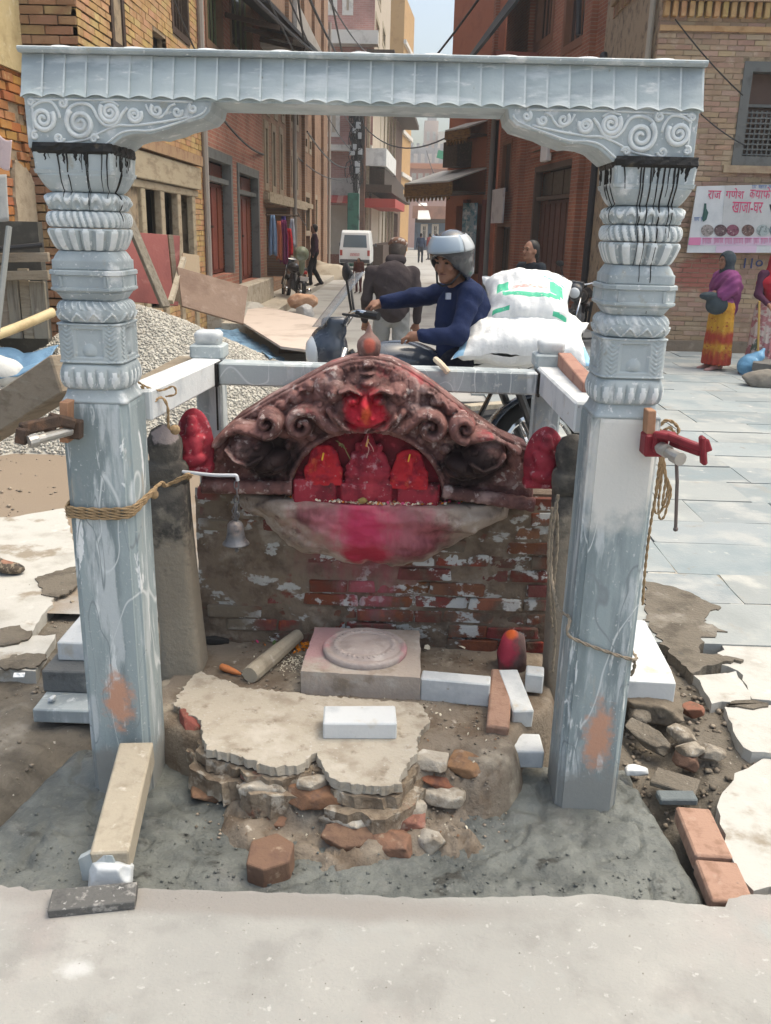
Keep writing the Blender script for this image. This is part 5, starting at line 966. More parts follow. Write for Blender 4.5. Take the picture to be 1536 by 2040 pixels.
a = G(1255, 1392, .04); b_ = G(1342, 1398, .04); m = MB(); m.prism([(a.x - .15, a.y), (b_.x, b_.y), (b_.x + .012, b_.y + .1), (G(1275, 1232, .12).x + .02, 3.42), (a.x - .15, 3.42)], .035, .115); tag(m.build('marble_slab', marble_white, bevel=.004), 'thick white marble slab on the ground behind right column', 'marble slab')
p = G(38, 1345, .01); m = MB(); m.box(p, (.04, .03, .003), Euler((.1, .1, .3)).to_matrix()); tag(m.build('paper_scrap', M('paper', (.7, .72, .74), [((.4, .45, .5), 60, .55, .6)], rough=.6)), 'small white paper wrapper on the dirt left of the stack', 'paper')
# ================================================================= BUILDINGS
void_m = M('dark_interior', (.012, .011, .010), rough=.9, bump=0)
glass_m = M('window_glass', (.03, .035, .04), rough=.15, bump=0, spec=.6)
brk_yel = M('wall_brick_ochre', (.43, .275, .13), [((.34, .19, .085), 6, .45, .7), ((.50, .36, .19), 9, .55, .75), ((.24, .16, .09), 3, .6, .8)], rough=.95, bump=.4, bs=60, var=.09, sat=.06)
brk_org = M('wall_brick_orange', (.40, .19, .07), [((.27, .12, .05), 5, .45, .7), ((.46, .30, .14), 9, .55, .75), ((.12, .075, .045), 3, .62, .8)], rough=.95, bump=.4, bs=60, var=.13, sat=.08)
brk_tan = M('wall_brick_tan', (.31, .195, .115), [((.24, .14, .085), 5, .45, .7), ((.37, .26, .16), 8, .55, .75)], rough=.95, bump=.4, bs=60, var=.10, sat=.06)
brk_r1 = M('wall_brick_brown', (.36, .255, .18), [((.29, .20, .14), 4, .45, .7), ((.42, .32, .24), 7, .55, .75), ((.20, .14, .10), 1.3, .6, .85), ((.34, .13, .10), 3.5, .6, 1.1, 'ball', ((4.45, 13.8, 1.15), (.45, 1, .35)))], rough=.95, bump=.4, bs=50, var=.16, sat=.1)
mort = M('wall_mortar', (.33, .255, .17), [((.13, .10, .07), 6, .45, .7), ((.27, .22, .16), 9, .55, .75)], rough=.95, bump=.5, bs=40)
def brickmat(name, c1, c2, cm, sc, along):
    """distant brickwork, too fine to pick apart: colour by a brick pattern on the wall's own axis"""
    m = M(name, c1, rough=.92, bump=.3, bs=40); N = m.node_tree.nodes; L = m.node_tree.links; b = N['Principled BSDF']; geo = N.new('ShaderNodeNewGeometry'); sp = N.new('ShaderNodeSeparateXYZ'); L.new(geo.outputs['Position'], sp.inputs[0])
    d = Vector(along).normalized(); dt = N.new('ShaderNodeVectorMath'); dt.operation = 'DOT_PRODUCT'; L.new(geo.outputs['Position'], dt.inputs[0]); dt.inputs[1].default_value = (d.x, d.y, 0)
    cb = N.new('ShaderNodeCombineXYZ'); L.new(dt.outputs['Value'], cb.inputs[0]); L.new(sp.outputs['Z'], cb.inputs[1]); bt = N.new('ShaderNodeTexBrick'); L.new(cb.outputs[0], bt.inputs['Vector'])
    bt.inputs['Scale'].default_value = 1; bt.inputs['Brick Width'].default_value = .23 * sc; bt.inputs['Row Height'].default_value = .068 * sc; bt.inputs['Mortar Size'].default_value = .007; bt.inputs['Color1'].default_value = (*c1, 1); bt.inputs['Color2'].default_value = (*c2, 1); bt.inputs['Mortar'].default_value = (*cm, 1)
    nz = N.new('ShaderNodeTexNoise'); nz.inputs['Scale'].default_value = 1.1; nz.inputs['Detail'].default_value = 8; L.new(geo.outputs['Position'], nz.inputs['Vector']); mx = N.new('ShaderNodeMix'); mx.data_type = 'RGBA'; mx.blend_type = 'MULTIPLY'; mx.inputs[0].default_value = .8
    rp = N.new('ShaderNodeMapRange'); rp.inputs[1].default_value = .3; rp.inputs[2].default_value = .7; rp.inputs[3].default_value = .65; rp.inputs[4].default_value = 1.15; L.new(nz.outputs['Fac'], rp.inputs[0]); L.new(bt.outputs['Color'], mx.inputs[6]); L.new(rp.outputs[0], mx.inputs[7]); L.new(mx.outputs[2], b.inputs['Base Color'])
    return m
class Fac:
    """one straight wall seen from the street: u runs left to right as seen, off is outwards"""
    def __init__(s, P0, P1, z0, z1, parent, mat, core=3., name='wall'):
        s.P0 = Vector(P0); s.P1 = Vector(P1); s.d = (s.P1 - s.P0).normalized(); s.L = (s.P1 - s.P0).length; s.n = Vector((s.d.y, -s.d.x)); s.z0, s.z1 = z0, z1; s.par = parent; s.mat = mat; s.ops = []; s.core = core; s.name = name
    def pt(s, u, off, z): p = s.P0 + s.d * u + s.n * off; return Vector((p.x, p.y, z))
    def q(s): return Matrix(((s.d.x, s.n.x, 0), (s.d.y, s.n.y, 0), (0, 0, 1)))
    def px(s, x, y): return onfac(x, y, s.P0, s.P1)
    def box(s, m, u0, u1, z0, z1, o0, o1, ch=0.): return m.box(s.pt((u0 + u1) / 2, (o0 + o1) / 2, (z0 + z1) / 2), (abs(u1 - u0), abs(o1 - o0), abs(z1 - z0)), s.q(), ch)
    def op(s, xl, yt, xr, yb, dep=.18):
        """opening from picture corners: top-left and bottom-right"""
        u0 = s.px(xl, (yt + yb) / 2)[0]; u1 = s.px(xr, (yt + yb) / 2)[0]; o = (u0, u1, s.px(xl, yb)[1], s.px(xl, yt)[1], dep); s.ops.append(o); return o
    def wall(s):
        us = sorted({0, s.L} | {min(max(k, 0), s.L) for o in s.ops for k in o[:2]}); zs = sorted({s.z0, s.z1} | {min(max(k, s.z0), s.z1) for o in s.ops for k in o[2:4]}); m = MB()
        for a, b in zip(us, us[1:]):
            for c, d in zip(zs, zs[1:]):
                mu, mz = (a + b) / 2, (c + d) / 2
                if not any(o[0] < mu < o[1] and o[2] < mz < o[3] for o in s.ops): m.add([s.pt(a, 0, c), s.pt(b, 0, c), s.pt(b, 0, d), s.pt(a, 0, d)], [(0, 1, 2, 3)])
        for o in s.ops:
            a, b = max(o[0], 0), min(o[1], s.L); c, d = max(o[2], s.z0), min(o[3], s.z1); e = -o[4]
            m.cur = 0; F_ = [s.pt(a, 0, c), s.pt(b, 0, c), s.pt(b, 0, d), s.pt(a, 0, d)]; B_ = [s.pt(a, e, c), s.pt(b, e, c), s.pt(b, e, d), s.pt(a, e, d)]
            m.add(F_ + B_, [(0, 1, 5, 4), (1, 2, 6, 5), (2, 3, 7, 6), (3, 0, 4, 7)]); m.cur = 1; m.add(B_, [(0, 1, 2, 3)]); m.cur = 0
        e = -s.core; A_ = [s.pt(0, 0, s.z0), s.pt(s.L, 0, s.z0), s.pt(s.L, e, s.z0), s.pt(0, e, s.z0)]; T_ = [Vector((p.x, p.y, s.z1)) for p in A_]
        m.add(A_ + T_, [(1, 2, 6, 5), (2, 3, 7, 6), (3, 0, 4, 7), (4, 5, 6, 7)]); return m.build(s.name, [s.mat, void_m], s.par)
    def bricks(s, mat, H=.062, Lb=.235, gap=.010, nobj=300, zr=None, ur=None, proud=.012, keep=None, seed=1, zshift=0):
        rg = random.Random(seed); z0, z1 = zr or (s.z0, s.z1); u0, u1 = ur or (0, s.L); B = []; z = z0; r = 0
        while z + H < z1:
            u = u0 - (Lb / 2 if r % 2 else 0)
            while u < u1:
                a, b = max(u, u0), min(u + Lb, u1); u += Lb + gap
                if b - a < .05: continue
                segs = [(a, b)]
                for o in s.ops:
                    if o[2] < z + H and o[3] > z: segs = [q for x, y in segs for q in ((x, min(y, o[0])), (max(x, o[1]), y)) if q[1] - q[0] > .03]
                for x, y in segs:
                    c = s.pt((x + y) / 2, 0, z + H / 2)
                    if keep is None or keep((x + y) / 2, z, rg): B.append((c, y - x))
            z += H + gap; r += 1
        if not B: return
        P = np.array([c for c, _ in B]); X, Yp = pr(P); vis = (X > -20) & (X < 1556) & (Yp > -20); dist = np.linalg.norm(P - [0, 0, CH], axis=1); idx = sorted(range(len(B)), key=lambda k: (not vis[k], dist[k])); near = idx[:nobj] if nobj else []
        nv = 3; vs_ = []
        for k in range(nv):
            b = MB(); b.box((0, 0, 0), (1, 1, 1), None, .05); b.v = [tuple(Vector(v) + noise.noise_vector(Vector(v) * 2.1 + Vector((k * 5 + seed, 0, 0))) * .05) for v in b.v]; me = bpy.data.meshes.new('brick'); me.from_pydata(b.v, [], b.f); me.materials.append(mat); vs_.append(me)
        qe = s.q().to_euler(); loc = Vector((0, 0, 0)); p_ = s.par
        while p_ is not None: loc += p_.location; p_ = p_.parent
        for k in near:
            c, L_ = B[k]
            if not vis[k]: break
            o = bpy.data.objects.new('brick', vs_[k % nv]); COL.objects.link(o); o.parent = s.par; pr_ = proud * rg.uniform(.4, 1.5); o.location = c - loc + Vector((*s.n, 0)) * (pr_ - .05); o.rotation_euler = qe; o.scale = (L_, .1, H * rg.uniform(.93, 1.04))
        rest = [k for k in idx[len(near):] if vis[k]]; m = MB()
        for k in rest: c, L_ = B[k]; m.box(c + Vector((*s.n, 0)) * (proud * rg.uniform(.4, 1.5) - .03), (L_, .06, H * rg.uniform(.93, 1.03)), s.q())
        if rest: stuff(m.build('brick_courses', mat, s.par))
    def window(s, o, frame, style='bars', pane=None, fw=.07, n=6, rec=.10, label=None, nm='window', barm=None):
        u0, u1, z0, z1 = o[:4]; m = MB(); e = -rec
        for a in ((u0, u0 + fw, z0, z1), (u1 - fw, u1, z0, z1), (u0 + fw, u1 - fw, z1 - fw, z1), (u0 + fw, u1 - fw, z0, z0 + fw)): s.box(m, *a, e, .02)
        w_ = m.build(nm, frame, s.par)
        if label: w_['label'] = label
        ia, ib, ic, id_ = u0 + fw, u1 - fw, z0 + fw, z1 - fw
        if style in ('bars', 'glass', 'lattice'):
            m = MB(); s.box(m, ia, ib, ic, id_, e - .03, e - .02); m.build('pane', pane or glass_m, w_)
        if style == 'bars':
            for k in range(n): m = MB(); u = ia + (ib - ia) * (k + .5) / n; s.box(m, u - .014, u + .014, ic, id_, e + .02, e + .05); m.build('bar', barm or frame, w_)
        if style == 'glass':
            m = MB(); u = (ia + ib) / 2; s.box(m, u - .025, u + .025, ic, id_, e, e + .04); m.build('mullion', frame, w_); m = MB(); z = ic + (id_ - ic) * .62; s.box(m, ia, ib, z - .02, z + .02, e, e + .035); m.build('transom_bar', frame, w_)
        if style == 'planks':
            for k in range(n):
                m = MB(); a = ia + (ib - ia) * k / n; s.box(m, a + .004, a + (ib - ia) / n - .004, ic, id_, e - .02, e + .02 + .004 * (k % 2)); m.build('plank', barm or frame, w_)
        return w_
    def door(s, o, frame, leaf, leaves=2, transom=.25, fw=.10, rec=.14, planks=3, pane=None, handles=True):
        u0, u1, z0, z1 = o[:4]; m = MB(); e = -rec; zt = z1 - (z1 - z0) * transom
        for a in ((u0, u0 + fw, z0, z1), (u1 - fw, u1, z0, z1), (u0 + fw, u1 - fw, z1 - fw, z1)): s.box(m, *a, e, .025)
        if transom: s.box(m, u0 + fw, u1 - fw, zt - .05, zt + .03, e, -.02)
        d = m.build('door', frame, s.par); ia, ib = u0 + fw, u1 - fw
        if transom:
            for k in range(leaves): m = MB(); a = ia + (ib - ia) * k / leaves; b = ia + (ib - ia) * (k + 1) / leaves; s.box(m, a + .03, b - .03, zt + .06, z1 - fw - .03, e - .03, e - .015); m.build('pane', pane or leaf, d)
        for k in range(leaves):
            a = ia + (ib - ia) * k / leaves + .006; b = ia + (ib - ia) * (k + 1) / leaves - .006; m = MB(); s.box(m, a, b, z0 + .02, zt - .06, e - .06, e - .03)
            for j in range(planks): c0 = a + (b - a) * (j + .12) / planks; c1 = a + (b - a) * (j + .88) / planks; s.box(m, c0, c1, z0 + .08, zt - .12, e - .03, e - .008, .008)
            m.build('door_leaf', leaf, d)
        if handles: m = MB(); s.box(m, (ia + ib) / 2 - .05, (ia + ib) / 2 + .05, (z0 + zt) / 2, (z0 + zt) / 2 + .04, e - .01, e + .02); m.build('handle', rust, d)
        return d
    def bit(s, nm, u0, u1, z0, z1, o0, o1, mat, ch=0., parent=None): m = MB(); s.box(m, u0, u1, z0, z1, o0, o1, ch); return m.build(nm, mat, parent or s.par)
XLF = -3.35
def yon(px, x, py=300): r = ray(px, py); return x * r.y / r.x
frame_grey = M('grey_frame', (.13, .135, .13), [((.09, .09, .085), 5, .5, .7)], rough=.7, bump=.15)
timber_w = M('weathered_timber', (.36, .30, .21), [((.24, .19, .13), (14, 3, 14), .45, .7), ((.45, .39, .29), 6, .58, .76)], rough=.9, bump=.35, bs=40, var=.10)
# --- ochre brick house at the left, front return and long street side
Yc = yon(157, XLF, 100); Ye = yon(398, XLF, 250)
h = thing('brick_house', 'ochre brick house with weathered timber shopfront behind the gravel heap', 'house', (XLF - 1.5, Yc + 2, 0))
f0 = Fac((XLF - 1.3, Yc), (XLF, Yc), -.1, 7.5, h, mort, 2.); f0.wall(); f0.bricks(brk_tan, H=.078, Lb=.27, nobj=90, zr=(0, 4.6), proud=.014, seed=3)
f1 = Fac((XLF, Yc), (XLF, Ye), -.1, 7.5, h, mort, 3.)
w1 = f1.op(216, -120, 243, 92); w2 = f1.op(304, 58, 330, 110, .12); w2b = f1.op(262, 250, 284, 262, .01); w3 = f1.op(338, -120, 372, 60)
lt_, lb_ = f1.px(236, 296)[1], f1.px(236, 345)[1]; ua, ub = f1.px(232, 400)[0], f1.px(388, 400)[0]
so_ = f1.op(240, 352, 384, 640, .2); f1.wall(); f1.bricks(brk_yel, H=.070, Lb=.25, nobj=300, zr=(0, 5.0), proud=.010, seed=4)
f1.window(w1, wood_dark, 'bars', n=7, fw=.09); f1.window(w3, wood_dark, 'bars', n=5, fw=.09)
z_ = f1.px(236, 285)[1]; f1.bit('brick_ledge', ua - .3, ub + .1, z_, z_ + .14, 0, .13, brk_tan); f1.bit('lintel_beam', ua - .15, ub + .05, lb_ - .02, z_ - .03, 0, .10, timber_w, .01); f1.bit('head_beam', ua - .1, ub, f1.px(236, 368)[1], lb_ - .03, 0, .06, timber_w, .01)
zt = so_[3]
for k in range(5):
    u = so_[0] + (so_[1] - so_[0]) * k / 4; f1.bit('post', u - .09, u + .09, 0, zt, -.05, .05, timber_w, .01)
for k in range(4):
    a = so_[0] + (so_[1] - so_[0]) * k / 4 + .10; b = so_[0] + (so_[1] - so_[0]) * (k + 1) / 4 - .10; m = MB(); f1.box(m, a, b - (b - a) * .28, 0, zt - .05, -.14, -.10); f1.box(m, a + .05, b - (b - a) * .28 - .05, .3, zt - .25, -.10, -.085, .006); f1.box(m, a + .05, b - (b - a) * .28 - .05, .1, .25, -.10, -.085, .006); m.build('shutter', wood_grey, h)
# --- ruined side wall nearer the viewer at the far left
r0 = thing('ruined_wall', 'ragged orange brick wall with a strip of tan plaster at the left edge', 'wall', (-4.2, Yc - 1, 0)); XR0 = XLF - .62
f2 = Fac((XR0, Yc - 2.2), (XR0, Yc + .05), -.1, 6.5, r0, mort, .5); f2.wall()
f2.bricks(brk_org, H=.078, Lb=.25, nobj=200, zr=(.4, 5), proud=.03, seed=6, keep=lambda u, z, rg: rg.random() < .93)
m = MB(); rg = random.Random(4); uend = f2.px(84, 450)[0]; u0 = f2.px(24, 450)[0]; zz = [f2.px(50, 650)[1], f2.px(50, 345)[1]]
P = [(u0 + .02, zz[0]), (uend - .1, zz[0]), (uend - .05, (zz[0] + zz[1]) / 2), (uend - .22, zz[1] - .1), (uend - .3, zz[1]), (u0 + .1, zz[1] + .12), (u0 + .03, zz[1] - .2)]
P = jag(P, .05, .012, 4); n = len(P); m.add([f2.pt(u, .055, z) for u, z in P] + [f2.pt(u, .0, z) for u, z in P], [tuple(range(n))] + [(i, n + i, n + (i + 1) % n, (i + 1) % n) for i in range(n)]); m.build('plaster_strip', M('tan_plaster', (.40, .33, .24), [((.30, .24, .17), 6, .45, .7), ((.22, .19, .14), 3, .62, .8)], rough=.95, bump=.5), r0)
f2.bit('pale_plaster', 0, f2.px(40, 20)[0], f2.px(20, 140)[1], 6.4, 0, .06, M('yellow_plaster', (.50, .40, .22), [((.38, .29, .15), 5, .45, .7), ((.58, .50, .32), 8, .55, .75)], rough=.95, bump=.5))
# --- red brick house with two doors
brk_l2 = brickmat('far_brick_salmon', (.36, .155, .105), (.29, .115, .08), (.33, .25, .19), 1, (0, 1, 0)); Yf = yon(524, XLF, 400)
h = thing('red_brick_house', 'salmon brick house with two tall red doors in grey frames', 'house', (XLF - 1.5, Ye + 3, 0)); f3 = Fac((XLF, Ye), (XLF, Yf), -.1, 8.5, h, brk_l2, 3.)
d1 = f3.op(408, 290, 463, 556, .2); d2 = f3.op(474, 325, 516, 566, .2); ww = [f3.op(405, -160, 440, 88), f3.op(455, -160, 500, 96)]
f3.wall(); f3.door(d1, frame_grey, door_red, 2, .22, .16, planks=2); f3.door(d2, frame_grey, door_red, 2, .22, .16, planks=2)
for o in ww: f3.window(o, M('wood_frame_brown', (.16, .09, .05), [((.10, .055, .035), 6, .5, .7)], rough=.7, bump=.2), 'bars', n=4, fw=.14, barm=M('green_slat', (.10, .11, .05), rough=.7))
f3.bit('step', d1[0] - .2, d2[1] + .2, -.1, d2[2], 0, .28, plaster_m, .02)
zq = f3.px(430, 215)[1]
m = MB(); m.tube([f3.pt(.05, .06, 0), f3.pt(.05, .06, 7)], .05, 8); m.build('drain_pipe', M('pipe_grey', (.30, .27, .24), rough=.7), h)
# --- brown brick house with rows of tall narrow windows
brk_l3 = brickmat('far_brick_brown', (.30, .175, .105), (.24, .135, .085), (.27, .21, .155), 1, (0, 1, 0)); Yg = yon(652, XLF, 400)
h = thing('brown_brick_house', 'brown brick house with rows of tall narrow windows down the street', 'house', (XLF - 1.5, Yf + 6, 0)); f4 = Fac((XLF, Yf), (XLF, Yg), -.1, 10.5, h, brk_l3, 4.)
L3w = [f4.op(*q) for q in ((526, 238, 534, 378), (541, 246, 549, 384), (556, 252, 563, 390), (577, 296, 582, 384), (588, 302, 593, 388), (529, 150, 536, 228), (545, 160, 552, 236), (560, 170, 566, 242), (577, 190, 583, 252), (588, 196, 594, 258), (606, 262, 612, 300), (615, 268, 620, 306), (605, 380, 617, 470), (624, 386, 632, 470))]
shop = f4.op(531, 406, 574, 566, .8); gate = f4.op(604, 470, 618, 548, .3); f4.wall()
for o in L3w: f4.window(o, M('pale_timber', (.30, .24, .17), [((.22, .17, .12), 5, .5, .7)], rough=.85), 'planks', n=2, fw=.16, barm=wood_dark)
for q in ((524, 232, 384), (573, 286, 394)):
    z = f4.px(q[0], q[2] + 6)[1]; f4.bit('sill_band', f4.px(q[0], q[2])[0], f4.px(q[0] + 44, q[2])[0], z - .08, z + .06, 0, .12, timber_w)
z = f4.px(526, 398)[1]; f4.bit('shop_lintel', f4.px(526, 398)[0], f4.px(604, 420)[0], z - .05, z + .18, 0, .14, timber_w)
for px in (572, 602, 622, 640): u = f4.px(px, 350)[0]; f4.bit('pilaster', u - .12, u + .12, 0, 10.4, 0, .10, brk_l3)
for px, c in ((576, 'a'), (648, 'b')): m = MB(); u = f4.px(px, 350)[0]; m.tube([f4.pt(u, .16, .2), f4.pt(u, .16, 9)], .055, 8); m.build('drain_pipe', MATS['pipe_grey'], h)
# dark tin eaves over the two houses
eave = thing('tin_eaves', 'black tin eaves sagging over the street from the left houses', 'eaves', (XLF, Ye + 6, 5)); e0 = f3.px(548, 96); m = MB()
ya, yb = yon(470, XLF + .2, 0), yon(640, XLF + .6, 80); m.add([(XLF, ya - 1, 5.55), (XLF + .95, ya - 1, 5.15), (XLF + 1.15, yb + 2, 6.15), (XLF, yb + 2, 6.9), (XLF, ya - 1, 5.62), (XLF + .95, ya - 1, 5.22), (XLF + 1.15, yb + 2, 6.22), (XLF, yb + 2, 6.97)], [(3, 2, 1, 0), (4, 5, 6, 7), (0, 1, 5, 4), (1, 2, 6, 5), (2, 3, 7, 6)])
m.build('tin_sheet', M('black_tin', (.022, .022, .024), [((.06, .055, .05), 4, .55, .75)], rough=.6, bump=.2), eave)
for k in range(7): y = ya + (yb - ya) * k / 6; m = MB(); m.beam((XLF, y, 5.2 + k * .16), (XLF + .95, y + .1, 5.03 + k * .16), .06, .08); m.build('bracket', wood_dark, eave)
f4.bit('balcony_slab', 0, 7, 5.4, 5.55, 0, .8, M('conc_far', (.42, .40, .37), [((.3, .28, .25), 3, .5, .7)], rough=.9)); f4.bit('balcony_parapet', 0, 7, 5.55, 6.3, .72, .8, MATS['conc_far'])
# --- pink house across the bend
h = thing('pink_brick_house', 'pink brick house with white balcony bands where the street bends', 'house', (-3.4, 49, 0)); pinkb = brickmat('far_brick_pink', (.43, .235, .205), (.37, .19, .165), (.42, .33, .29), 1.3, (1, 0, 0)); whitep = M('white_band', (.60, .57, .52), [((.42, .39, .34), 3, .5, .72)], rough=.85)
Y4 = 47.; xa4 = A(630, 300, Y4).x; xb4 = A(742, 300, Y4).x; f5 = Fac((xa4, Y4), (xb4, Y4), -.1, 17, h, pinkb, 6.)
o1 = f5.op(643, 212, 677, 272); o2 = f5.op(682, -60, 704, 30); o3 = f5.op(650, -60, 672, 30); o4 = f5.op(645, 408, 738, 560, 1.2); f5.wall()
for o in (o1, o2, o3): f5.window(o, whitep, 'glass', fw=.2, pane=M('brown_pane', (.07, .035, .02), rough=.4, bump=0))
Zp = lambda y, x=690: f5.px(x, y)[1]
f5.bit('balcony_band', 0, f5.L, Zp(302), Zp(290), 0, .5, whitep); f5.bit('balcony_slab', .3, f5.L + .2, Zp(93), Zp(66), 0, .8, whitep); f5.bit('cement_band', 0, f5.L, Zp(400), Zp(355), 0, .12, MATS['conc_far'])
for k in range(10): a = f5.L * k / 10; m = MB(); m.add([f5.pt(a, .02, Zp(388)), f5.pt(a + f5.L / 10, .02, Zp(388)), f5.pt(a + f5.L / 10, 1.1, Zp(404)), f5.pt(a, 1.1, Zp(404)), f5.pt(a, .02, Zp(388) - .05), f5.pt(a + f5.L / 10, .02, Zp(388) - .05), f5.pt(a + f5.L / 10, 1.1, Zp(404) - .05), f5.pt(a, 1.1, Zp(404) - .05)], [(0, 1, 2, 3)[::-1], (4, 5, 6, 7), (2, 3, 7, 6), (0, 3, 7, 4), (1, 2, 6, 5)]); m.build('awning_strip', M('red_awning', (.33, .05, .04), rough=.7) if k % 2 else M('pale_awning', (.42, .20, .16), rough=.7), h)
Y4b = 60.; xb5 = A(772, 300, Y4b).x; f6 = Fac((xb4, Y4), (xb5, Y4b), -.1, 15.5, h, M('cream_plaster', (.44, .37, .29), [((.48, .41, .33), 2, .5, .7)], rough=.9), 5.)
ow = [f6.op(748, 20, 756, 80), f6.op(762, 40, 768, 90), f6.op(752, -80, 760, 0)]; f6.wall()
for o in ow: f6.window(o, timber_w, 'glass', fw=.25)
# --- old dark brown house and ochre house further on
h = thing('old_timber_house', 'old dark brown house with a carved balcony further down the street', 'house', (-1.8, 64, 0)); old_br = brickmat('far_brick_dark', (.15, .08, .055), (.11, .06, .042), (.13, .09, .07), 1.6, (1, 2, 0)); Y5 = 46.6
P5 = A(727, 300, 45.4); Q5 = A(801, 300, 76); f7 = Fac((P5.x, 45.4), (Q5.x, 76), -.1, 9.6, h, old_br, .5)
ops = [f7.op(*q) for q in ((730, 235, 742, 292), (748, 240, 758, 292), (728, 372, 740, 396), (762, 262, 770, 306), (778, 300, 784, 326), (732, 405, 792, 500, .8))]; f7.wall()
for o in ops[:5]: f7.window(o, wood_dark, 'planks', n=3, fw=.16, barm=M('brown_shutter', (.14, .06, .045), rough=.7))
zz = f7.px(740, 318)[1]; f7.bit('balcony_rail', .5, 8, zz - .5, zz + .3, 0, 1.0, M('white_tarp', (.60, .60, .58), [((.4, .4, .4), 2, .5, .7)], rough=.8)); zz = f7.px(750, 345)[1]; f7.bit('dark_balcony', 1., 18, zz - 1.1, zz - .1, 0, .9, wood_dark); f7.bit('dark_soffit', .5, 20, f7.px(760, 398)[1], f7.px(760, 385)[1], 0, 1.3, wood_dark)
zz = f7.px(745, 300)[1]; f7.bit('roof_eaves', 0, f7.L, 9.4, 9.7, 0, 1.3, wood_dark); f7.bit('shop_awning', .3, 9, f7.px(745, 418)[1], f7.px(745, 402)[1], 0, 1.5, MATS['red_awning']); f7.bit('shop_counter', 1, 14, 0, 1.0, 0, .9, wood_dark)
for k in range(7): u = 1 + k * 3.2; f7.bit('timber_post', u - .12, u + .12, 0, 9, 0, .14, timber_w)
h = thing('ochre_house', 'narrow ochre yellow house edge closing the left side of street', 'house', (-.7, 80, 0)); f8 = Fac((Q5.x - .1, 76.2), (A(818, 300, 84).x, 84), -.1, 19., h, M('ochre_plaster', (.46, .28, .12), [((.36, .21, .09), 2, .5, .7)], rough=.9), 3.); f8.wall()
for k in range(4): f8.bit('floor_band', -.1, f8.L, 6 + 3.2 * k, 6.3 + 3.2 * k, 0, .2, whitep)
h = thing('beige_house', 'tall beige house with a flat roof rising behind the ochre one', 'house', (-2.5, 90, 0)); f9 = Fac((A(768, 60, 88).x, 88), (A(813, 60, 88).x, 88), -.1, A(800, 10, 88).z, h, M('beige_plaster', (.55, .46, .36), [((.45, .37, .28), 2, .5, .7)], rough=.9), 5.)
ops = [f9.op(*q) for q in ((786, 45, 796, 75), (790, 100, 800, 130), (784, 160, 796, 190))]; f9.wall()
for o in ops: f9.window(o, timber_w, 'glass', fw=.2)
# --- houses closing the view
def endhouse(name, lab, x0, x1, yt, Yd, mat, ops=(), extra=None, zb=-.1):
    a, b = A(x0, yt, Yd), A(x1, yt, Yd); t = thing(name, lab, 'house', ((a.x + b.x) / 2, Yd, 0)); f = Fac((a.x, Yd), (b.x, Yd), zb, a.z, t, mat, 5.); oo = [f.op(*q) for q in ops]; f.wall()
    for o in oo: f.window(o, whitep, 'glass', fw=.22)
    if extra: extra(f)
    return f
pk = M('far_pink', (.52, .33, .28), [((.43, .26, .22), 1, .5, .7)], rough=.9); gy = M('far_grey', (.44, .44, .43), [((.34, .34, .33), 1, .5, .7)], rough=.9)
endhouse('tower_house', 'tall pinkish concrete house with roof tank at the street end', 846, 874, 240, 128, M('far_peach', (.60, .50, .44), rough=.9), ((850, 262, 856, 280), (862, 262, 868, 280)), lambda f: f.bit('water_tank', .4, 1.6, f.z1, f.z1 + 1.1, -1.5, -.4, gy))
endhouse('cream_house', 'cream sided house behind the roofs at the right street end', 874, 905, 262, 124, M('far_cream', (.66, .60, .52), rough=.9), ((880, 300, 886, 322), (892, 290, 898, 312)))
endhouse('grey_flat_house', 'grey house with a parapet of small pots at the street end', 818, 884, 294, 112, gy, ((824, 306, 832, 324), (838, 306, 846, 324), (852, 306, 860, 324), (866, 306, 874, 324)), lambda f: [f.bit('parapet', k * .7, k * .7 + .35, f.z1, f.z1 + .5, -.4, 0, gy) for k in range(6)])
endhouse('salmon_house', 'salmon house with white window rows at the street end', 816, 898, 324, 104, pk, [(820 + 13 * k, 345, 829 + 13 * k, 366) for k in range(6)] + [(824 + 16 * k, 378, 834 + 16 * k, 398) for k in range(4)], lambda f: [f.bit('floor_band', 0, f.L, f.px(840, y)[1], f.px(840, y - 9)[1], 0, .5, M('far_orange', (.55, .27, .17), rough=.9)) for y in (336, 372)])
endhouse('shop_house', 'low shop with blue shutters and a tiled roof at street end', 828, 905, 412, 92, M('far_blue', (.10, .15, .22), [((.06, .08, .12), 1, .5, .7)], rough=.8), ((838, 446, 852, 478), (860, 446, 874, 478)), lambda f: [f.bit('roof_edge', -.3, f.L + .2, f.px(850, 436)[1], f.px(850, 412)[1] + .05, 0, 1.2, M('far_roof', (.36, .20, .15), [((.26, .15, .12), 1, .5, .7)], rough=.9)), f.bit('dark_valance', 0, f.L, f.px(850, 444)[1], f.px(850, 436)[1], 0, 1., wood_dark)])
m = MB(); a, b = A(832, 436, 90), A(858, 436, 90); c, d = A(850, 404, 91.5), A(834, 404, 91.5); m.add([a, b, c, d] + [v + Vector((0, .1, -.08)) for v in (a, b, c, d)], [(0, 1, 2, 3), (7, 6, 5, 4), (0, 4, 5, 1), (1, 5, 6, 2), (2, 6, 7, 3), (3, 7, 4, 0)]); tag(m.build('white_awning', M('far_white', (.80, .80, .80), rough=.7)), 'bright white awning sheet over the shop at the street end', 'awning')
m = MB(); a = A(884, 310, 100); m.box(a, (1.4, .3, .8), Matrix.Rotation(.2, 3, 'Y')); m.jitter(.1, 2); tag(m.build('green_cloth', M('green_cloth', (.04, .30, .16), rough=.8)), 'green cloth hung out on a roof at the street end', 'cloth')
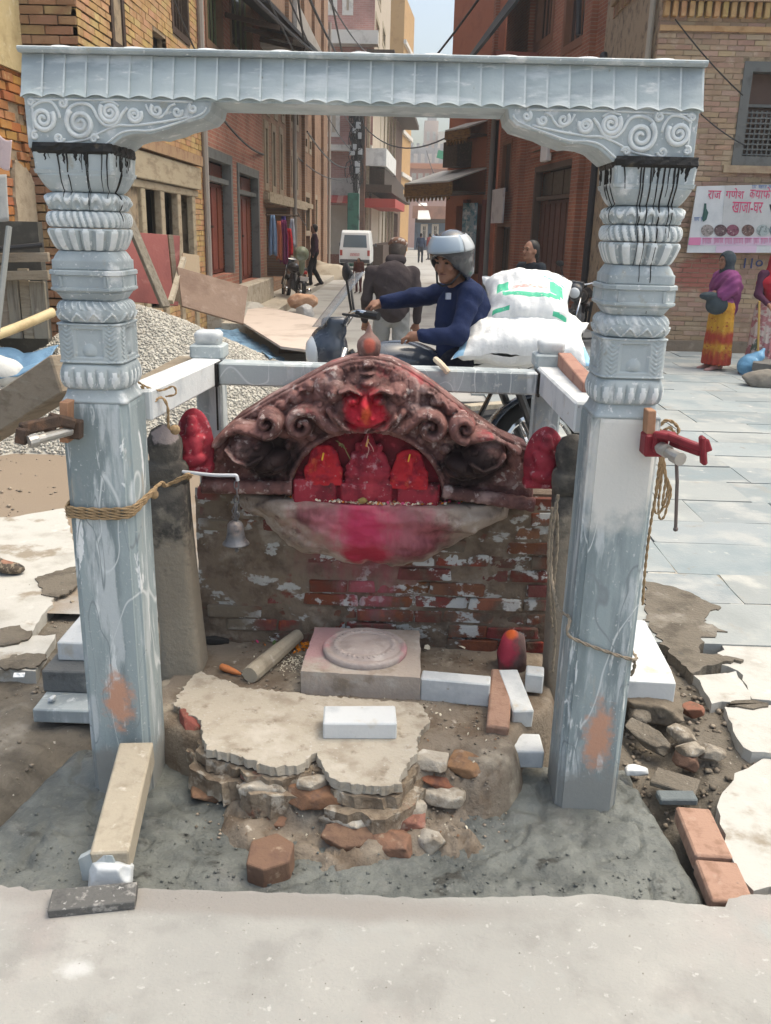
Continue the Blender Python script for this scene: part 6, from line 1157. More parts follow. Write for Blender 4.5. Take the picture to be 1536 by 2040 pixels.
# --- right side: brown brick house with banner
xc1 = A(1288, 300, 13.9).x; h = thing('brown_house', 'brown brick house with cafe banner and dentil cornice at right', 'house', (5, 15, 0)); g1 = Fac((xc1, 13.9), (8.2, 13.9), -.1, 8, h, mort, 4.)
wo = g1.op(1470, 122, 1640, 330, .2); g1.wall(); g1.bricks(brk_r1, nobj=300, zr=(.02, 4.7), proud=.010, seed=8)
w_ = g1.window(wo, frame_grey, 'glass', fw=.13, pane=M('dusty_pane', (.10, .06, .045), rough=.5, bump=0), rec=.16); a, b = g1.px(1482, 300), g1.px(1536, 255)
for k in range(16): u = wo[0] + .15 + k * .07; m = MB(); g1.box(m, u, u + .022, wo[2] + .13, wo[2] + .13 + .62, -.10, -.07); m.build('lattice_bar', frame_grey, w_)
for k in range(9): z = wo[2] + .15 + k * .07; m = MB(); g1.box(m, wo[0] + .14, wo[1] - .14, z, z + .02, -.075, -.055); m.build('lattice_bar', frame_grey, w_)
g1.bit('window_sill', wo[0] - .12, wo[1], wo[2] - .10, wo[2], 0, .06, brk_r1)
zc = g1.px(1400, 36)[1]
for k in range(34): u = .02 + k * .115; m = MB(); g1.box(m, u, u + .072, zc, zc + .19, 0, .10, .006); m.build('dentil_brick', brk_yel, h)
g1.bit('cornice_course', 0, 4.2, zc + .195, zc + .28, 0, .14, brk_r1); g1.bit('cornice_course', 0, 4.2, zc + .29, zc + .40, 0, .06, brk_tan); g1.bit('lower_course', 0, 4.2, zc - .17, zc - .10, 0, .04, brk_yel)
g1.bit('plinth', 0, 4.4, -.1, .16, 0, .10, M('plinth_dirt', (.21, .17, .13), [((.14, .115, .09), 4, .5, .7), ((.28, .24, .19), 6, .55, .72)], rough=.95, bump=.5))
XE, YE = 3.5, 17.2; g2 = Fac((XE, YE), (xc1, 13.9), -.1, 8, h, brickmat('far_brick_tan', (.34, .245, .17), (.28, .19, .13), (.30, .24, .18), 1, (.1, -1, 0)), .12)
os_ = [g2.op(1192, 440, 1212, 645, .3), g2.op(1258, -120, 1290, 22, .2)]; g2.wall(); g2.door(os_[0], wood_dark, wood_dark, 1, 0, .08); g2.window(os_[1], wood_dark, 'bars', n=4)
zA = g2.px(1180, 98)[1]
for k in range(22): u = .05 + k * .15; m = MB(); g2.box(m, u, u + .09, zA, zA + .18, 0, .10); m.build('dentil_brick', brk_tan, h)
g2.bit('cornice_course', 0, g2.L + .1, zA + .19, zA + .3, 0, .14, brk_tan); m = MB(); m.tube([g2.pt(g2.L - .25, .07, 0), g2.pt(g2.L - .25, .07, 7.5)], .045, 8); m.build('drain_pipe', M('pipe_beige', (.38, .34, .28), rough=.7), h)
# --- red brick house with the garage door
h = thing('garage_house', 'orange red brick house with wide brown garage door on right', 'house', (3.6, 22, 0)); P6 = (2.36, 25.6); dv = (Vector(P6) - Vector((XE, YE))); brk_r2 = brickmat('far_brick_red', (.35, .135, .075), (.29, .105, .06), (.33, .22, .15), 1, (dv.x, dv.y, 0)); g3 = Fac(P6, (XE, YE), -.1, 9, h, brk_r2, 4.)
go = g3.op(1057, 336, 1148, 640, .35); so2 = g3.op(986, 446, 1014, 640, .25); wu = [g3.op(1000, 285, 1018, 390, .2), g3.op(1072, -140, 1108, 100, .2), g3.op(1128, -140, 1178, 108, .2)]; g3.wall()
g3.door(go, M('garage_frame', (.10, .065, .045), rough=.7), M('garage_leaf', (.10, .040, .028), [((.07, .03, .022), 5, .5, .7), ((.15, .06, .045), 3, .6, .75)], rough=.55, bump=.15, var=.15), 4, .20, .12, planks=2, pane=M('garage_pane', (.05, .04, .03), rough=.4, bump=0)); g3.door(so2, M('timber_red', (.22, .10, .055), rough=.7), wood_dark, 1, .0, .08)
g3.window(wu[0], MATS['timber_red'], 'planks', n=2, fw=.08, barm=wood_dark)
for o in wu[1:]: g3.window(o, MATS['timber_red'], 'bars', n=4, fw=.16)
z = g3.px(1057, 318)[1]; g3.bit('door_head', go[0] - .2, go[1] + .2, z, z + .10, 0, .10, brk_r2); g3.bit('head_moulding', go[0] - .1, go[1] + .1, z + .12, z + .20, 0, .14, brk_r2)
for px in (972, 1036, 1152): u = g3.px(px, 400)[0]; g3.bit('brick_pier', u - .22, u + .22, 0, 8.5, 0, .12, brk_r2)
u, z = g3.px(1098, 322); g3.bit('lamp_box', u - .28, u + .2, z, z + .62, .05, .18, M('white_box', (.72, .70, .66), rough=.6), .02)
u, z = g3.px(1006, 445); m = MB(); g3.box(m, u - .65, u + .65, z, z + .85, .2, .24); sg = tag(m.build('shop_sign', M('sign_pale', (.58, .55, .53), [((.45, .42, .42), 3, .5, .7)], rough=.7)), 'pale square sign board over a narrow door, right of helmet', 'sign'); m = MB(); m.tube([g3.pt(g3.L - .25, .1, 0), g3.pt(g3.L - .2, .1, 4.6), g3.pt(g3.L - .3, .1, 4.75)], .07, 8); m.build('drain_pipe', M('pipe_black', (.03, .03, .033), rough=.5), h)
m = MB(); m.tube([g3.pt(g3.L - 1.1, .35, 5.2), g3.pt(g3.L - 1.5, .4, 8)], .05, 8); m.build('vent_pipe', MATS['pipe_black'], h)
zc = g3.px(940, 100)[1]; m = MB(); m.add([g3.pt(0, 0, 7.4), g3.pt(3.6, 0, 7.4), g3.pt(3.6, 1.2, 5.9), g3.pt(-.4, 1.5, 5.3), g3.pt(0, 0, 7.3), g3.pt(3.6, 0, 7.3), g3.pt(3.6, 1.2, 5.8), g3.pt(-.4, 1.5, 5.2)], [(0, 1, 2, 3)[::-1], (4, 5, 6, 7), (2, 3, 7, 6), (0, 3, 7, 4), (1, 2, 6, 5)]); m.build('canopy', M('dark_tarp', (.03, .032, .03), [((.06, .06, .05), 2, .5, .7)], rough=.8), h); g3.bit('balcony_wall', 0, 3.4, 5.0, 5.6, 0, 1.0, M('maroon_wall', (.26, .08, .06), [((.19, .06, .05), 2, .5, .7)], rough=.8))
# --- carved shop house with gilded eaves
h = thing('carved_shop_house', 'orange house with brown gilded eaves narrowing the street at right', 'house', (2, 28, 0)); X7, Y7 = A(893, 300, 28.5).x, 28.5; org = M('orange_plaster', (.40, .15, .085), [((.32, .115, .07), 1.5, .5, .7)], rough=.85); g4 = Fac((X7, Y7), (P6[0] + .02, 26.2), -.1, 11, h, org, 5.)
ops = [g4.op(934, 408, 968, 545, .4), g4.op(906, 410, 926, 560, .4), g4.op(975, 240, 990, 400, .15)]; g4.wall(); gilt = M('gilded_wood', (.20, .105, .03), [((.09, .045, .02), (5, 5, 30), .45, .65), ((.33, .20, .06), 9, .6, .74)], rough=.6, bump=.4, bs=30); tin = M('pale_tin', (.46, .44, .40), [((.36, .34, .30), 2, .5, .7)], rough=.7, bump=.1)
def eaves(x0, x1, yt, ym, yb, dep, top, nt):
    u0, u1 = g4.px(x0, ym)[0], g4.px(x1, ym)[0]; zt, zm, zb = (g4.px((x0 + x1) / 2, y)[1] for y in (yt, ym, yb)); sc = 1 - dep / 28; zt, zm, zb = (CH + (q - CH) * sc for q in (zt, zm, zb)); n_ = 8
    for k in range(n_):
        a, b = u0 + (u1 - u0) * k / n_, u0 + (u1 - u0) * (k + 1) / n_ - .015; m = MB(); V_ = [g4.pt(a, .0, zt), g4.pt(b, .0, zt), g4.pt(b, dep, zm), g4.pt(a, dep, zm)]; m.add(V_ + [v - Vector((0, 0, .04)) for v in V_], [(3, 2, 1, 0), (4, 5, 6, 7), (3, 7, 6, 2), (0, 4, 7, 3), (1, 2, 6, 5)]); m.build('roof_sheet', top, h)
    g4.bit('fascia', u0 - .02, u1 + .02, zb + .08, zm - .03, dep - .12, dep - .03, gilt)
    for k in range(nt): a = u0 + (u1 - u0) * k / nt; m = MB(); m.prism([(0, 0), ((u1 - u0) / nt * .9, 0), ((u1 - u0) / nt * .45, -.14)], -.02, .02, 'y'); m.xf(Matrix.Translation(g4.pt(a, dep - .06, zb + .07)) @ Matrix(((g4.d.x, -g4.n.x, 0, 0), (g4.d.y, -g4.n.y, 0, 0), (0, 0, 1, 0), (0, 0, 0, 1)))); m.build('fringe_tooth', gilt, h)
    g4.bit('soffit', u0, u1, zb + .14, zb + .2, 0, dep - .13, wood_dark)
    m = MB(); V_ = [g4.pt(u0, dep - .03, zb + .08), g4.pt(u0, dep - .03, zm - .03), g4.pt(u0, 0, zt - .05), g4.pt(u0, 0, zb + .1)]; m.add(V_ + [v - Vector((*g4.d, 0)) * .06 for v in V_], [(0, 1, 2, 3), (7, 6, 5, 4), (0, 4, 5, 1), (1, 5, 6, 2)]); m.build('gable_end', gilt, h)
eaves(880, 972, 330, 362, 396, 1.3, tin, 12); eaves(928, 972, 236, 254, 280, .7, tin, 7)
g4.bit('mossy_hood', g4.px(912, 300)[0], g4.px(940, 300)[0], g4.px(920, 335)[1], g4.px(920, 285)[1], 0, .5, wood_dark)
for px in (932, 970): u = g4.px(px, 450)[0]; g4.bit('shop_post', u - .09, u + .09, 0, g4.px(px, 398)[1], 0, .15, M('maroon_post', (.17, .05, .04), rough=.6))
m = MB(); u0, u1 = g4.px(936, 450)[0], g4.px(964, 450)[0]; pts = np.zeros((14, 8, 3))
for i_ in range(14):
    for j_ in range(8): v = g4.pt(u0 + (u1 - u0) * i_ / 13, .25 + .06 * math.sin(i_ * 1.7), g4.px(950, 545)[1] + (g4.px(950, 405)[1] - g4.px(950, 545)[1]) * j_ / 7); pts[i_, j_] = v
m.grid(pts); o = m.build('shop_curtain', M('blue_print_cloth', (.33, .42, .44), [((.14, .28, .32), 7, .5, .58), ((.62, .64, .62), 5, .55, .6)], rough=.9), smooth=True); so2_ = o.modifiers.new('solid', 'SOLIDIFY'); so2_.thickness = .01; tag(o, 'pale blue printed curtain hanging at the carved shop front', 'curtain')
m = MB(); m.tube([(A(972, 450, 25.4).x, 25.4, -.1), (A(972, 450, 25.4).x, 25.4, 6.2)], [.075, .055], 10); tag(m.build('steel_pole', M('pole_steel', (.24, .23, .21), rough=.6, metal=.3)), 'slim grey pole between the carved shop and the garage house', 'pole')
# low kerb step on left and stone sill on right
f3.bit('terrace', -.2, f3.L, -.1, .14, .28, .8, plaster_m); m = MB(); m.box((XLF + .35, (Yf + Yg) / 2, .02), (.8, Yg - Yf, .24)); m.jitter(.03, 1.5); struct(m.build('sidewalk', M('sidewalk_concrete', (.40, .37, .32), [((.30, .27, .22), 2, .45, .7), ((.48, .45, .40), 4, .55, .75)], rough=.9, bump=.4), bevel=.03))
# ================================================================= HEAPS, BOARDS, TARPS
def gh(X, Y):
    d1 = np.hypot((X + 2.55) / np.where(X > -2.55, 2.25, 1.8), (Y - 8.2) / 1.9); d2 = np.hypot((X + 3.9) / 1.6, (Y - 7.6) / 1.6)
    z = np.maximum(1.08 * (1 - np.sqrt(d1 ** 2 + .01)), .80 * (1 - np.sqrt(d2 ** 2 + .01))); return z + .03 * vnoise(X, Y, 2.2, 41) - .02
gravel_m = M('gravel_stone', (.43, .41, .36), [((.33, .31, .27), 3, .45, .7), ((.50, .475, .42), 7, .55, .75)], rough=.9, bump=.15, bs=80, var=.38)
rs = np.random.RandomState(9); n = 76000; px_ = rs.uniform(-4.6, -.35, n); py_ = rs.uniform(6.2, 10.2, n); pz_ = gh(px_, py_); k = pz_ > .0; px_, py_, pz_ = px_[k], py_[k], pz_[k]; n = len(px_)
O = np.array([(1, 0, 0), (-1, 0, 0), (0, 1, 0), (0, -1, 0), (0, 0, .75), (0, 0, -.75)]); T = np.array([(0, 2, 4), (2, 1, 4), (1, 3, 4), (3, 0, 4), (2, 0, 5), (1, 2, 5), (3, 1, 5), (0, 3, 5)])
s = .007 + .013 * rs.rand(n) ** 1.5; Vg = O[None] * s[:, None, None] * (.55 + .9 * rs.rand(n, 6, 1)); an = rs.rand(n) * 6.28; c_, s_ = np.cos(an)[:, None], np.sin(an)[:, None]; Vg = np.stack([Vg[..., 0] * c_ - Vg[..., 1] * s_, Vg[..., 0] * s_ + Vg[..., 1] * c_, Vg[..., 2] + .35 * Vg[..., 0] * (rs.rand(n, 1) - .5)], -1) + np.stack([px_, py_, pz_ + .004], -1)[:, None]
gx, gy_ = np.meshgrid(np.arange(-5.2, -.1, .06), np.arange(5.8, 10.4, .06), indexing='ij'); gz_ = np.maximum(gh(gx, gy_), -.08); i = np.arange(gx.size).reshape(gx.shape); q4 = np.stack([i[:-1, :-1], i[1:, :-1], i[1:, 1:], i[:-1, 1:]], -1).reshape(-1, 4)
Fg = np.concatenate([(T[None] + 6 * np.arange(n)[:, None, None]).reshape(-1, 3), q4[:, [0, 1, 2]] + 6 * n, q4[:, [0, 2, 3]] + 6 * n])
tag(stuff(np_mesh('gravel', np.concatenate([Vg.reshape(-1, 3), np.stack([gx, gy_, gz_], -1).reshape(-1, 3)]), Fg, gravel_m, None, False)), 'heap of pale crushed gravel by the left houses')
def slab4(name, P, th, mat, label, cat, group=None, jit=.004, sub=1):
    """a board from four world corners, pushed back by its thickness"""
    P = [Vector(p) for p in P]; nrm = (P[1] - P[0]).cross(P[3] - P[0]).normalized() * th; m = MB(); m.add(P + [p + nrm for p in P], [(0, 1, 2, 3)[::-1], (4, 5, 6, 7), (0, 1, 5, 4), (1, 2, 6, 5), (2, 3, 7, 6), (3, 0, 4, 7)])
    if jit: m.jitter(jit, 3)
    return tag(m.build(name, mat, bevel=.004), label, cat, group)
slab4('red_board', [A(244, 600, 9.6), A(352, 610, 10.2), A(355, 470, 10.4), A(246, 462, 9.8)], .03, M('faded_red_panel', (.30, .10, .09), [((.22, .075, .07), 2, .45, .7), ((.38, .17, .15), 5, .55, .75)], rough=.8, bump=.2), 'faded red sheet panel leaning on the timber shopfront', 'panel')
m = MB(); m.beam(A(339, 468, 9.95), A(352, 600, 9.85), .05, .05); tag(m.build('batten', wood_old), 'thin upright batten along the edge of the red panel', 'batten')
m = MB(); m.beam(A(236, 388, 9.0), A(330, 612, 8.7), .10, .045, .004); tag(m.build('plank', wood_grey), 'long grey plank leaning steeply behind the left column', 'plank')
m = MB(); m.beam(A(366, 515, 9.9), A(340, 602, 9.3), .05, .05); tag(m.build('batten', wood_pale), 'pale batten leaning at the left end of the brown board', 'batten')
ply = M('brown_board', (.235, .165, .125), [((.18, .12, .09), 3, .45, .7), ((.29, .22, .175), 8, .55, .75)], rough=.85, bump=.25)
slab4('board', [A(362, 612, 9.4), A(484, 648, 9.6), A(493, 574, 9.9), A(352, 534, 9.7)], .025, ply, 'wide brown board propped on the gravel heap', 'board')
slab4('board', [A(365, 545, 10.2), A(398, 552, 10.3), A(396, 510, 10.4), A(362, 505, 10.3)], .02, M('tan_board', (.36, .28, .19), rough=.85), 'small tan board behind the wide brown board', 'board')
def street_slab0(name, pts, z0, z1, mat, label, cat): m = MB(); m.prism(px_poly(pts, z1), z0, z1); m.jitter(.012, .9); return tag(m.build(name, mat, bevel=.004), label, cat)
sheet_m = M('pink_sheet', (.56, .48, .42), [((.40, .33, .28), 2, .45, .7), ((.54, .47, .42), 5, .55, .75)], rough=.8, bump=.2)
street_slab0('sheet', [(482, 642), (560, 690), (684, 706), (692, 650), (600, 626), (498, 604)], .20, .235, sheet_m, 'large pinkish board lying flat beyond the gravel', 'board')
m = MB(); p = (G(560, 690, .1) + G(680, 700, .1)) / 2; m.box((p.x - .05, p.y + .6, .085), (.85, .7, .21)); m.jitter(.02, 4); tag(m.build('pallet', wood_dark), 'dark timber stack under the pinkish boards', 'pallet')
rock('sand_heap', 500, 640, -.02, (.55, .8, .36), M('grey_sand', (.40, .385, .35), [((.33, .31, .28), 4, .5, .7)], rough=.95, bump=.5), 'low heap of grey sand beside the pinkish boards', 'heap', None, 31, 28, .12)
blue_m = M('blue_tarp', (.17, .30, .44), [((.06, .13, .22), 3, .45, .7), ((.20, .32, .43), 8, .58, .74)], rough=.5, bump=.3, bs=15)
def tarp(name, cs, nu, nv, fold, label, mat, seed, drape=True, amp=.07):
    P = np.zeros((nu, nv, 3)); a, b, c, d = [np.array(p) for p in cs]
    for i_ in range(nu):
        for j_ in range(nv):
            u, v = i_ / (nu - 1), j_ / (nv - 1); p = (a * (1 - u) + b * u) * (1 - v) + (d * (1 - u) + c * u) * v
            nn = noise.noise_vector(Vector((p[0] * fold, p[1] * fold, seed))); p = p + np.array([nn.x, nn.y, 0]) * amp * .6
            if drape: p[2] = max(float(gh(np.array([p[0]]), np.array([p[1]]))[0]), 0) + .03 + amp * abs(nn.z) * 1.2
            else: p[2] += amp * nn.z * 1.6
            P[i_, j_] = p
    m = MB(); m.grid(P); o = m.build(name, mat, smooth=True); sd = o.modifiers.new('solid', 'SOLIDIFY'); sd.thickness = .006; return tag(o, label, 'tarpaulin')
def ong(px, py, y0=6., y1=11):
    r = ray(px, py)
    for k in range(400):
        Y_ = y0 + (y1 - y0) * k / 400; p = A(px, py, Y_)
        if p.z < max(float(gh(np.array([p.x]), np.array([p.y]))[0]), 0): return np.array(p)
    return np.array(G(px, py, 0))
tarp('tarpaulin', [ong(418, 648), ong(540, 730), ong(566, 722), ong(440, 640)], 46, 9, 3.5, 'blue tarpaulin strip running down the right side of the gravel', blue_m, 1)
tarp('tarpaulin', [ong(-30, 775, 5), ong(70, 775, 5), ong(112, 705, 5), ong(-30, 685, 5)], 34, 26, 2.6, 'crumpled blue tarpaulin at the left edge below the bamboo pole', blue_m, 4, True, .16)
p = Vector(ong(2, 772, 4)) + Vector((0, .1, .15)); q = SD(.03); q.ell((0, 0, .1), (.16, .13, .13)); q.ell((-.1, .02, .16), (.12, .1, .1)); t = q.obj('sack', M('white_sack', (.62, .62, .59), [((.5, .5, .47), 6, .5, .7)], rough=.8, bump=.3), .015); t.location = (p.x, p.y, p.z - .15); tag(t, 'white sack half out of view at the left edge', 'sack')
m = MB(); m.tube(crv([A(-30, 676, 6.2), A(40, 650, 6.5), A(105, 622, 6.8)], 6), .036, 12); tag(m.build('bamboo_pole', M('bamboo', (.55, .44, .25), [((.42, .32, .17), (6, 6, 6), .5, .7)], rough=.5, bump=.1), smooth=True), 'pale bamboo pole lying across the left of the gravel', 'pole')
m = MB(); m.beam(A(138, 742, 2.98), A(-70, 876, 3.5), .10, .135, .006); m.jitter(.004, 8); tag(m.build('timber', wood_old), 'heavy brown timber propped against the left rail from outside', 'timber')
m = MB(); m.beam(A(372, 722, 3.42), A(250, 792, 2.72), .06, .05, .003); tag(m.build('timber', wood_old), 'narrow brown timber lying along the outer side of left rail', 'timber')
m = MB(); m.beam(A(1124, 716, 3.28), A(1176, 778, 2.72), .05, .05, .003); tag(m.build('timber', M('pink_wood', (.36, .20, .15), [((.26, .13, .10), 12, .5, .7)], rough=.85)), 'pinkish timber offcut on the outer edge of right rail', 'timber')
m = MB(); m.tube(crv([A(868, 716, 3.28), A(880, 727, 3.2), A(893, 742, 3.18)], 4), [.010, .012, .010] * 0 or .011, 8); tag(m.build('stick', M('pale_stick', (.62, .52, .38), rough=.8)), 'short pale stick lying over the rear marble rail', 'stick')
# left edge shack: fence planks, rails, cloth, slanting pole
ft = thing('plank_fence', 'rough fence of old grey planks at the left edge', 'fence', tuple(A(40, 650, 7.5)))
for k, (x0, x1, yt) in enumerate(((-30, -4, 520), (-2, 20, 530), (22, 44, 545), (46, 66, 535), (68, 98, 560))):
    a, b = A(x0, 660, 7.6), A(x1, 660, 7.6); t = A(x0, yt, 7.6); m = MB(); m.box(((a.x + b.x) / 2, 7.6 + .02 * (k % 2), (t.z + a.z) / 2 - .03), (b.x - a.x, .03, t.z - a.z + .06), None, .004); m.jitter(.006, 5, k); m.build('plank', wood_old if k % 2 else wood_grey, ft)
for y in (512, 548): m = MB(); m.beam(A(-40, y + 2, 7.52), A(98, y, 7.52), .05, .075, .004); m.build('rail', wood_old, ft)
m = MB(); m.tube([A(-30, 498, 7.45), A(85, 488, 7.5)], .022, 8); tag(m.build('iron_pipe', M('black_pipe', (.025, .025, .027), rough=.5)), 'black pipe lying over the old plank fence', 'pipe'); m = MB(); m.tube([A(18, 452, 6.4), A(-6, 660, 6.1)], .022, 8); tag(m.build('pole', M('grey_pole', (.22, .23, .22), rough=.6)), 'grey pole leaning on the plank fence', 'pole')
tarp('grey_cloth', [A(-30, 442, 6.5), A(20, 438, 6.5), A(16, 345, 6.6), A(-30, 340, 6.6)], 16, 12, 4, 'grey cloth hung over the fence at the left edge', M('grey_cloth', (.36, .36, .34), [((.26, .26, .25), 4, .5, .7)], rough=.9), 9, False, .04)['category'] = 'cloth'
tarp('pink_cloth', [A(-40, 338, 6.6), A(20, 330, 6.55), A(24, 272, 6.55), A(-40, 255, 6.6)], 22, 16, 7, 'pale pink cloth hung high at the left edge', M('pale_pink_cloth', (.60, .47, .46), [((.48, .36, .36), 6, .5, .7)], rough=.9), 5, False, .05)['category'] = 'cloth'
m = MB(); a, b = A(-30, 500, 7.8), A(70, 640, 7.8); m.box(((a.x + b.x) / 2, 7.85, (A(0, 440, 7.8).z) / 2), (b.x - a.x + .2, .1, A(0, 440, 7.8).z)); m.build('back_panel', M('soot_panel', (.07, .065, .055), [((.13, .12, .10), 5, .5, .7)], rough=.9), ft)
# under the rear rail: dark sheet with marble tiles and a plank
def street_slab(name, pts, z0, z1, mat, label, cat, group=None, k=0): m = MB(); m.prism(jag(px_poly(pts, z1), .1, .008, k), z0, z1); return tag(m.build(name, mat), label, cat, group)
street_slab('dark_sheet', [(860, 905), (1085, 900), (1075, 800), (850, 800)], .0, .02, M('dark_sheet', (.02, .02, .022), [((.05, .05, .05), 5, .5, .7)], rough=.6), 'black plastic sheet on the ground seen below the rear rail', 'sheet')
m = MB(); m.beam(G(930, 812, .12), G(1075, 800, .12), .12, .05, .005); tag(m.build('plank', wood_pale), 'pale plank lying beyond the rear rail above marble pieces', 'plank')
for k, (px, py, lab) in enumerate(((1013, 838, 'small white marble tile on black sheet, upper left one'), (1036, 834, 'small white marble tile on black sheet, upper right one'), (1018, 856, 'small white marble tile on black sheet, lower one'), (988, 850, 'small white marble chip left of the tiles on black sheet'))):
    p = G(px, py, .05); m = MB(); m.box(p, (.065 if k < 3 else .04, .10, .05), Matrix.Rotation(.25 + k * .1, 3, 'Z'), .004); tag(m.build('marble_tile', marble_white), lab, 'marble tile', 'marble tiles on the black sheet')
# ================================================================= PEOPLE
skin_m = M('skin', (.27, .135, .085), [((.21, .10, .065), 30, .5, .72)], rough=.55, bump=.06, bs=200, spec=.35); hair_m = M('hair', (.012, .010, .010), rough=.5, bump=.3, bs=200); hair_g = M('grey_hair', (.05, .038, .032), [((.10, .08, .07), 14, .5, .7)], rough=.7)
def cloth(name, c, k=.75): return M(name, c, [(tuple(x * k for x in c), 7, .45, .7), (tuple(min(1, x * 1.25) for x in c), 14, .6, .78)], rough=.9, bump=.35, bs=40, spec=.15)
V3 = lambda *a: np.array(a, float)
def joints(h, **kw):
    k = h / 1.70; J = dict(pelvis=(0, 0, .93), waist=(0, 0, 1.08), chest=(0, .0, 1.27), neck=(0, 0, 1.43), head=(0, .02, 1.575), sl=(-.185, 0, 1.385), sr=(.185, 0, 1.385), el=(-.235, -.01, 1.11), er=(.235, -.01, 1.11), wl=(-.25, .05, .87), wr=(.25, .05, .87), hl=(-.09, 0, .91), hr=(.09, 0, .91), kl=(-.10, .02, .49), kr=(.10, .02, .49), al=(-.10, -.01, .08), ar=(.10, -.01, .08), face=(0, 1, 0), tl=(-.11, .16, .03), tr=(.11, .16, .03))
    J.update(kw); return {n: V3(*p) * (k if n != 'face' else 1) for n, p in J.items()}, k
def hand(q, w_, d, side, k, curl=.4):
    """palm, four unequal curled fingers and a thumb, all rooted in the wrist's own skin"""
    d = d / max(np.linalg.norm(d), 1e-6); u = np.cross(d, V3(0, 0, 1)); u = u / max(np.linalg.norm(u), 1e-6) * side; dn = np.cross(u, d) * side; dn = dn if dn[2] < 0 else -dn
    q.cap(w_, w_ + d * .05 * k, .024 * k, .03 * k); q.cap(w_ + d * .045 * k + u * .022 * k, w_ + d * .075 * k + u * .03 * k, .018 * k, .013 * k)
    for j in range(4):
        b = w_ + d * .07 * k + u * (.030 - .020 * j) * k; L = (.036, .042, .039, .030)[j] * k; m_ = b + (d * (1 - curl * .5) + dn * curl) * L; e = m_ + (d * (.5 - curl) + dn * (.5 + curl * .4)) * L * .8; q.cap(b, m_, .0095 * k, .009 * k, .004); q.cap(m_, e, .009 * k, .0075 * k, .004)
    b = w_ + d * .03 * k + u * .03 * k; q.cap(b, b + (d * .7 + u * .6 + dn * .3) * .04 * k, .012 * k, .010 * k, .006); q.cap(b + (d * .7 + u * .6 + dn * .3) * .04 * k, b + (d * 1.2 + u * .5 + dn * .8) * .05 * k, .010 * k, .008 * k, .004)
def person(label, loc, rz, h, top, bottom, hair=None, shoe=None, J=None, res=.012, skirt=False, group=None, name='person', fingers=True, hairlong=False, build=1., face_detail=True, coat=False):
    J, k = joints(h, **(J or {})); t = thing(name, label, 'person', loc, group, rz); b = build; f = J['face'] / np.linalg.norm(J['face']); rt = np.cross(f, V3(0, 0, 1)); up = np.cross(rt, f); Rm = Matrix((rt, f, up)).transposed(); hd = J['head']; W = lambda x, y, z: hd + rt * x * k + f * y * k + up * z * k
    q = SD(.018 * k)
    q.ell(hd + up * .02 * k, (.074 * k, .093 * k, .098 * k), Rm); q.ell(W(0, .03, -.055), (.056 * k, .062 * k, .062 * k), Rm); q.cap(J['neck'] - V3(0, 0, .05) * k, W(0, -.015, -.06), .056 * k, .052 * k)
    if face_detail:
        q.cap(W(0, .088, .015), W(0, .108, -.022), .011 * k, .016 * k, .008); q.cap(W(-.035, .082, .03), W(.035, .082, .03), .014 * k, .014 * k, .01); q.ell(W(0, .078, -.085), (.026 * k, .022 * k, .02 * k), Rm); q.cap(W(-.02, .083, -.052), W(.02, .083, -.052), .009 * k, .009 * k, .006)
        for s in (-1, 1): q.ell(W(s * .074, 0, -.005), (.012 * k, .022 * k, .032 * k), Rm, .006); q.ell(W(s * .042, .068, -.02), (.022 * k, .02 * k, .022 * k), Rm); q.sub('ell', W(s * .031, .097, .008), (.015 * k, .012 * k, .010 * k), Rm, k=.008)
    q.ell((J['chest'] + J['waist']) / 2, (.14 * k * b, .09 * k * b, .20 * k)); q.ell(J['pelvis'], (.145 * k * b, .10 * k * b, .12 * k)); q.cap(J['sl'], J['sr'], .058 * k, .058 * k); q.cap(J['chest'], J['neck'], .08 * k, .05 * k)
    for s in 'lr':
        q.cap(J['s' + s], J['e' + s], .046 * k * b, .037 * k); q.cap(J['e' + s], J['w' + s], .037 * k, .026 * k); sd = -1 if s == 'l' else 1
        if fingers: hand(q, J['w' + s], J['w' + s] - J['e' + s], -sd, k)
        else: q.ell(J['w' + s] + (J['w' + s] - J['e' + s]) * .2, (.03 * k,) * 3)
        q.cap(J['h' + s], J['k' + s], .075 * k * b, .052 * k); q.cap(J['k' + s], J['a' + s], .052 * k, .036 * k); q.cap(J['a' + s], J['t' + s], .038 * k, .03 * k)
    q.obj('body', skin_m, res, t)
    g_ = .014 * k; c = SD(.03 * k)
    c.ell((J['chest'] * .6 + J['waist'] * .4), (.165 * k * b, .115 * k * b, .23 * k)); c.ell(J['pelvis'] + (J['waist'] - J['pelvis']) * .35, (.17 * k * b, .125 * k * b, .15 * k)); c.cap(J['sl'], J['sr'], .066 * k * b, .066 * k * b); c.cap(J['chest'], J['neck'] - V3(0, 0, .01) * k, .10 * k, .058 * k)
    for s in 'lr': c.cap(J['s' + s], J['e' + s], .062 * k * b, .054 * k); c.cap(J['e' + s], J['w' + s] - (J['w' + s] - J['e' + s]) * .06, .054 * k, .040 * k)
    if coat: c.cap(J['chest'] - V3(0, 0, .08) * k, J['pelvis'] + V3(0, -.01, .05) * k, .155 * k, .160 * k); c.ell(J['chest'] + V3(0, -.04, -.02) * k, (.19 * k, .13 * k, .2 * k))
    wr = lambda P: (.011 * k * vnoise(P[..., 0] * .8 + P[..., 2], P[..., 1] * .8 + P[..., 2] * .5, 13 / k, 51, 2) + .005 * k * np.abs(vnoise(P[..., 0] - P[..., 2] * .8, P[..., 1] + P[..., 2] * .3, 30 / k, 55, 2))).astype(np.float32)
    zt = J['pelvis'][2] - .12 * k
    c.obj('shirt', top, res * 1.1, t, disp=wr)
    c = SD(.03 * k)
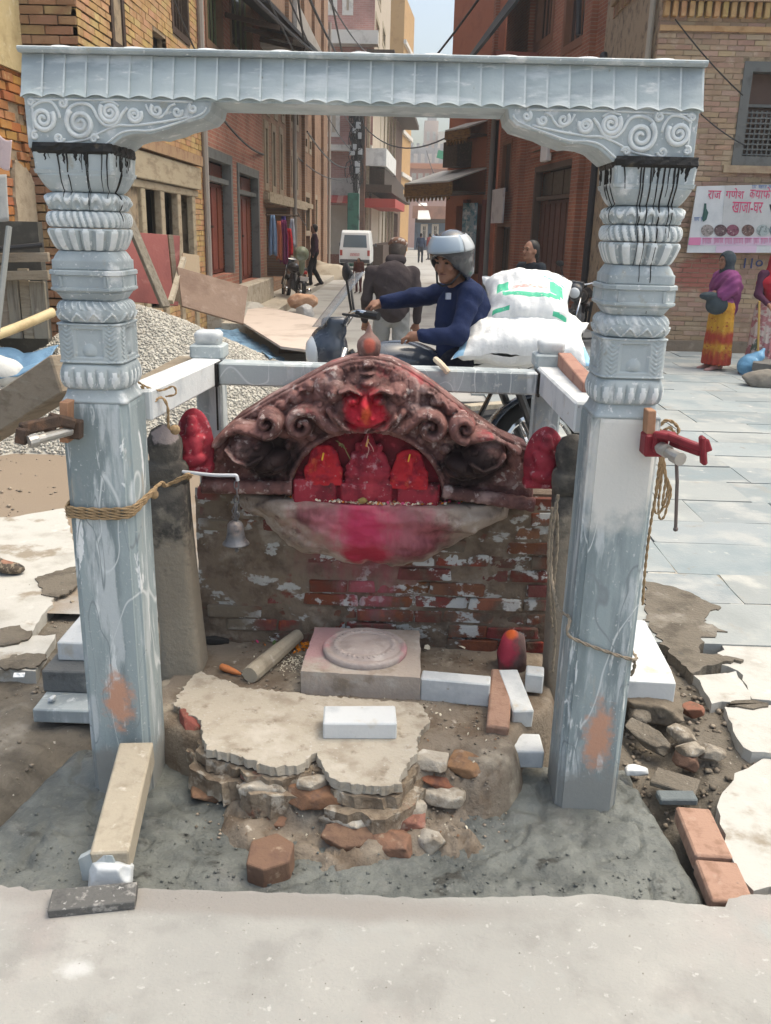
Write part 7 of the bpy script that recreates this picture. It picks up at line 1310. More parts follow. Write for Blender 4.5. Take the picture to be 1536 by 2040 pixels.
    if skirt:
        c.ell(J['pelvis'], (.18 * k * b, .14 * k * b, .15 * k))
        for s in 'lr': c.cap(J['h' + s], J['a' + s] + V3(0, 0, .05) * k, .12 * k * b, .15 * k)
        c.cap((J['hl'] + J['hr']) / 2, (J['al'] + J['ar']) / 2 + V3(0, 0, .06) * k, .15 * k * b, .20 * k)
        c.obj('skirt', bottom, res * 1.1, t, clip=lambda P: np.maximum(.10 * k - P[..., 2], P[..., 2] - 1.02 * k), disp=lambda P: (.016 * k * np.sin(np.arctan2(P[..., 1], P[..., 0]) * 17) * np.clip(1.1 - P[..., 2] / k, 0, 1) + .006 * vnoise(P[..., 0], P[..., 2], 14, 52, 2)).astype(np.float32))
    else:
        c.ell(J['pelvis'], (.155 * k * b, .118 * k * b, .13 * k))
        for s in 'lr': c.cap(J['h' + s], J['k' + s], .092 * k * b, .070 * k); c.cap(J['k' + s], J['a' + s], .068 * k, .056 * k)
        c.obj('trousers', bottom, res * 1.1, t, disp=wr)
    for s in 'lr':
        c = SD(.02 * k); a_, t_ = J['a' + s] * 1., J['t' + s]; a_[2] = min(a_[2], t_[2] + .07 * k); dd = t_ - a_; yw_ = math.atan2(dd[1], dd[0]) - math.pi / 2; Rf = Matrix.Rotation(yw_, 3, 'Z') @ Matrix.Rotation(math.atan2(dd[2], math.hypot(dd[0], dd[1])) * .5, 3, 'X'); c.ell(a_ + dd * .92 - V3(0, 0, .002), (.044 * k, .080 * k, .029 * k), Rf); c.ell(a_ + dd * .30, (.038 * k, .10 * k, .038 * k), Rf); c.ell(a_ - dd * .12, (.036 * k, .05 * k, .055 * k), Rf); c.obj('shoe', shoe or wood_dark, max(res * .9, .008), t, clip=lambda P: (J['t' + s][2] - .03 * k) - P[..., 2])
    if hair:
        c = SD(.012 * k); c.ell(W(0, -.022, .035), (.083 * k, .095 * k, .095 * k), Rm); c.ell(W(0, -.05, -.02), (.075 * k, .062 * k, .08 * k), Rm); c.sub('ell', W(0, .085, -.02), (.075 * k, .075 * k, .085 * k), Rm, k=.012)
        if hairlong: c.cap(W(0, -.08, -.04), W(0, -.1, -.12), .05 * k, .04 * k)
        c.obj('hair', hair, res, t)
    if face_detail:
        m = MB()
        for s in (-1, 1): m.ball(Vector(W(s * .031, .083, .009)), .0115 * k, 8, 6)
        m.build('eye', M('eye_dark', (.03, .02, .015), rough=.2, bump=0), t, smooth=True, world=False) if False else None
        for s in (-1, 1):
            m = MB(); m.ball(Vector(W(s * .031, .0835, .009)), (.0125 * k, .010 * k, .0065 * k), 8, 6, Rm); m.build('eye', M('eye_dark', (.03, .02, .015), rough=.2, bump=0), t, True, world=False)
            m = MB(); m.tube([Vector(W(s * .016, .097, .030)), Vector(W(s * .034, .096, .036)), Vector(W(s * .052, .084, .030))], [.0045 * k, .005 * k, .003 * k], 6); m.build('eyebrow', hair or hair_m, t, True, world=False)
        m = MB(); m.tube([Vector(W(-.024, .088, -.052)), Vector(W(0, .0945, -.051)), Vector(W(.024, .088, -.052))], [.003 * k, .0055 * k, .003 * k], 6); m.build('mouth', M('lip', (.17, .06, .05), rough=.5), t, True, world=False)
    return t, J, k, W, Rm
navy = cloth('navy_jacket', (.018, .028, .075)); navy_t = cloth('navy_trousers', (.010, .012, .022))
# --- rider astride the loaded motorbike
base = Vector((.33, 5.16, 0)); L_ = lambda px, py, Y: tuple(A(px, py, Y) - base)
jr = dict(head=L_(899, 522, 5.14), neck=L_(915, 561, 5.20), chest=L_(922, 610, 5.20), waist=L_(925, 668, 5.22), pelvis=L_(924, 712, 5.23), sl=L_(938, 588, 5.05), sr=L_(900, 582, 5.36), el=L_(914, 668, 4.93), wl=L_(838, 670, 4.96), er=L_(826, 592, 5.42), wr=L_(762, 604, 5.42), hl=L_(915, 722, 5.12), hr=L_(910, 722, 5.32), kl=L_(850, 770, 4.98), kr=L_(850, 770, 5.46), al=(-.08, -.24, .09), ar=(-.08, .26, .09), tl=(-.26, -.26, .04), tr=(-.26, .28, .04), face=(-.62, -.76, -.16))
t, J, k, W, Rm = person('rider in navy jacket and helmet leaning to grip the handlebars', tuple(base), 0, 1.70, navy, navy_t, None, wood_dark, jr, .0085)
helm_m = M('helmet_black', (.035, .038, .045), rough=.25, bump=0, spec=.5, coat=.5); c = SD(.012); c.ell(W(0, -.012, .045), (.118, .138, .128), Rm); c.ell(W(0, -.03, -.03), (.112, .115, .10), Rm); c.sub('ell', W(0, .13, -.035), (.082, .105, .085), Rm, k=.012); c.sub('ell', W(0, .02, -.07), (.085, .10, .10), Rm, k=.01)
hm = c.obj('helmet', helm_m, .0075, t)
def shell(name, mat, c0, r, a0, a1, b0, b1, n=14, m_=9, parent=None, th=.004):
    P = np.zeros((n, m_, 3))
    for i_ in range(n):
        for j_ in range(m_):
            a = a0 + (a1 - a0) * i_ / (n - 1); b = b0 + (b1 - b0) * j_ / (m_ - 1); P[i_, j_] = W(c0[0] + r[0] * math.sin(a) * math.cos(b), c0[1] + r[1] * math.cos(a) * math.cos(b), c0[2] + r[2] * math.sin(b))
    m = MB(); m.grid(P); o = m.build(name, mat, parent, True, world=False); sd = o.modifiers.new('solid', 'SOLIDIFY'); sd.thickness = th; return o
shell('visor', M('raised_visor', (.27, .33, .39), rough=.18, bump=0, spec=.6, coat=.5), (0, -.01, .05), (.128, .156, .15), -1.25, 1.25, .12, .78, parent=t)
shell('helmet_stripe', M('helmet_grey', (.42, .44, .45), rough=.3, bump=0, coat=.4), (0, -.012, .045), (.120, .140, .130), -2.6, -1.3, .15, .9, parent=t)
m = MB(); m.tube([Vector(W(-.085, .03, -.05)), Vector(W(-.05, .075, -.105)), Vector(W(0, .09, -.118)), Vector(W(.05, .075, -.105)), Vector(W(.085, .03, -.05))], .006, 6); m.build('chin_strap', M('black_strap', (.015, .015, .017), rough=.7), t, True, world=False)
pch = A(893, 590, 5.02) - base; m = MB(); m.box(pch, (.03, .012, .035), Matrix.Rotation(.5, 3, 'Z')); m.build('chest_badge', M('badge', (.28, .31, .38), rough=.6), t, world=False)
# --- motorbike
blackp = M('bike_black', (.018, .019, .022), rough=.3, bump=0, spec=.5, coat=.4); chrome = M('chrome', (.62, .62, .62), rough=.18, bump=0, metal=1.); tyre_m = M('tyre', (.014, .014, .014), rough=.85, bump=.3); seat_m = M('bike_seat', (.016, .016, .017), rough=.6, bump=.1)
def bike(label, loc, rz, body, group=None, lean=0., screen=False, steer=0.):
    t = thing('motorbike', label, 'motorbike', loc, group, rz); t.rotation_euler = (lean, 0, rz); B = lambda m, nm, mt, p=t, sm=False, bv=0: m.build(nm, mt, p, sm, bv, world=False)
    for x in (.64, -.64):
        w_ = MB(); w_.tube([(x + .265 * math.cos(a), 0, .30 + .265 * math.sin(a)) for a in np.linspace(0, 6.283, 25)[:-1]], .045, 8, closed=True); ty = B(w_, 'wheel', tyre_m, sm=True)
        m = MB(); m.tube([(x + .215 * math.cos(a), 0, .30 + .215 * math.sin(a)) for a in np.linspace(0, 6.283, 25)[:-1]], .018, 6, closed=True); m.tube([(x, -.05, .3), (x, .05, .3)], .045, 12)
        for k_ in range(6): a = k_ * 1.047; m.tube([(x, 0, .3), (x + .21 * math.cos(a), 0, .3 + .21 * math.sin(a))], .012, 5)
        B(m, 'rim', chrome, ty)
        m = MB(); P = np.zeros((12, 3, 3))
        for i_ in range(12):
            a = (.25 if x > 0 else .5) + i_ / 11 * 2.0
            for j_ in range(3): P[i_, j_] = (x + .335 * math.cos(a), (j_ - 1) * .06, .30 + .335 * math.sin(a) - .012 * abs(j_ - 1))
        m.grid(P, True); o = B(m, 'mudguard', body, sm=True); o.modifiers.new('solid', 'SOLIDIFY').thickness = .006
    for s in (-1, 1): m = MB(); m.tube([(.64, s * .085, .30), (.46, s * .085, .88)], [.022, .018], 8); B(m, 'fork', chrome, sm=True)
    m = MB(); m.tube([(.42, 0, .86), (.1, 0, .42), (-.25, 0, .42), (-.40, 0, .72), (.34, 0, .78)], .022, 8)
    for s in (-1, 1): m.tube([(-.2, s * .11, .36), (-.64, s * .1, .30)], .02, 8); m.tube([(-.60, s * .12, .34), (-.45, s * .13, .68)], .024, 8)
    B(m, 'frame', blackp)
    q = SD(.03); q.box((.02, 0, .42), (.14, .11, .11), .03); q.cap((.05, 0, .45), (.14, 0, .62), .085, .08); q.obj('engine', M('engine_alu', (.16, .16, .165), rough=.45, metal=.6, bump=.2), .018, t)
    q = SD(.04); q.ell((.17, 0, .80), (.24, .135, .115)); q.ell((.0, 0, .77), (.14, .10, .08)); q.obj('tank', body, .016, t)
    q = SD(.03); q.cap((-.06, 0, .79), (-.62, 0, .83), .07, .06); q.box((-.35, 0, .79), (.32, .125, .045), .03); q.obj('seat', seat_m, .016, t); q = SD(.02); q.cap((-.45, 0, .70), (-.78, 0, .80), .07, .045); q.obj('tail', body, .016, t)
    m = MB(); m.box((-.80, 0, .74), (.05, .13, .07), None, .01); B(m, 'tail_light', M('tail_red', (.35, .01, .01), rough=.25, bump=0)); m = MB(); m.box((-.86, 0, .60), (.01, .19, .10), Matrix.Rotation(-.3, 3, 'Y')); B(m, 'number_plate', M('plate', (.55, .52, .50), rough=.6)); m = MB(); m.tube([(.1, -.12, .3), (-.2, -.15, .27), (-.75, -.17, .36)], [.022, .035, .045], 10); B(m, 'exhaust', chrome, sm=True)
    q = SD(.02); q.ell((.53, 0, .87), (.10, .115, .125)); q.box((.50, 0, .98), (.05, .10, .05), .02); q.obj('headlight_cowl', body, .014, t); m = MB(); m.lathe([(.001, .03), (.05, .022), (.078, .0), (.082, -.02)], 20, (.615, 0, .86), Matrix.Rotation(math.pi / 2, 3, 'Y')); B(m, 'headlight', M('headlamp_glass', (.55, .58, .6), rough=.1, bump=0, spec=.6), sm=True)
    c_, s_ = math.cos(steer), math.sin(steer); hb = lambda x, y, z: (.42 + x * c_ - y * s_, x * s_ + y * c_, z)
    m = MB(); m.tube(crv([hb(-.14, .36, 1.03), hb(-.03, .27, 1.05), hb(.02, .1, .99), hb(.02, -.1, .99), hb(-.03, -.27, 1.05), hb(-.14, -.36, 1.03)], 5), .012, 8); hbo = B(m, 'handlebar', chrome, sm=True)
    for s in (-1, 1): m = MB(); m.tube([hb(-.05, s * .29, 1.045), hb(-.15, s * .365, 1.03)], .019, 8); m.tube([hb(.02, s * .28, 1.04), hb(-.06, s * .40, 1.03)], .006, 6); B(m, 'grip', seat_m, hbo)
    for s in (-1, 1): m = MB(); m.tube([hb(-.02, s * .24, 1.05), hb(.0, s * .32, 1.2)], .006, 6); m.ball(hb(-.0, s * .33, 1.23), (.016, .062, .042), 12, 8); B(m, 'mirror', seat_m, sm=True)
    if screen:
        P = np.zeros((7, 7, 3))
        for i_ in range(7):
            for j_ in range(7): a = (j_ - 3) / 3 * .8; P[i_, j_] = (.60 - .22 * i_ / 6 - .06 * (1 - math.cos(a)), .17 * math.sin(a), .98 + .26 * i_ / 6)
        m = MB(); m.grid(P); gm = M('smoked_screen', (.30, .33, .36), rough=.12, bump=0, spec=.5); gm.node_tree.nodes['Principled BSDF'].inputs['Alpha'].default_value = .45; o = B(m, 'windscreen', gm, sm=True); o.modifiers.new('solid', 'SOLIDIFY').thickness = .004
    return t
hd_ = math.atan2(-.30, -1); bike('dark motorbike under the helmeted rider, headlight at left', (.16, 5.17, 0), hd_, M('bike_navy', (.035, .045, .065), rough=.25, bump=0, spec=.5, coat=.5), 'motorbikes in the street', .10, True, -.25).scale = (1.14, 1.1, 1.15)
bike('black motorbike parked behind the white sacks', tuple(G(1135, 690, 0)), R(250), blackp, 'motorbikes in the street', -.12); bike('black motorbike parked by the hanging clothes, tail towards viewer', tuple(G(582, 604, 0)), R(112), blackp, 'motorbikes in the street', .10)
# --- sacks on the bike
sack_m = M('woven_sack', (.76, .77, .76), [((.66, .67, .66), 9, .48, .7), ((.80, .80, .79), (40, 40, 4), .5, .7)], rough=.6, bump=.3, bs=45, spec=.3); sgreen = M('sack_green_print', (.08, .50, .30), [((.14, .56, .37), 9, .5, .7), ((.70, .74, .70), 40, .62, .72)], rough=.6, bump=.2); sred = M('sack_red_print', (.66, .34, .30), [((.76, .72, .70), 50, .45, .65)], rough=.6, bump=.2); sblue = M('sack_blue_print', (.30, .52, .70), rough=.6, bump=.2)
def sack(label, c, w_, d, h, rot, prints, ear=.10, seed=0, sag=0.):
    nu, nv = 100, 74; V_ = []; Fq = []; MI = []
    for side in (1, -1):
        o = len(V_)
        for i_ in range(nu):
            for j_ in range(nv):
                u, v = -1 + 2 * i_ / (nu - 1), -1 + 2 * j_ / (nv - 1); r4 = (1 - abs(u) ** 3.2) ** .55 * (1 - abs(v) ** 3.2) ** .55; e = ear * (abs(u) * abs(v)) ** 3
                x = u * w_ / 2 * (1 - .10 * (1 - abs(v) ** 2) * abs(u) ** 6 + e * .8); y = v * d / 2 * (1 - .12 * (1 - u * u) * abs(v) ** 6 + e * .8); nn = noise.noise_vector(Vector((x * 7, y * 7, seed + side * 3)))
                z = side * h / 2 * r4 * (1 if side > 0 else .8) + nn.z * .020 + .007 * noise.noise(Vector((x * 34, y * 16, seed))) + .010 * math.sin(14 * u * abs(v) ** 2 + seed) * abs(u * v) + .012 * nn.x - sag * (u * u) * .5; V_.append((x + nn.x * .008, y + nn.y * .008, z))
        for i_ in range(nu - 1):
            for j_ in range(nv - 1):
                f = (o + i_ * nv + j_, o + (i_ + 1) * nv + j_, o + (i_ + 1) * nv + j_ + 1, o + i_ * nv + j_ + 1); Fq.append(f if side > 0 else f[::-1]); u, v = -1 + 2 * (i_ + .5) / (nu - 1), -1 + 2 * (j_ + .5) / (nv - 1); MI.append(prints(u, v) if side > 0 else 0)
    m = MB(); m.v = V_; m.f = Fq; m.m = MI; m.xf(Matrix.Translation(c) @ rot.to_matrix().to_4x4()); return tag(m.build('sack', [sack_m, sgreen, sred, sblue], smooth=True), label, 'sack', 'white sacks loaded on the motorbike')
def pr1(u, v):
    if -.62 < u < .66 and abs(v + .42 - .16 * u * u) < .07: return 1
    if .42 < u < .74 and -.30 < v < .18 and v < .9 - 1.3 * u + .2: return 1
    if -.74 < u < -.48 and -.25 < v < .10: return 1
    if -.42 < u < .36 and abs(v + .12) < .055: return 2
    if .30 < u < .8 and abs(v - .42 + .2 * u) < .035: return 1
    if -.80 < u < -.45 and abs(v + .78) < .05 or .5 < u < .8 and abs(v + .78 + .1 * u) < .05: return 1
    return 0
pr2 = lambda u, v: 3 if (abs(u) > .86 and v < -.55 and abs(u) < .97) else 0
sc_ = A(1042, 702, 5.24); sack('lowest pale sack half hidden behind the rear rail', sc_ + Vector((0, .05, -.06)), .68, .5, .2, Euler((0, .0, -.1)), lambda u, v: 0, .05, 5)
sack('big plain white sack with pointed corners on the motorbike', A(1043, 668, 5.15) + Vector((0, 0, -.01)), .74, .56, .26, Euler((.30, .03, -.06)), pr2, .12, 1, .05); sack('white sack with green print on top of the load', A(1052, 597, 5.28), .52, .46, .24, Euler((.62, .05, -.05)), pr1, .05, 2, .10)
# --- man walking away
t, J, k, W, Rm = person('man in dark brown shirt walking away with bowed head', (A(784, 480, 8.6).x, 8.6, 0), R(8), 1.66, cloth('dark_brown_shirt', (.050, .040, .042)), cloth('grey_trousers', (.26, .26, .25)), hair_g, wood_dark, dict(head=(.06, .13, 1.50), neck=(.03, .04, 1.41), chest=(0, .02, 1.25), sl=(-.20, .03, 1.31), sr=(.20, .03, 1.31), el=(-.25, .02, 1.06), er=(.255, -.04, 1.06), wl=(-.25, .12, .85), wr=(.26, .06, .84), kl=(-.10, .12, .50), al=(-.10, .06, .09), tl=(-.11, .22, .04), ar=(.10, -.2, .1), kr=(.1, .0, .48), tr=(.11, -.03, .04), face=(.25, .9, -.35)), .012, build=1.0, coat=True)
c = SD(.012); c.ell(W(0, -.02, .075), (.088, .10, .062), Rm); c.obj('cap', M('patterned_cap', (.15, .08, .055), [((.36, .32, .29), 22, .54, .60), ((.06, .035, .03), 18, .55, .64)], rough=.9), .01, t, clip=lambda P: -((P - W(0, 0, .045)) @ (np.array(Rm.col[2]))))
c = SD(.01); c.cap(J['neck'] + V3(-.05, -.02, .02), J['neck'] + V3(.05, -.02, .02), .05, .05); c.obj('collar', MATS['dark_brown_shirt'], .01, t)
# --- women by the brown house
yel = M('yellow_skirt', (.50, .27, .035), [((.40, .18, .03), 9, .5, .7), ((.55, .36, .08), 20, .56, .7), ((.34, .05, .03), 16, .6, 1.35, 'ball', ((4.12, 11.95, .12), (.6, .6, .17))), ((.34, .05, .03), 13, .55, 1.3, 'ball', ((4.12, 11.95, .44), (.6, .6, .10))), ((.28, .04, .03), 26, .58, .66)], rough=.9, bump=.3); shawl_m = M('purple_shawl', (.20, .05, .155), [((.17, .035, .14), 6, .45, .7), ((.40, .12, .31), (3, 3, 12), .56, .72)], rough=.9, bump=.3, bs=40); scarf = cloth('slate_scarf', (.045, .06, .07))
pw = G(1422, 738, 0); t, J, k, W, Rm = person('woman with purple shawl, slate headscarf and yellow skirt', (pw.x, pw.y, 0), R(100), 1.50, shawl_m, yel, None, M('pink_shoe', (.45, .25, .22), rough=.7), dict(el=(-.20, .10, 1.10), er=(.22, .08, 1.10), wl=(.02, .22, 1.08), wr=(-.06, .20, 1.14), face=(-.1, 1, 0), head=(0, .04, 1.575)), .012, True, build=1.1)
c = SD(.02); c.ell(W(0, -.02, .025), (.095, .11, .115), Rm); c.cap(W(0, -.03, -.06), W(0, -.04, -.16), .085, .10); c.sub('ell', W(0, .10, -.015), (.07, .08, .09), Rm, k=.01); c.obj('headscarf', scarf, .011, t)
c = SD(.05); kk = k; c.ell((0, -.02, 1.26 * kk), (.23, .16, .2)); c.cap((-.17, .02, 1.33 * kk), (.18, .0, 1.33 * kk), .10, .10); c.cap((-.20, .03, 1.25 * kk), (-.18, .12, 1.12 * kk), .09, .08); c.cap((.20, -.02, 1.2 * kk), (.14, -.12, .86 * kk), .12, .07); c.cap((-.02, -.12, 1.2 * kk), (.05, -.17, .78 * kk), .10, .05); c.obj('shawl', shawl_m, .012, t, disp=lambda P: (.012 * np.sin((P[..., 0] * .8 + P[..., 2] * .9 + P[..., 1] * .5) * 60) * .6 + .01 * vnoise(P[..., 0], P[..., 2], 9, 53, 2)).astype(np.float32))
c = SD(.03); b_ = A(1422, 604, pw.y - .12); c.ell((b_.x + .02, b_.y - .06, b_.z - .02), (.14, .09, .12)); c.ell((b_.x - .08, b_.y - .05, b_.z + .09), (.13, .08, .055)); tag(c.obj('handbag', scarf, .012, None, True), 'dark slate cloth bag held by the woman in purple shawl', 'bag')
redsh = M('red_shawl', (.34, .015, .03), [((.25, .012, .025), 6, .5, .7)], rough=.9, bump=.3); pat = M('patterned_skirt', (.38, .17, .18), [((.52, .44, .40), (7, 7, 9), .50, .56), ((.10, .12, .09), (9, 9, 5), .60, .66), ((.33, .05, .08), 8, .62, .68)], rough=.9, bump=.25)
p2_ = G(1515, 742, 0); t, J, k, W, Rm = person('woman with red headscarf and patterned skirt at right edge', (p2_.x, p2_.y, 0), R(190), 1.52, cloth('plum_sweater', (.085, .03, .06)), pat, None, wood_dark, dict(el=(-.24, .06, 1.10), er=(.26, .06, 1.12), wl=(-.14, .26, 1.02), wr=(.20, .24, 1.0)), .013, True, build=1.12)
c = SD(.03); c.ell(W(0, -.015, .025), (.098, .112, .118), Rm); c.cap(W(0, -.03, -.05), W(0, -.02, -.16), .10, .13); c.sub('ell', W(0, .105, -.015), (.066, .08, .085), Rm, k=.01); c.ell((0, 0, 1.27 * k), (.23, .17, .13)); c.ell((0, .08, 1.16 * k), (.16, .09, .13)); c.obj('shawl', redsh, .012, t)
m = MB(); a = A(1513, 600, p2_.y - .35); b_ = A(1510, 702, p2_.y - .3); m.tube([a, b_], .014, 8); tag(m.build('walking_stick', M('yellow_cane', (.50, .33, .10), rough=.5)), 'yellow bamboo walking stick held by the woman in red', 'walking stick')
# --- others
ph = A(1060, 505, 10.2); person('person in black top seen from chest up behind sacks', (ph.x, 10.2, 0), R(120), 1.60, cloth('black_top', (.022, .028, .036)), navy_t, hair_m, wood_dark, dict(face=(-.1, 1, .05)), .011, hairlong=True)
pm_ = G(626, 544, .1); person('man in dark plum jacket walking by the brick house', (XLF + .72, 25.5, .12), R(100), 1.68, cloth('plum_jacket', (.045, .018, .032)), cloth('black_trousers', (.012, .012, .015)), hair_m, wood_dark, dict(kl=(-.09, .14, .5), al=(-.09, .12, .09), tl=(-.1, .28, .04), ar=(.09, -.2, .1), kr=(.09, .02, .48), tr=(.1, -.05, .04)), .02, fingers=False, face_detail=False)
pc = G(714, 584, 0); person('small child in reddish brown clothes in the street', (pc.x, pc.y, 0), R(160), .99, cloth('rust_top', (.13, .045, .035)), cloth('wine_trousers', (.12, .03, .035)), hair_m, wood_dark, dict(head=(0, .02, 1.50)), .02, fingers=False, face_detail=False, build=1.1)
for k_, (px, py, Yd, c, lab) in enumerate(((838, 497, 52, (.05, .07, .12), 'distant figure in dark blue beside the end shop'), (856, 492, 58, (.22, .05, .05), 'distant figure in red top near the end shop'), (868, 500, 50, (.09, .09, .09), 'distant figure in grey walking at the street end'))):
    p = A(px, py, Yd); person(lab, (p.x, Yd, 0), R(40 * k_), 1.62, cloth('far_top%d' % k_, c), cloth('far_trousers', (.05, .055, .07)), hair_m, wood_dark, None, .035, fingers=False, face_detail=False, group=None)
pf = G(40, 1168, .0); person('person striding in from the left, only a shoe in view', (pf.x - .53, pf.y + .02, .012), R(-90), 1.70, cloth('grey_top', (.12, .12, .12)), cloth('dark_trousers', (.02, .02, .022)), hair_m, M('striped_shoe', (.085, .068, .052), [((.24, .195, .14), (60, 30, 60, 0, .6, .4), .50, .58), ((.03, .03, .03), (30, 30, 14), .56, .62)], rough=.8, bump=.3), dict(hl=(-.09, -.05, .90), hr=(.09, -.05, .90), pelvis=(0, -.05, .92), kl=(-.10, .16, .49), al=(-.10, .26, .075), tl=(-.105, .44, .03), kr=(.1, -.1, .47), ar=(.1, -.36, .09), tr=(.1, -.2, .03)), .012)
# ================================================================= VAN, POLE, GOODS
vx = A(707, 520, 40.2).x; t = thing('van', 'small white van seen from behind down the street', 'van', (vx, 41.6, 0)); t.scale = (.91, .91, .91); vanw = M('van_white', (.62, .63, .62), rough=.4, bump=0, coat=.3)
m = MB(); prof = [(-1.6, .32), (-1.66, .5), (-1.62, .95), (-1.42, 1.72), (-1.30, 1.84), (1.0, 1.84), (1.3, 1.75), (1.62, 1.1), (1.72, .9), (1.7, .32)]; rings = []
for x, s in ((-.75, .97), (-.71, 1.), (.71, 1.), (.75, .97)): rings.append([(x, y, .32 + (z - .32) * s) for y, z in prof])
n = len(prof); vs = []
for rg_i, (x, s) in enumerate(((-.76, .96), (-.72, 1.), (.72, 1.), (.76, .96))):
    for y, z in prof: xx = x * (1 - .13 * max(0, (z - .95) / .9)); vs.append((xx, y * (1 if abs(x) < .75 else .985), .32 + (z - .32) * s))
fs = [(r_ * n + i_, (r_ + 1) * n + i_, (r_ + 1) * n + (i_ + 1) % n, r_ * n + (i_ + 1) % n) for r_ in range(3) for i_ in range(n)] + [tuple(range(n)), tuple(3 * n + i_ for i_ in range(n))[::-1]]
m.add(vs, fs); m.build('body', vanw, t, world=False, bevel=.10, seg=3)
m = MB(); gy0 = lambda z: -1.62 + .20 * (z - .95) / .77 - .012; m.add([(-.58, gy0(1.05), 1.05), (.58, gy0(1.05), 1.05), (.52, gy0(1.62), 1.62), (-.52, gy0(1.62), 1.62)], [(0, 1, 2, 3)]); o = m.build('rear_window', M('van_glass', (.10, .13, .15), rough=.08, bump=0, spec=.7), t, world=False); o.modifiers.new('solid', 'SOLIDIFY').thickness = .01
m = MB(); m.box((0, -1.69, .42), (1.44, .08, .16), None, .02); m.build('bumper', M('bumper_dark', (.06, .06, .065), rough=.6), t, world=False); m = MB(); m.box((0, -1.68, .72), (.46, .02, .14)); m.build('number_plate', M('plate_red', (.45, .22, .22), [((.6, .55, .55), 60, .5, .56)], rough=.6), t, world=False)
for s in (-1, 1):
    m = MB(); m.box((s * .66, -1.655, .80), (.12, .04, .26), None, .01); m.build('tail_light', M('lamp_red', (.32, .05, .04), rough=.3, bump=0), t, world=False)
    for y in (-1.05, 1.1): m = MB(); m.lathe([(.0, -.08), (.2, -.08), (.28, -.06), (.29, 0), (.28, .06), (.2, .08), (0, .08)], 20, (s * .66, y, .28), Matrix.Rotation(math.pi / 2, 3, 'Y')); m.build('wheel', tyre_m, t, True, world=False)
    m = MB(); m.tube([(s * .74, 1.0, 1.1), (s * .86, 1.02, 1.14)], .02, 6); m.box((s * .90, 1.02, 1.14), (.1, .06, .18), None, .02); m.build('mirror', M('bumper_dark', (.06, .06, .065)), t, world=False)
m = MB(); m.box((-1.4 + vx, 42.4, .25), (1.2, .8, .7)); m.jitter(.06, 2); tag(m.build('brick_pile', brick_red), 'low stack of orange bricks left of the white van', 'brick pile')
rock('rubble_heap', 665, 548, .1, (.9, 1.6, .42), M('far_rubble', (.40, .36, .29), [((.3, .26, .2), 3, .5, .7)], rough=.95, bump=.5), 'pale rubble heap on the pavement before the white van', 'heap', None, 33, 26, .3)
yp = 44.7; pb_ = A(708, 520, yp); t = thing('utility_pole', 'concrete utility pole smothered in tangled black cables', 'utility pole', (pb_.x, yp, 0)); m = MB(); m.tube([(pb_.x, yp, 0), (pb_.x, yp, 9.5)], [.19, .13], 12); m.build('pole', M('pole_concrete', (.34, .34, .33), [((.22, .22, .21), 3, .5, .7)], rough=.85), t); rg = random.Random(12)
m = MB(); z0, z1 = A(708, 455, yp).z, A(708, 385, yp).z; m.box((pb_.x - .12, yp - .1, (0 + z1) / 2), (.55, .45, z1), None, .03); m.build('green_box', M('green_panel', (.025, .10, .07), [((.015, .05, .04), 3, .5, .7)], rough=.6), t)
m = MB(); zt_ = A(708, 215, yp).z; zm_ = A(708, 360, yp).z
for k_ in range(110):
    z = zm_ + (zt_ - zm_) * rg.random(); L = rg.uniform(.2, .75); c = Vector((pb_.x + rg.gauss(0, .13), yp - .15 + rg.gauss(0, .15), z)); r_ = rg.uniform(.1, .34); ph_ = rg.uniform(0, 6.28); m.tube([c + Vector((r_ * math.cos(ph_ + a) * .8, r_ * .5 * math.sin(a), L * math.sin(a + ph_) * .9)) for a in np.linspace(0, 5.2, 9)], rg.uniform(.010, .026), 4)
for k_ in range(26): z = zm_ + (zt_ - zm_) * rg.random(); m.tube([(pb_.x + rg.gauss(0, .12), yp - .25, z), (pb_.x + rg.gauss(0, .14), yp - .28, z - rg.uniform(.8, 2.4))], rg.uniform(.012, .03), 4)
stuff(m.build('cable_tangle', M('cable_black', (.02, .02, .022), rough=.5), t))
m = MB()
for k_ in range(9): z = zm_ + (zt_ - zm_) * rg.random(); m.box((pb_.x + rg.gauss(0, .12), yp - .35, z), (rg.uniform(.14, .26), .12, rg.uniform(.16, .3)), None, .01)
stuff(m.build('junction_box', M('junction_grey', (.36, .38, .39), rough=.6), t))
cab = MATS['cable_black']
def cable(a, b, sag, r, label, mat=None): a, b = Vector(a), Vector(b); m = MB(); m.tube([a.lerp(b, k_ / 16) - Vector((0, 0, sag * 4 * (k_ / 16) * (1 - k_ / 16))) for k_ in range(17)], r, 5); tag(m.build('power_cable', mat or cab), label, 'cable', 'cables slung across the street')
top_ = (pb_.x, yp - .3, A(708, 300, yp).z)
cable(A(506, -60, 12), A(700, 300, yp - .3), .25, .016, 'thick black cable running down from top left to pole'); cable(A(560, -40, 14), A(712, 262, yp - .3), .3, .014, 'black cable just right of the thick one towards pole'); cable(A(330, -40, 10.5), A(415, 150, 15), .06, .012, 'black cable down the ochre wall above the lintel'); cable(A(430, 190, 16), A(530, 262, 23), .1, .014, 'sagging black cable along the salmon brick wall'); cable(A(550, 268, 24), A(700, 352, yp - .3), .5, .02, 'dark cable from brown house wall to the pole')
cable(A(640, -30, 20), A(745, 110, 46), .3, .02, 'black cable in front of the pink house balcony'); cable(A(716, 250, yp - .2), A(850, 415, 90), .5, .035, 'long cable bundle from the pole to street end'); cable(A(720, 230, yp - .2), A(830, 400, 88), .6, .03, 'upper cable from pole towards the end houses'); cable(A(580, 400, 26), A(612, 452, 28), .05, .012, 'short cable drop above the hanging clothes')
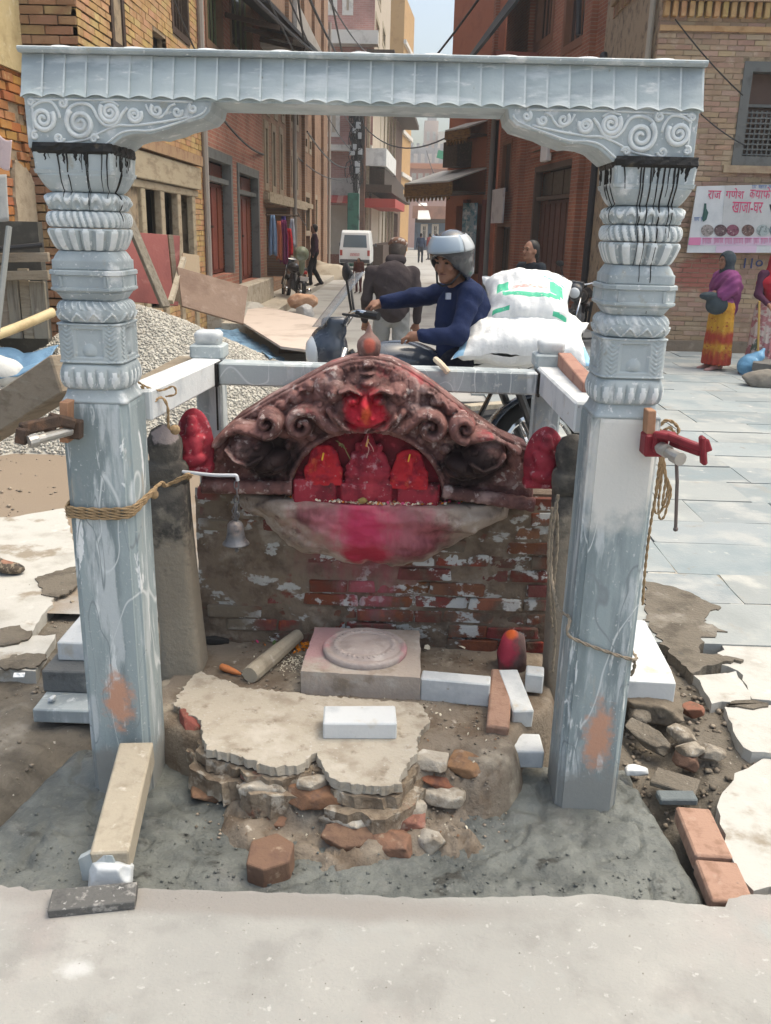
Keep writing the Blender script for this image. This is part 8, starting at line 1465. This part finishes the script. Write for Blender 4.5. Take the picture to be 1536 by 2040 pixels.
for k_, (xa, ya_, Ya, xb, yb_, Yb, sg) in enumerate(((470, -40, 9, 690, 120, 40, .3), (600, -40, 15, 716, 150, 44, .4), (655, -30, 22, 720, 226, 46, .5), (440, 232, 15, 560, 300, 26, .3), (612, 262, 28, 700, 330, 46, .4), (980, -40, 18, 712, 212, 46, .8), (930, 250, 28, 716, 240, 46, .9), (590, -40, 12, 610, 100, 20, .1))): cable(A(xa, ya_, Ya), A(xb, yb_, Yb), sg, .012 + .0003 * Yb, ['thin cable high above the tin eaves', 'cable dropping behind the lintel to the pole', 'slack cable close to the pink house', 'low cable along the brown brick house', 'cable running to the green box of the pole', 'long cable crossing the street from right roofs', 'cable crossing from the gilded eaves to pole', 'short steep cable left of the tin eaves'][k_])
cable(A(1345, 38, 13.5), A(1480, 190, 13.5), .04, .010, 'thin wire sloping across the brown house wall above'); cable(A(1395, 226, 13.55), A(1485, 290, 13.55), .03, .009, 'thin wire below, meeting the window of brown house'); cable(A(895, 395, 26), A(850, 300, 60), .3, .02, 'thin cable leaving the gilded eaves to the left')
# hanging clothes
gar = [('blue', (.16, .24, .38), 534, 428, 553, 508), ('orange', (.42, .12, .06), 550, 440, 564, 516), ('purple', (.20, .035, .11), 558, 438, 576, 524), ('red', (.45, .02, .03), 568, 455, 584, 510), ('violet', (.07, .05, .22), 563, 430, 571, 458), ('pale grey', (.40, .42, .48), 579, 436, 590, 490)]
for k_, (cn, c, x0, y0, x1, y1) in enumerate(gar):
    Yd = 20.2 + k_ * .22; a, b = A(x0, y0, Yd), A(x1, y1, Yd); P = np.zeros((13, 9, 3)); wd = b.x - a.x; hgt = a.z - b.z
    for i_ in range(13):
        for j_ in range(9): u, v = i_ / 12, j_ / 8; wf = .55 + .45 * min(1, v * 2.2) if v < .5 else 1; P[i_, j_] = (a.x + wd * (.5 + (u - .5) * wf), Yd + .07 * math.sin(u * 16 + k_) * (.4 + v) - .05 * k_, a.z - hgt * v - .03 * math.sin(u * 9 + k_) * v)
    m = MB(); m.grid(P); o = m.build('garment', cloth('garment_' + cn.replace(' ', '_'), c), smooth=True); o.modifiers.new('solid', 'SOLIDIFY').thickness = .02; tag(o, cn + ' garment hanging outside the shop of the brown house', 'garment', 'garments hung outside the shop')
m = MB(); m.tube([A(530, 428, 20), A(595, 430, 21.6)], .02, 6); tag(m.build('clothes_rail', wood_dark), 'thin rail above the garments outside the shop', 'rail')
p = A(601, 506, 18.6); q = SD(.02); q.ell((0, 0, 0), (.15, .17, .15)); q.sub('ell', (.02, -.16, -.05), (.11, .09, .08)); q.cap((0, 0, -.1), (0, .02, -.35), .07, .05); o = q.obj('helmet', M('olive_helmet', (.16, .18, .12), [((.24, .26, .2), 5, .5, .7)], rough=.4, bump=.1), .016); o.location = p; tag(o, 'olive helmet perched above the parked motorbike by clothes', 'helmet')
rock('cloth_bundle', 606, 600, .22, (.33, .22, .17), M('peach_cloth', (.58, .36, .24), [((.45, .25, .16), 5, .48, .7), ((.68, .50, .38), 9, .56, .72)], rough=.9, bump=.5, bs=14), 'peach cloth bundle tied at the back of parked motorbike', 'bundle', None, 41, 24, .6); rock('plastic_sack', 608, 622, .12, (.20, .18, .17), M('pale_plastic', (.48, .48, .48), [((.38, .37, .38), 6, .5, .7)], rough=.5, bump=.4, bs=20), 'pale plastic sack under the peach cloth bundle', 'sack', None, 42, 22, .3)
rock('cloth_bundle', 676, 660, .42, (.10, .09, .075), M('salmon_cloth', (.62, .36, .28), [((.72, .5, .42), 9, .5, .7)], rough=.9, bump=.5), 'small salmon cloth bundle beside the bike headlight', 'bundle', None, 43, 20, .35)
# right edge: blue bag and stones
p = G(1490, 748, 0); q = SD(.03); q.ell((0, 0, .13), (.15, .12, .15)); q.ell((.09, 0, .24), (.08, .07, .07)); q.cap((.1, 0, .25), (.16, .02, .33), .045, .03); o = q.obj('plastic_bag', M('blue_bag', (.16, .36, .55), [((.11, .27, .45), 7, .45, .7), ((.32, .50, .64), 16, .6, .74)], rough=.4, bump=.5, bs=25), .014, disp=lambda P: (.012 * vnoise(P[..., 0] + P[..., 1], P[..., 2], 16, 61, 2)).astype(np.float32)); o.location = p; tag(o, 'knotted blue plastic bag on the paving by the stones', 'plastic bag')
street_slab('stone_slab', [(1500, 722), (1640, 740), (1640, 700), (1508, 704)], .10, .20, M('dark_stone', (.16, .155, .145), [((.10, .10, .09), 4, .5, .7)], rough=.9, bump=.5), 'dark flat stone slab at the right edge by blue bag', 'stone slab', None, 51); rock('stone', 1520, 760, .06, (.28, .20, .15), M('grey_boulder', (.22, .20, .17), [((.15, .135, .115), 5, .5, .7)], rough=.95, bump=.5), 'grey boulder at the right edge below the stone slab', 'stone', None, 52, 22, .3); rock('stone', 1490, 742, .03, (.12, .1, .09), MATS['grey_boulder'], 'smaller grey stone touching the blue plastic bag', 'stone', None, 53)
chunk('stone_step', 1165, 668, .03, (.7, .5, .1), .3, slabpale_m, 'low stone step at the foot of the black drain pipe', 'step', None, (0, 0), .02)
# ================================================================= BANNER WITH ITS WRITING
def text_mesh(body, size, align='LEFT'):
    c = bpy.data.curves.new('lettering', 'FONT'); c.body = body; c.size = size; c.align_x = align; c.resolution_u = 3; o = bpy.data.objects.new('lettering', c); COL.objects.link(o); bpy.context.view_layer.update()
    me = bpy.data.meshes.new_from_object(o.evaluated_get(bpy.context.evaluated_depsgraph_get())); bpy.data.objects.remove(o); return me
bn = thing('banner', 'cafe banner with pink lettering and round food pictures on the brown wall', 'banner', tuple(g1.pt(*[g1.px(1450, 440)[0]], 0, g1.px(1450, 440)[1]))); BO = .16
def bq(pts, off, th=.004): m = MB(); P = [g1.pt(g1.px(x, y)[0], BO + off, g1.px(x, y)[1]) for x, y in pts]; n = len(P); nn = Vector((*g1.n, 0)) * th; m.add(P + [v - nn for v in P], [tuple(range(n))[::-1], tuple(range(n, 2 * n))] + [(i_, (i_ + 1) % n, n + (i_ + 1) % n, n + i_) for i_ in range(n)]); return m
ban = M('banner_white', (.60, .62, .63), [((.50, .53, .55), 2.5, .45, .7)], rough=.5, bump=.05); bgr = M('banner_grey', (.50, .51, .51), [((.42, .43, .43), 2.5, .5, .7)], rough=.5, bump=.05); pink = M('banner_pink', (.62, .22, .38), rough=.5, bump=0); lilac = M('banner_lilac', (.62, .48, .60), rough=.5, bump=0); redl = M('banner_red', (.60, .07, .17), rough=.5, bump=0); bluel = M('banner_blue', (.16, .24, .45), rough=.5, bump=0)
bq([(1382, 372), (1640, 366), (1640, 503), (1362, 503)], 0, .03).build('board', ban, bn); bq([(1437, 371), (1640, 366), (1640, 472), (1430, 472)], .005).build('grey_panel', bgr, bn); bq([(1367, 473), (1640, 470), (1640, 489), (1364, 488)], .006).build('pink_band', lilac, bn); bq([(1367, 473), (1390, 473), (1388, 488), (1364, 488)], .010).build('pink_corner', pink, bn); bq([(1420, 489), (1500, 489), (1498, 503), (1418, 503)], .006).build('lilac_panel', lilac, bn)
def letter(body, x0, x1, y0, y1, mat, off=.010, ov=None):
    me = text_mesh(body, 1.); v = np.array([q.co for q in me.vertices]); a, b = v.min(0), v.max(0); u0, za = g1.px(x0, y1); u1, zb = g1.px(x1, y0); nv = []
    for q in me.vertices: q.co = g1.pt(u0 + (q.co.x - a[0]) / (b[0] - a[0]) * (u1 - u0), BO + off, za + (q.co.y - a[1]) / (b[1] - a[1]) * (zb - za)) - bn.location
    o = finish('lettering', me, mat, bn); o.modifiers.new('solid', 'SOLIDIFY').thickness = .003; return o
letter('राज', 1402, 1430, 381, 397, redl); letter('गणेश', 1437, 1476, 376, 396, redl); letter('क', 1484, 1497, 379, 396, redl); letter('याफे', 1495, 1528, 374, 396, redl); letter('खाजा-घर', 1449, 1512, 404, 424, redl)
def faint_line(x0, x1, y0, y1, mat, sd):
    rg_ = random.Random(sd); x = x0; m = MB()     # print too small to read in the photograph: head strokes with hanging marks
    def st(xa, xb, ya, yb):
        P = [g1.pt(g1.px(q_[0], q_[1])[0], BO + .012, g1.px(q_[0], q_[1])[1]) for q_ in ((xa, ya), (xb, ya), (xb, yb), (xa, yb))]; nn = Vector((*g1.n, 0)) * .003; m.add(P + [v - nn for v in P], [(3, 2, 1, 0), (4, 5, 6, 7), (0, 1, 5, 4), (1, 2, 6, 5), (2, 3, 7, 6), (3, 0, 4, 7)])
    while x < x1:
        w_ = min(rg_.uniform(8, 20), x1 - x); st(x, x + w_, y0, y0 + (y1 - y0) * .16); q_ = x + 1
        while q_ < x + w_ - 1: st(q_, q_ + .9, y0, y0 + (y1 - y0) * rg_.uniform(.7, 1)); q_ += rg_.uniform(1.8, 3.2)
        x += w_ + 2.5
    stuff(m.build('lettering', mat, bn))
faint_line(1490, 1536, 370, 377, bluel, 1); faint_line(1392, 1534, 474, 486, pink, 2); letter('।।०', 1480, 1520, 515, 534, M('wall_blue', (.05, .07, .17), rough=.8), -.135); faint_line(1376, 1392, 433, 441, bluel, 3)
m = MB(); P = [(1396, 406), (1400, 406), (1400, 416), (1404, 424), (1400, 438), (1394, 442), (1391, 436), (1394, 424)]; bq(P, .010).build('bottle_picture', M('bottle_green', (.03, .09, .08), rough=.4, bump=0), bn); bq([(1524, 408), (1531, 408), (1532, 424), (1542, 436), (1538, 440), (1530, 434)], .010).build('bottle_picture', M('bottle_dark', (.02, .02, .03), rough=.4, bump=0), bn)
for px, c in ((1402, (.30, .27, .26)), (1428, (.14, .09, .10)), (1452, (.22, .08, .12)), (1482, (.16, .10, .09)), (1511, (.34, .40, .40)), (1536, (.16, .20, .22))): bq([(px + 12.5 * math.cos(a), 459 + 11.5 * math.sin(a)) for a in np.linspace(0, 6.28, 21)[:-1]], .010).build('dish_picture', M('dish_%d' % px, c, [(tuple(x * .45 for x in c), 22, .48, .6), ((.5, .46, .42), 34, .6, .68)], rough=.5, bump=0), bn)
# ================================================================= the pale air of the street
m = MB(); m.box((0, 59, 12), (148, 166, 26.4)); hz = m.build('haze', M('haze_air', (1, 1, 1), bump=0)); stuff(hz); hm_ = MATS['haze_air']; N = hm_.node_tree.nodes; L = hm_.node_tree.links
for n_ in list(N):
    if n_.type != 'OUTPUT_MATERIAL': N.remove(n_)
pv_ = N.new('ShaderNodeVolumePrincipled'); pv_.inputs['Color'].default_value = (.95, .96, .96, 1); pv_.inputs['Density'].default_value = .0015; L.new(pv_.outputs[0], [n_ for n_ in N if n_.type == 'OUTPUT_MATERIAL'][0].inputs['Volume'])
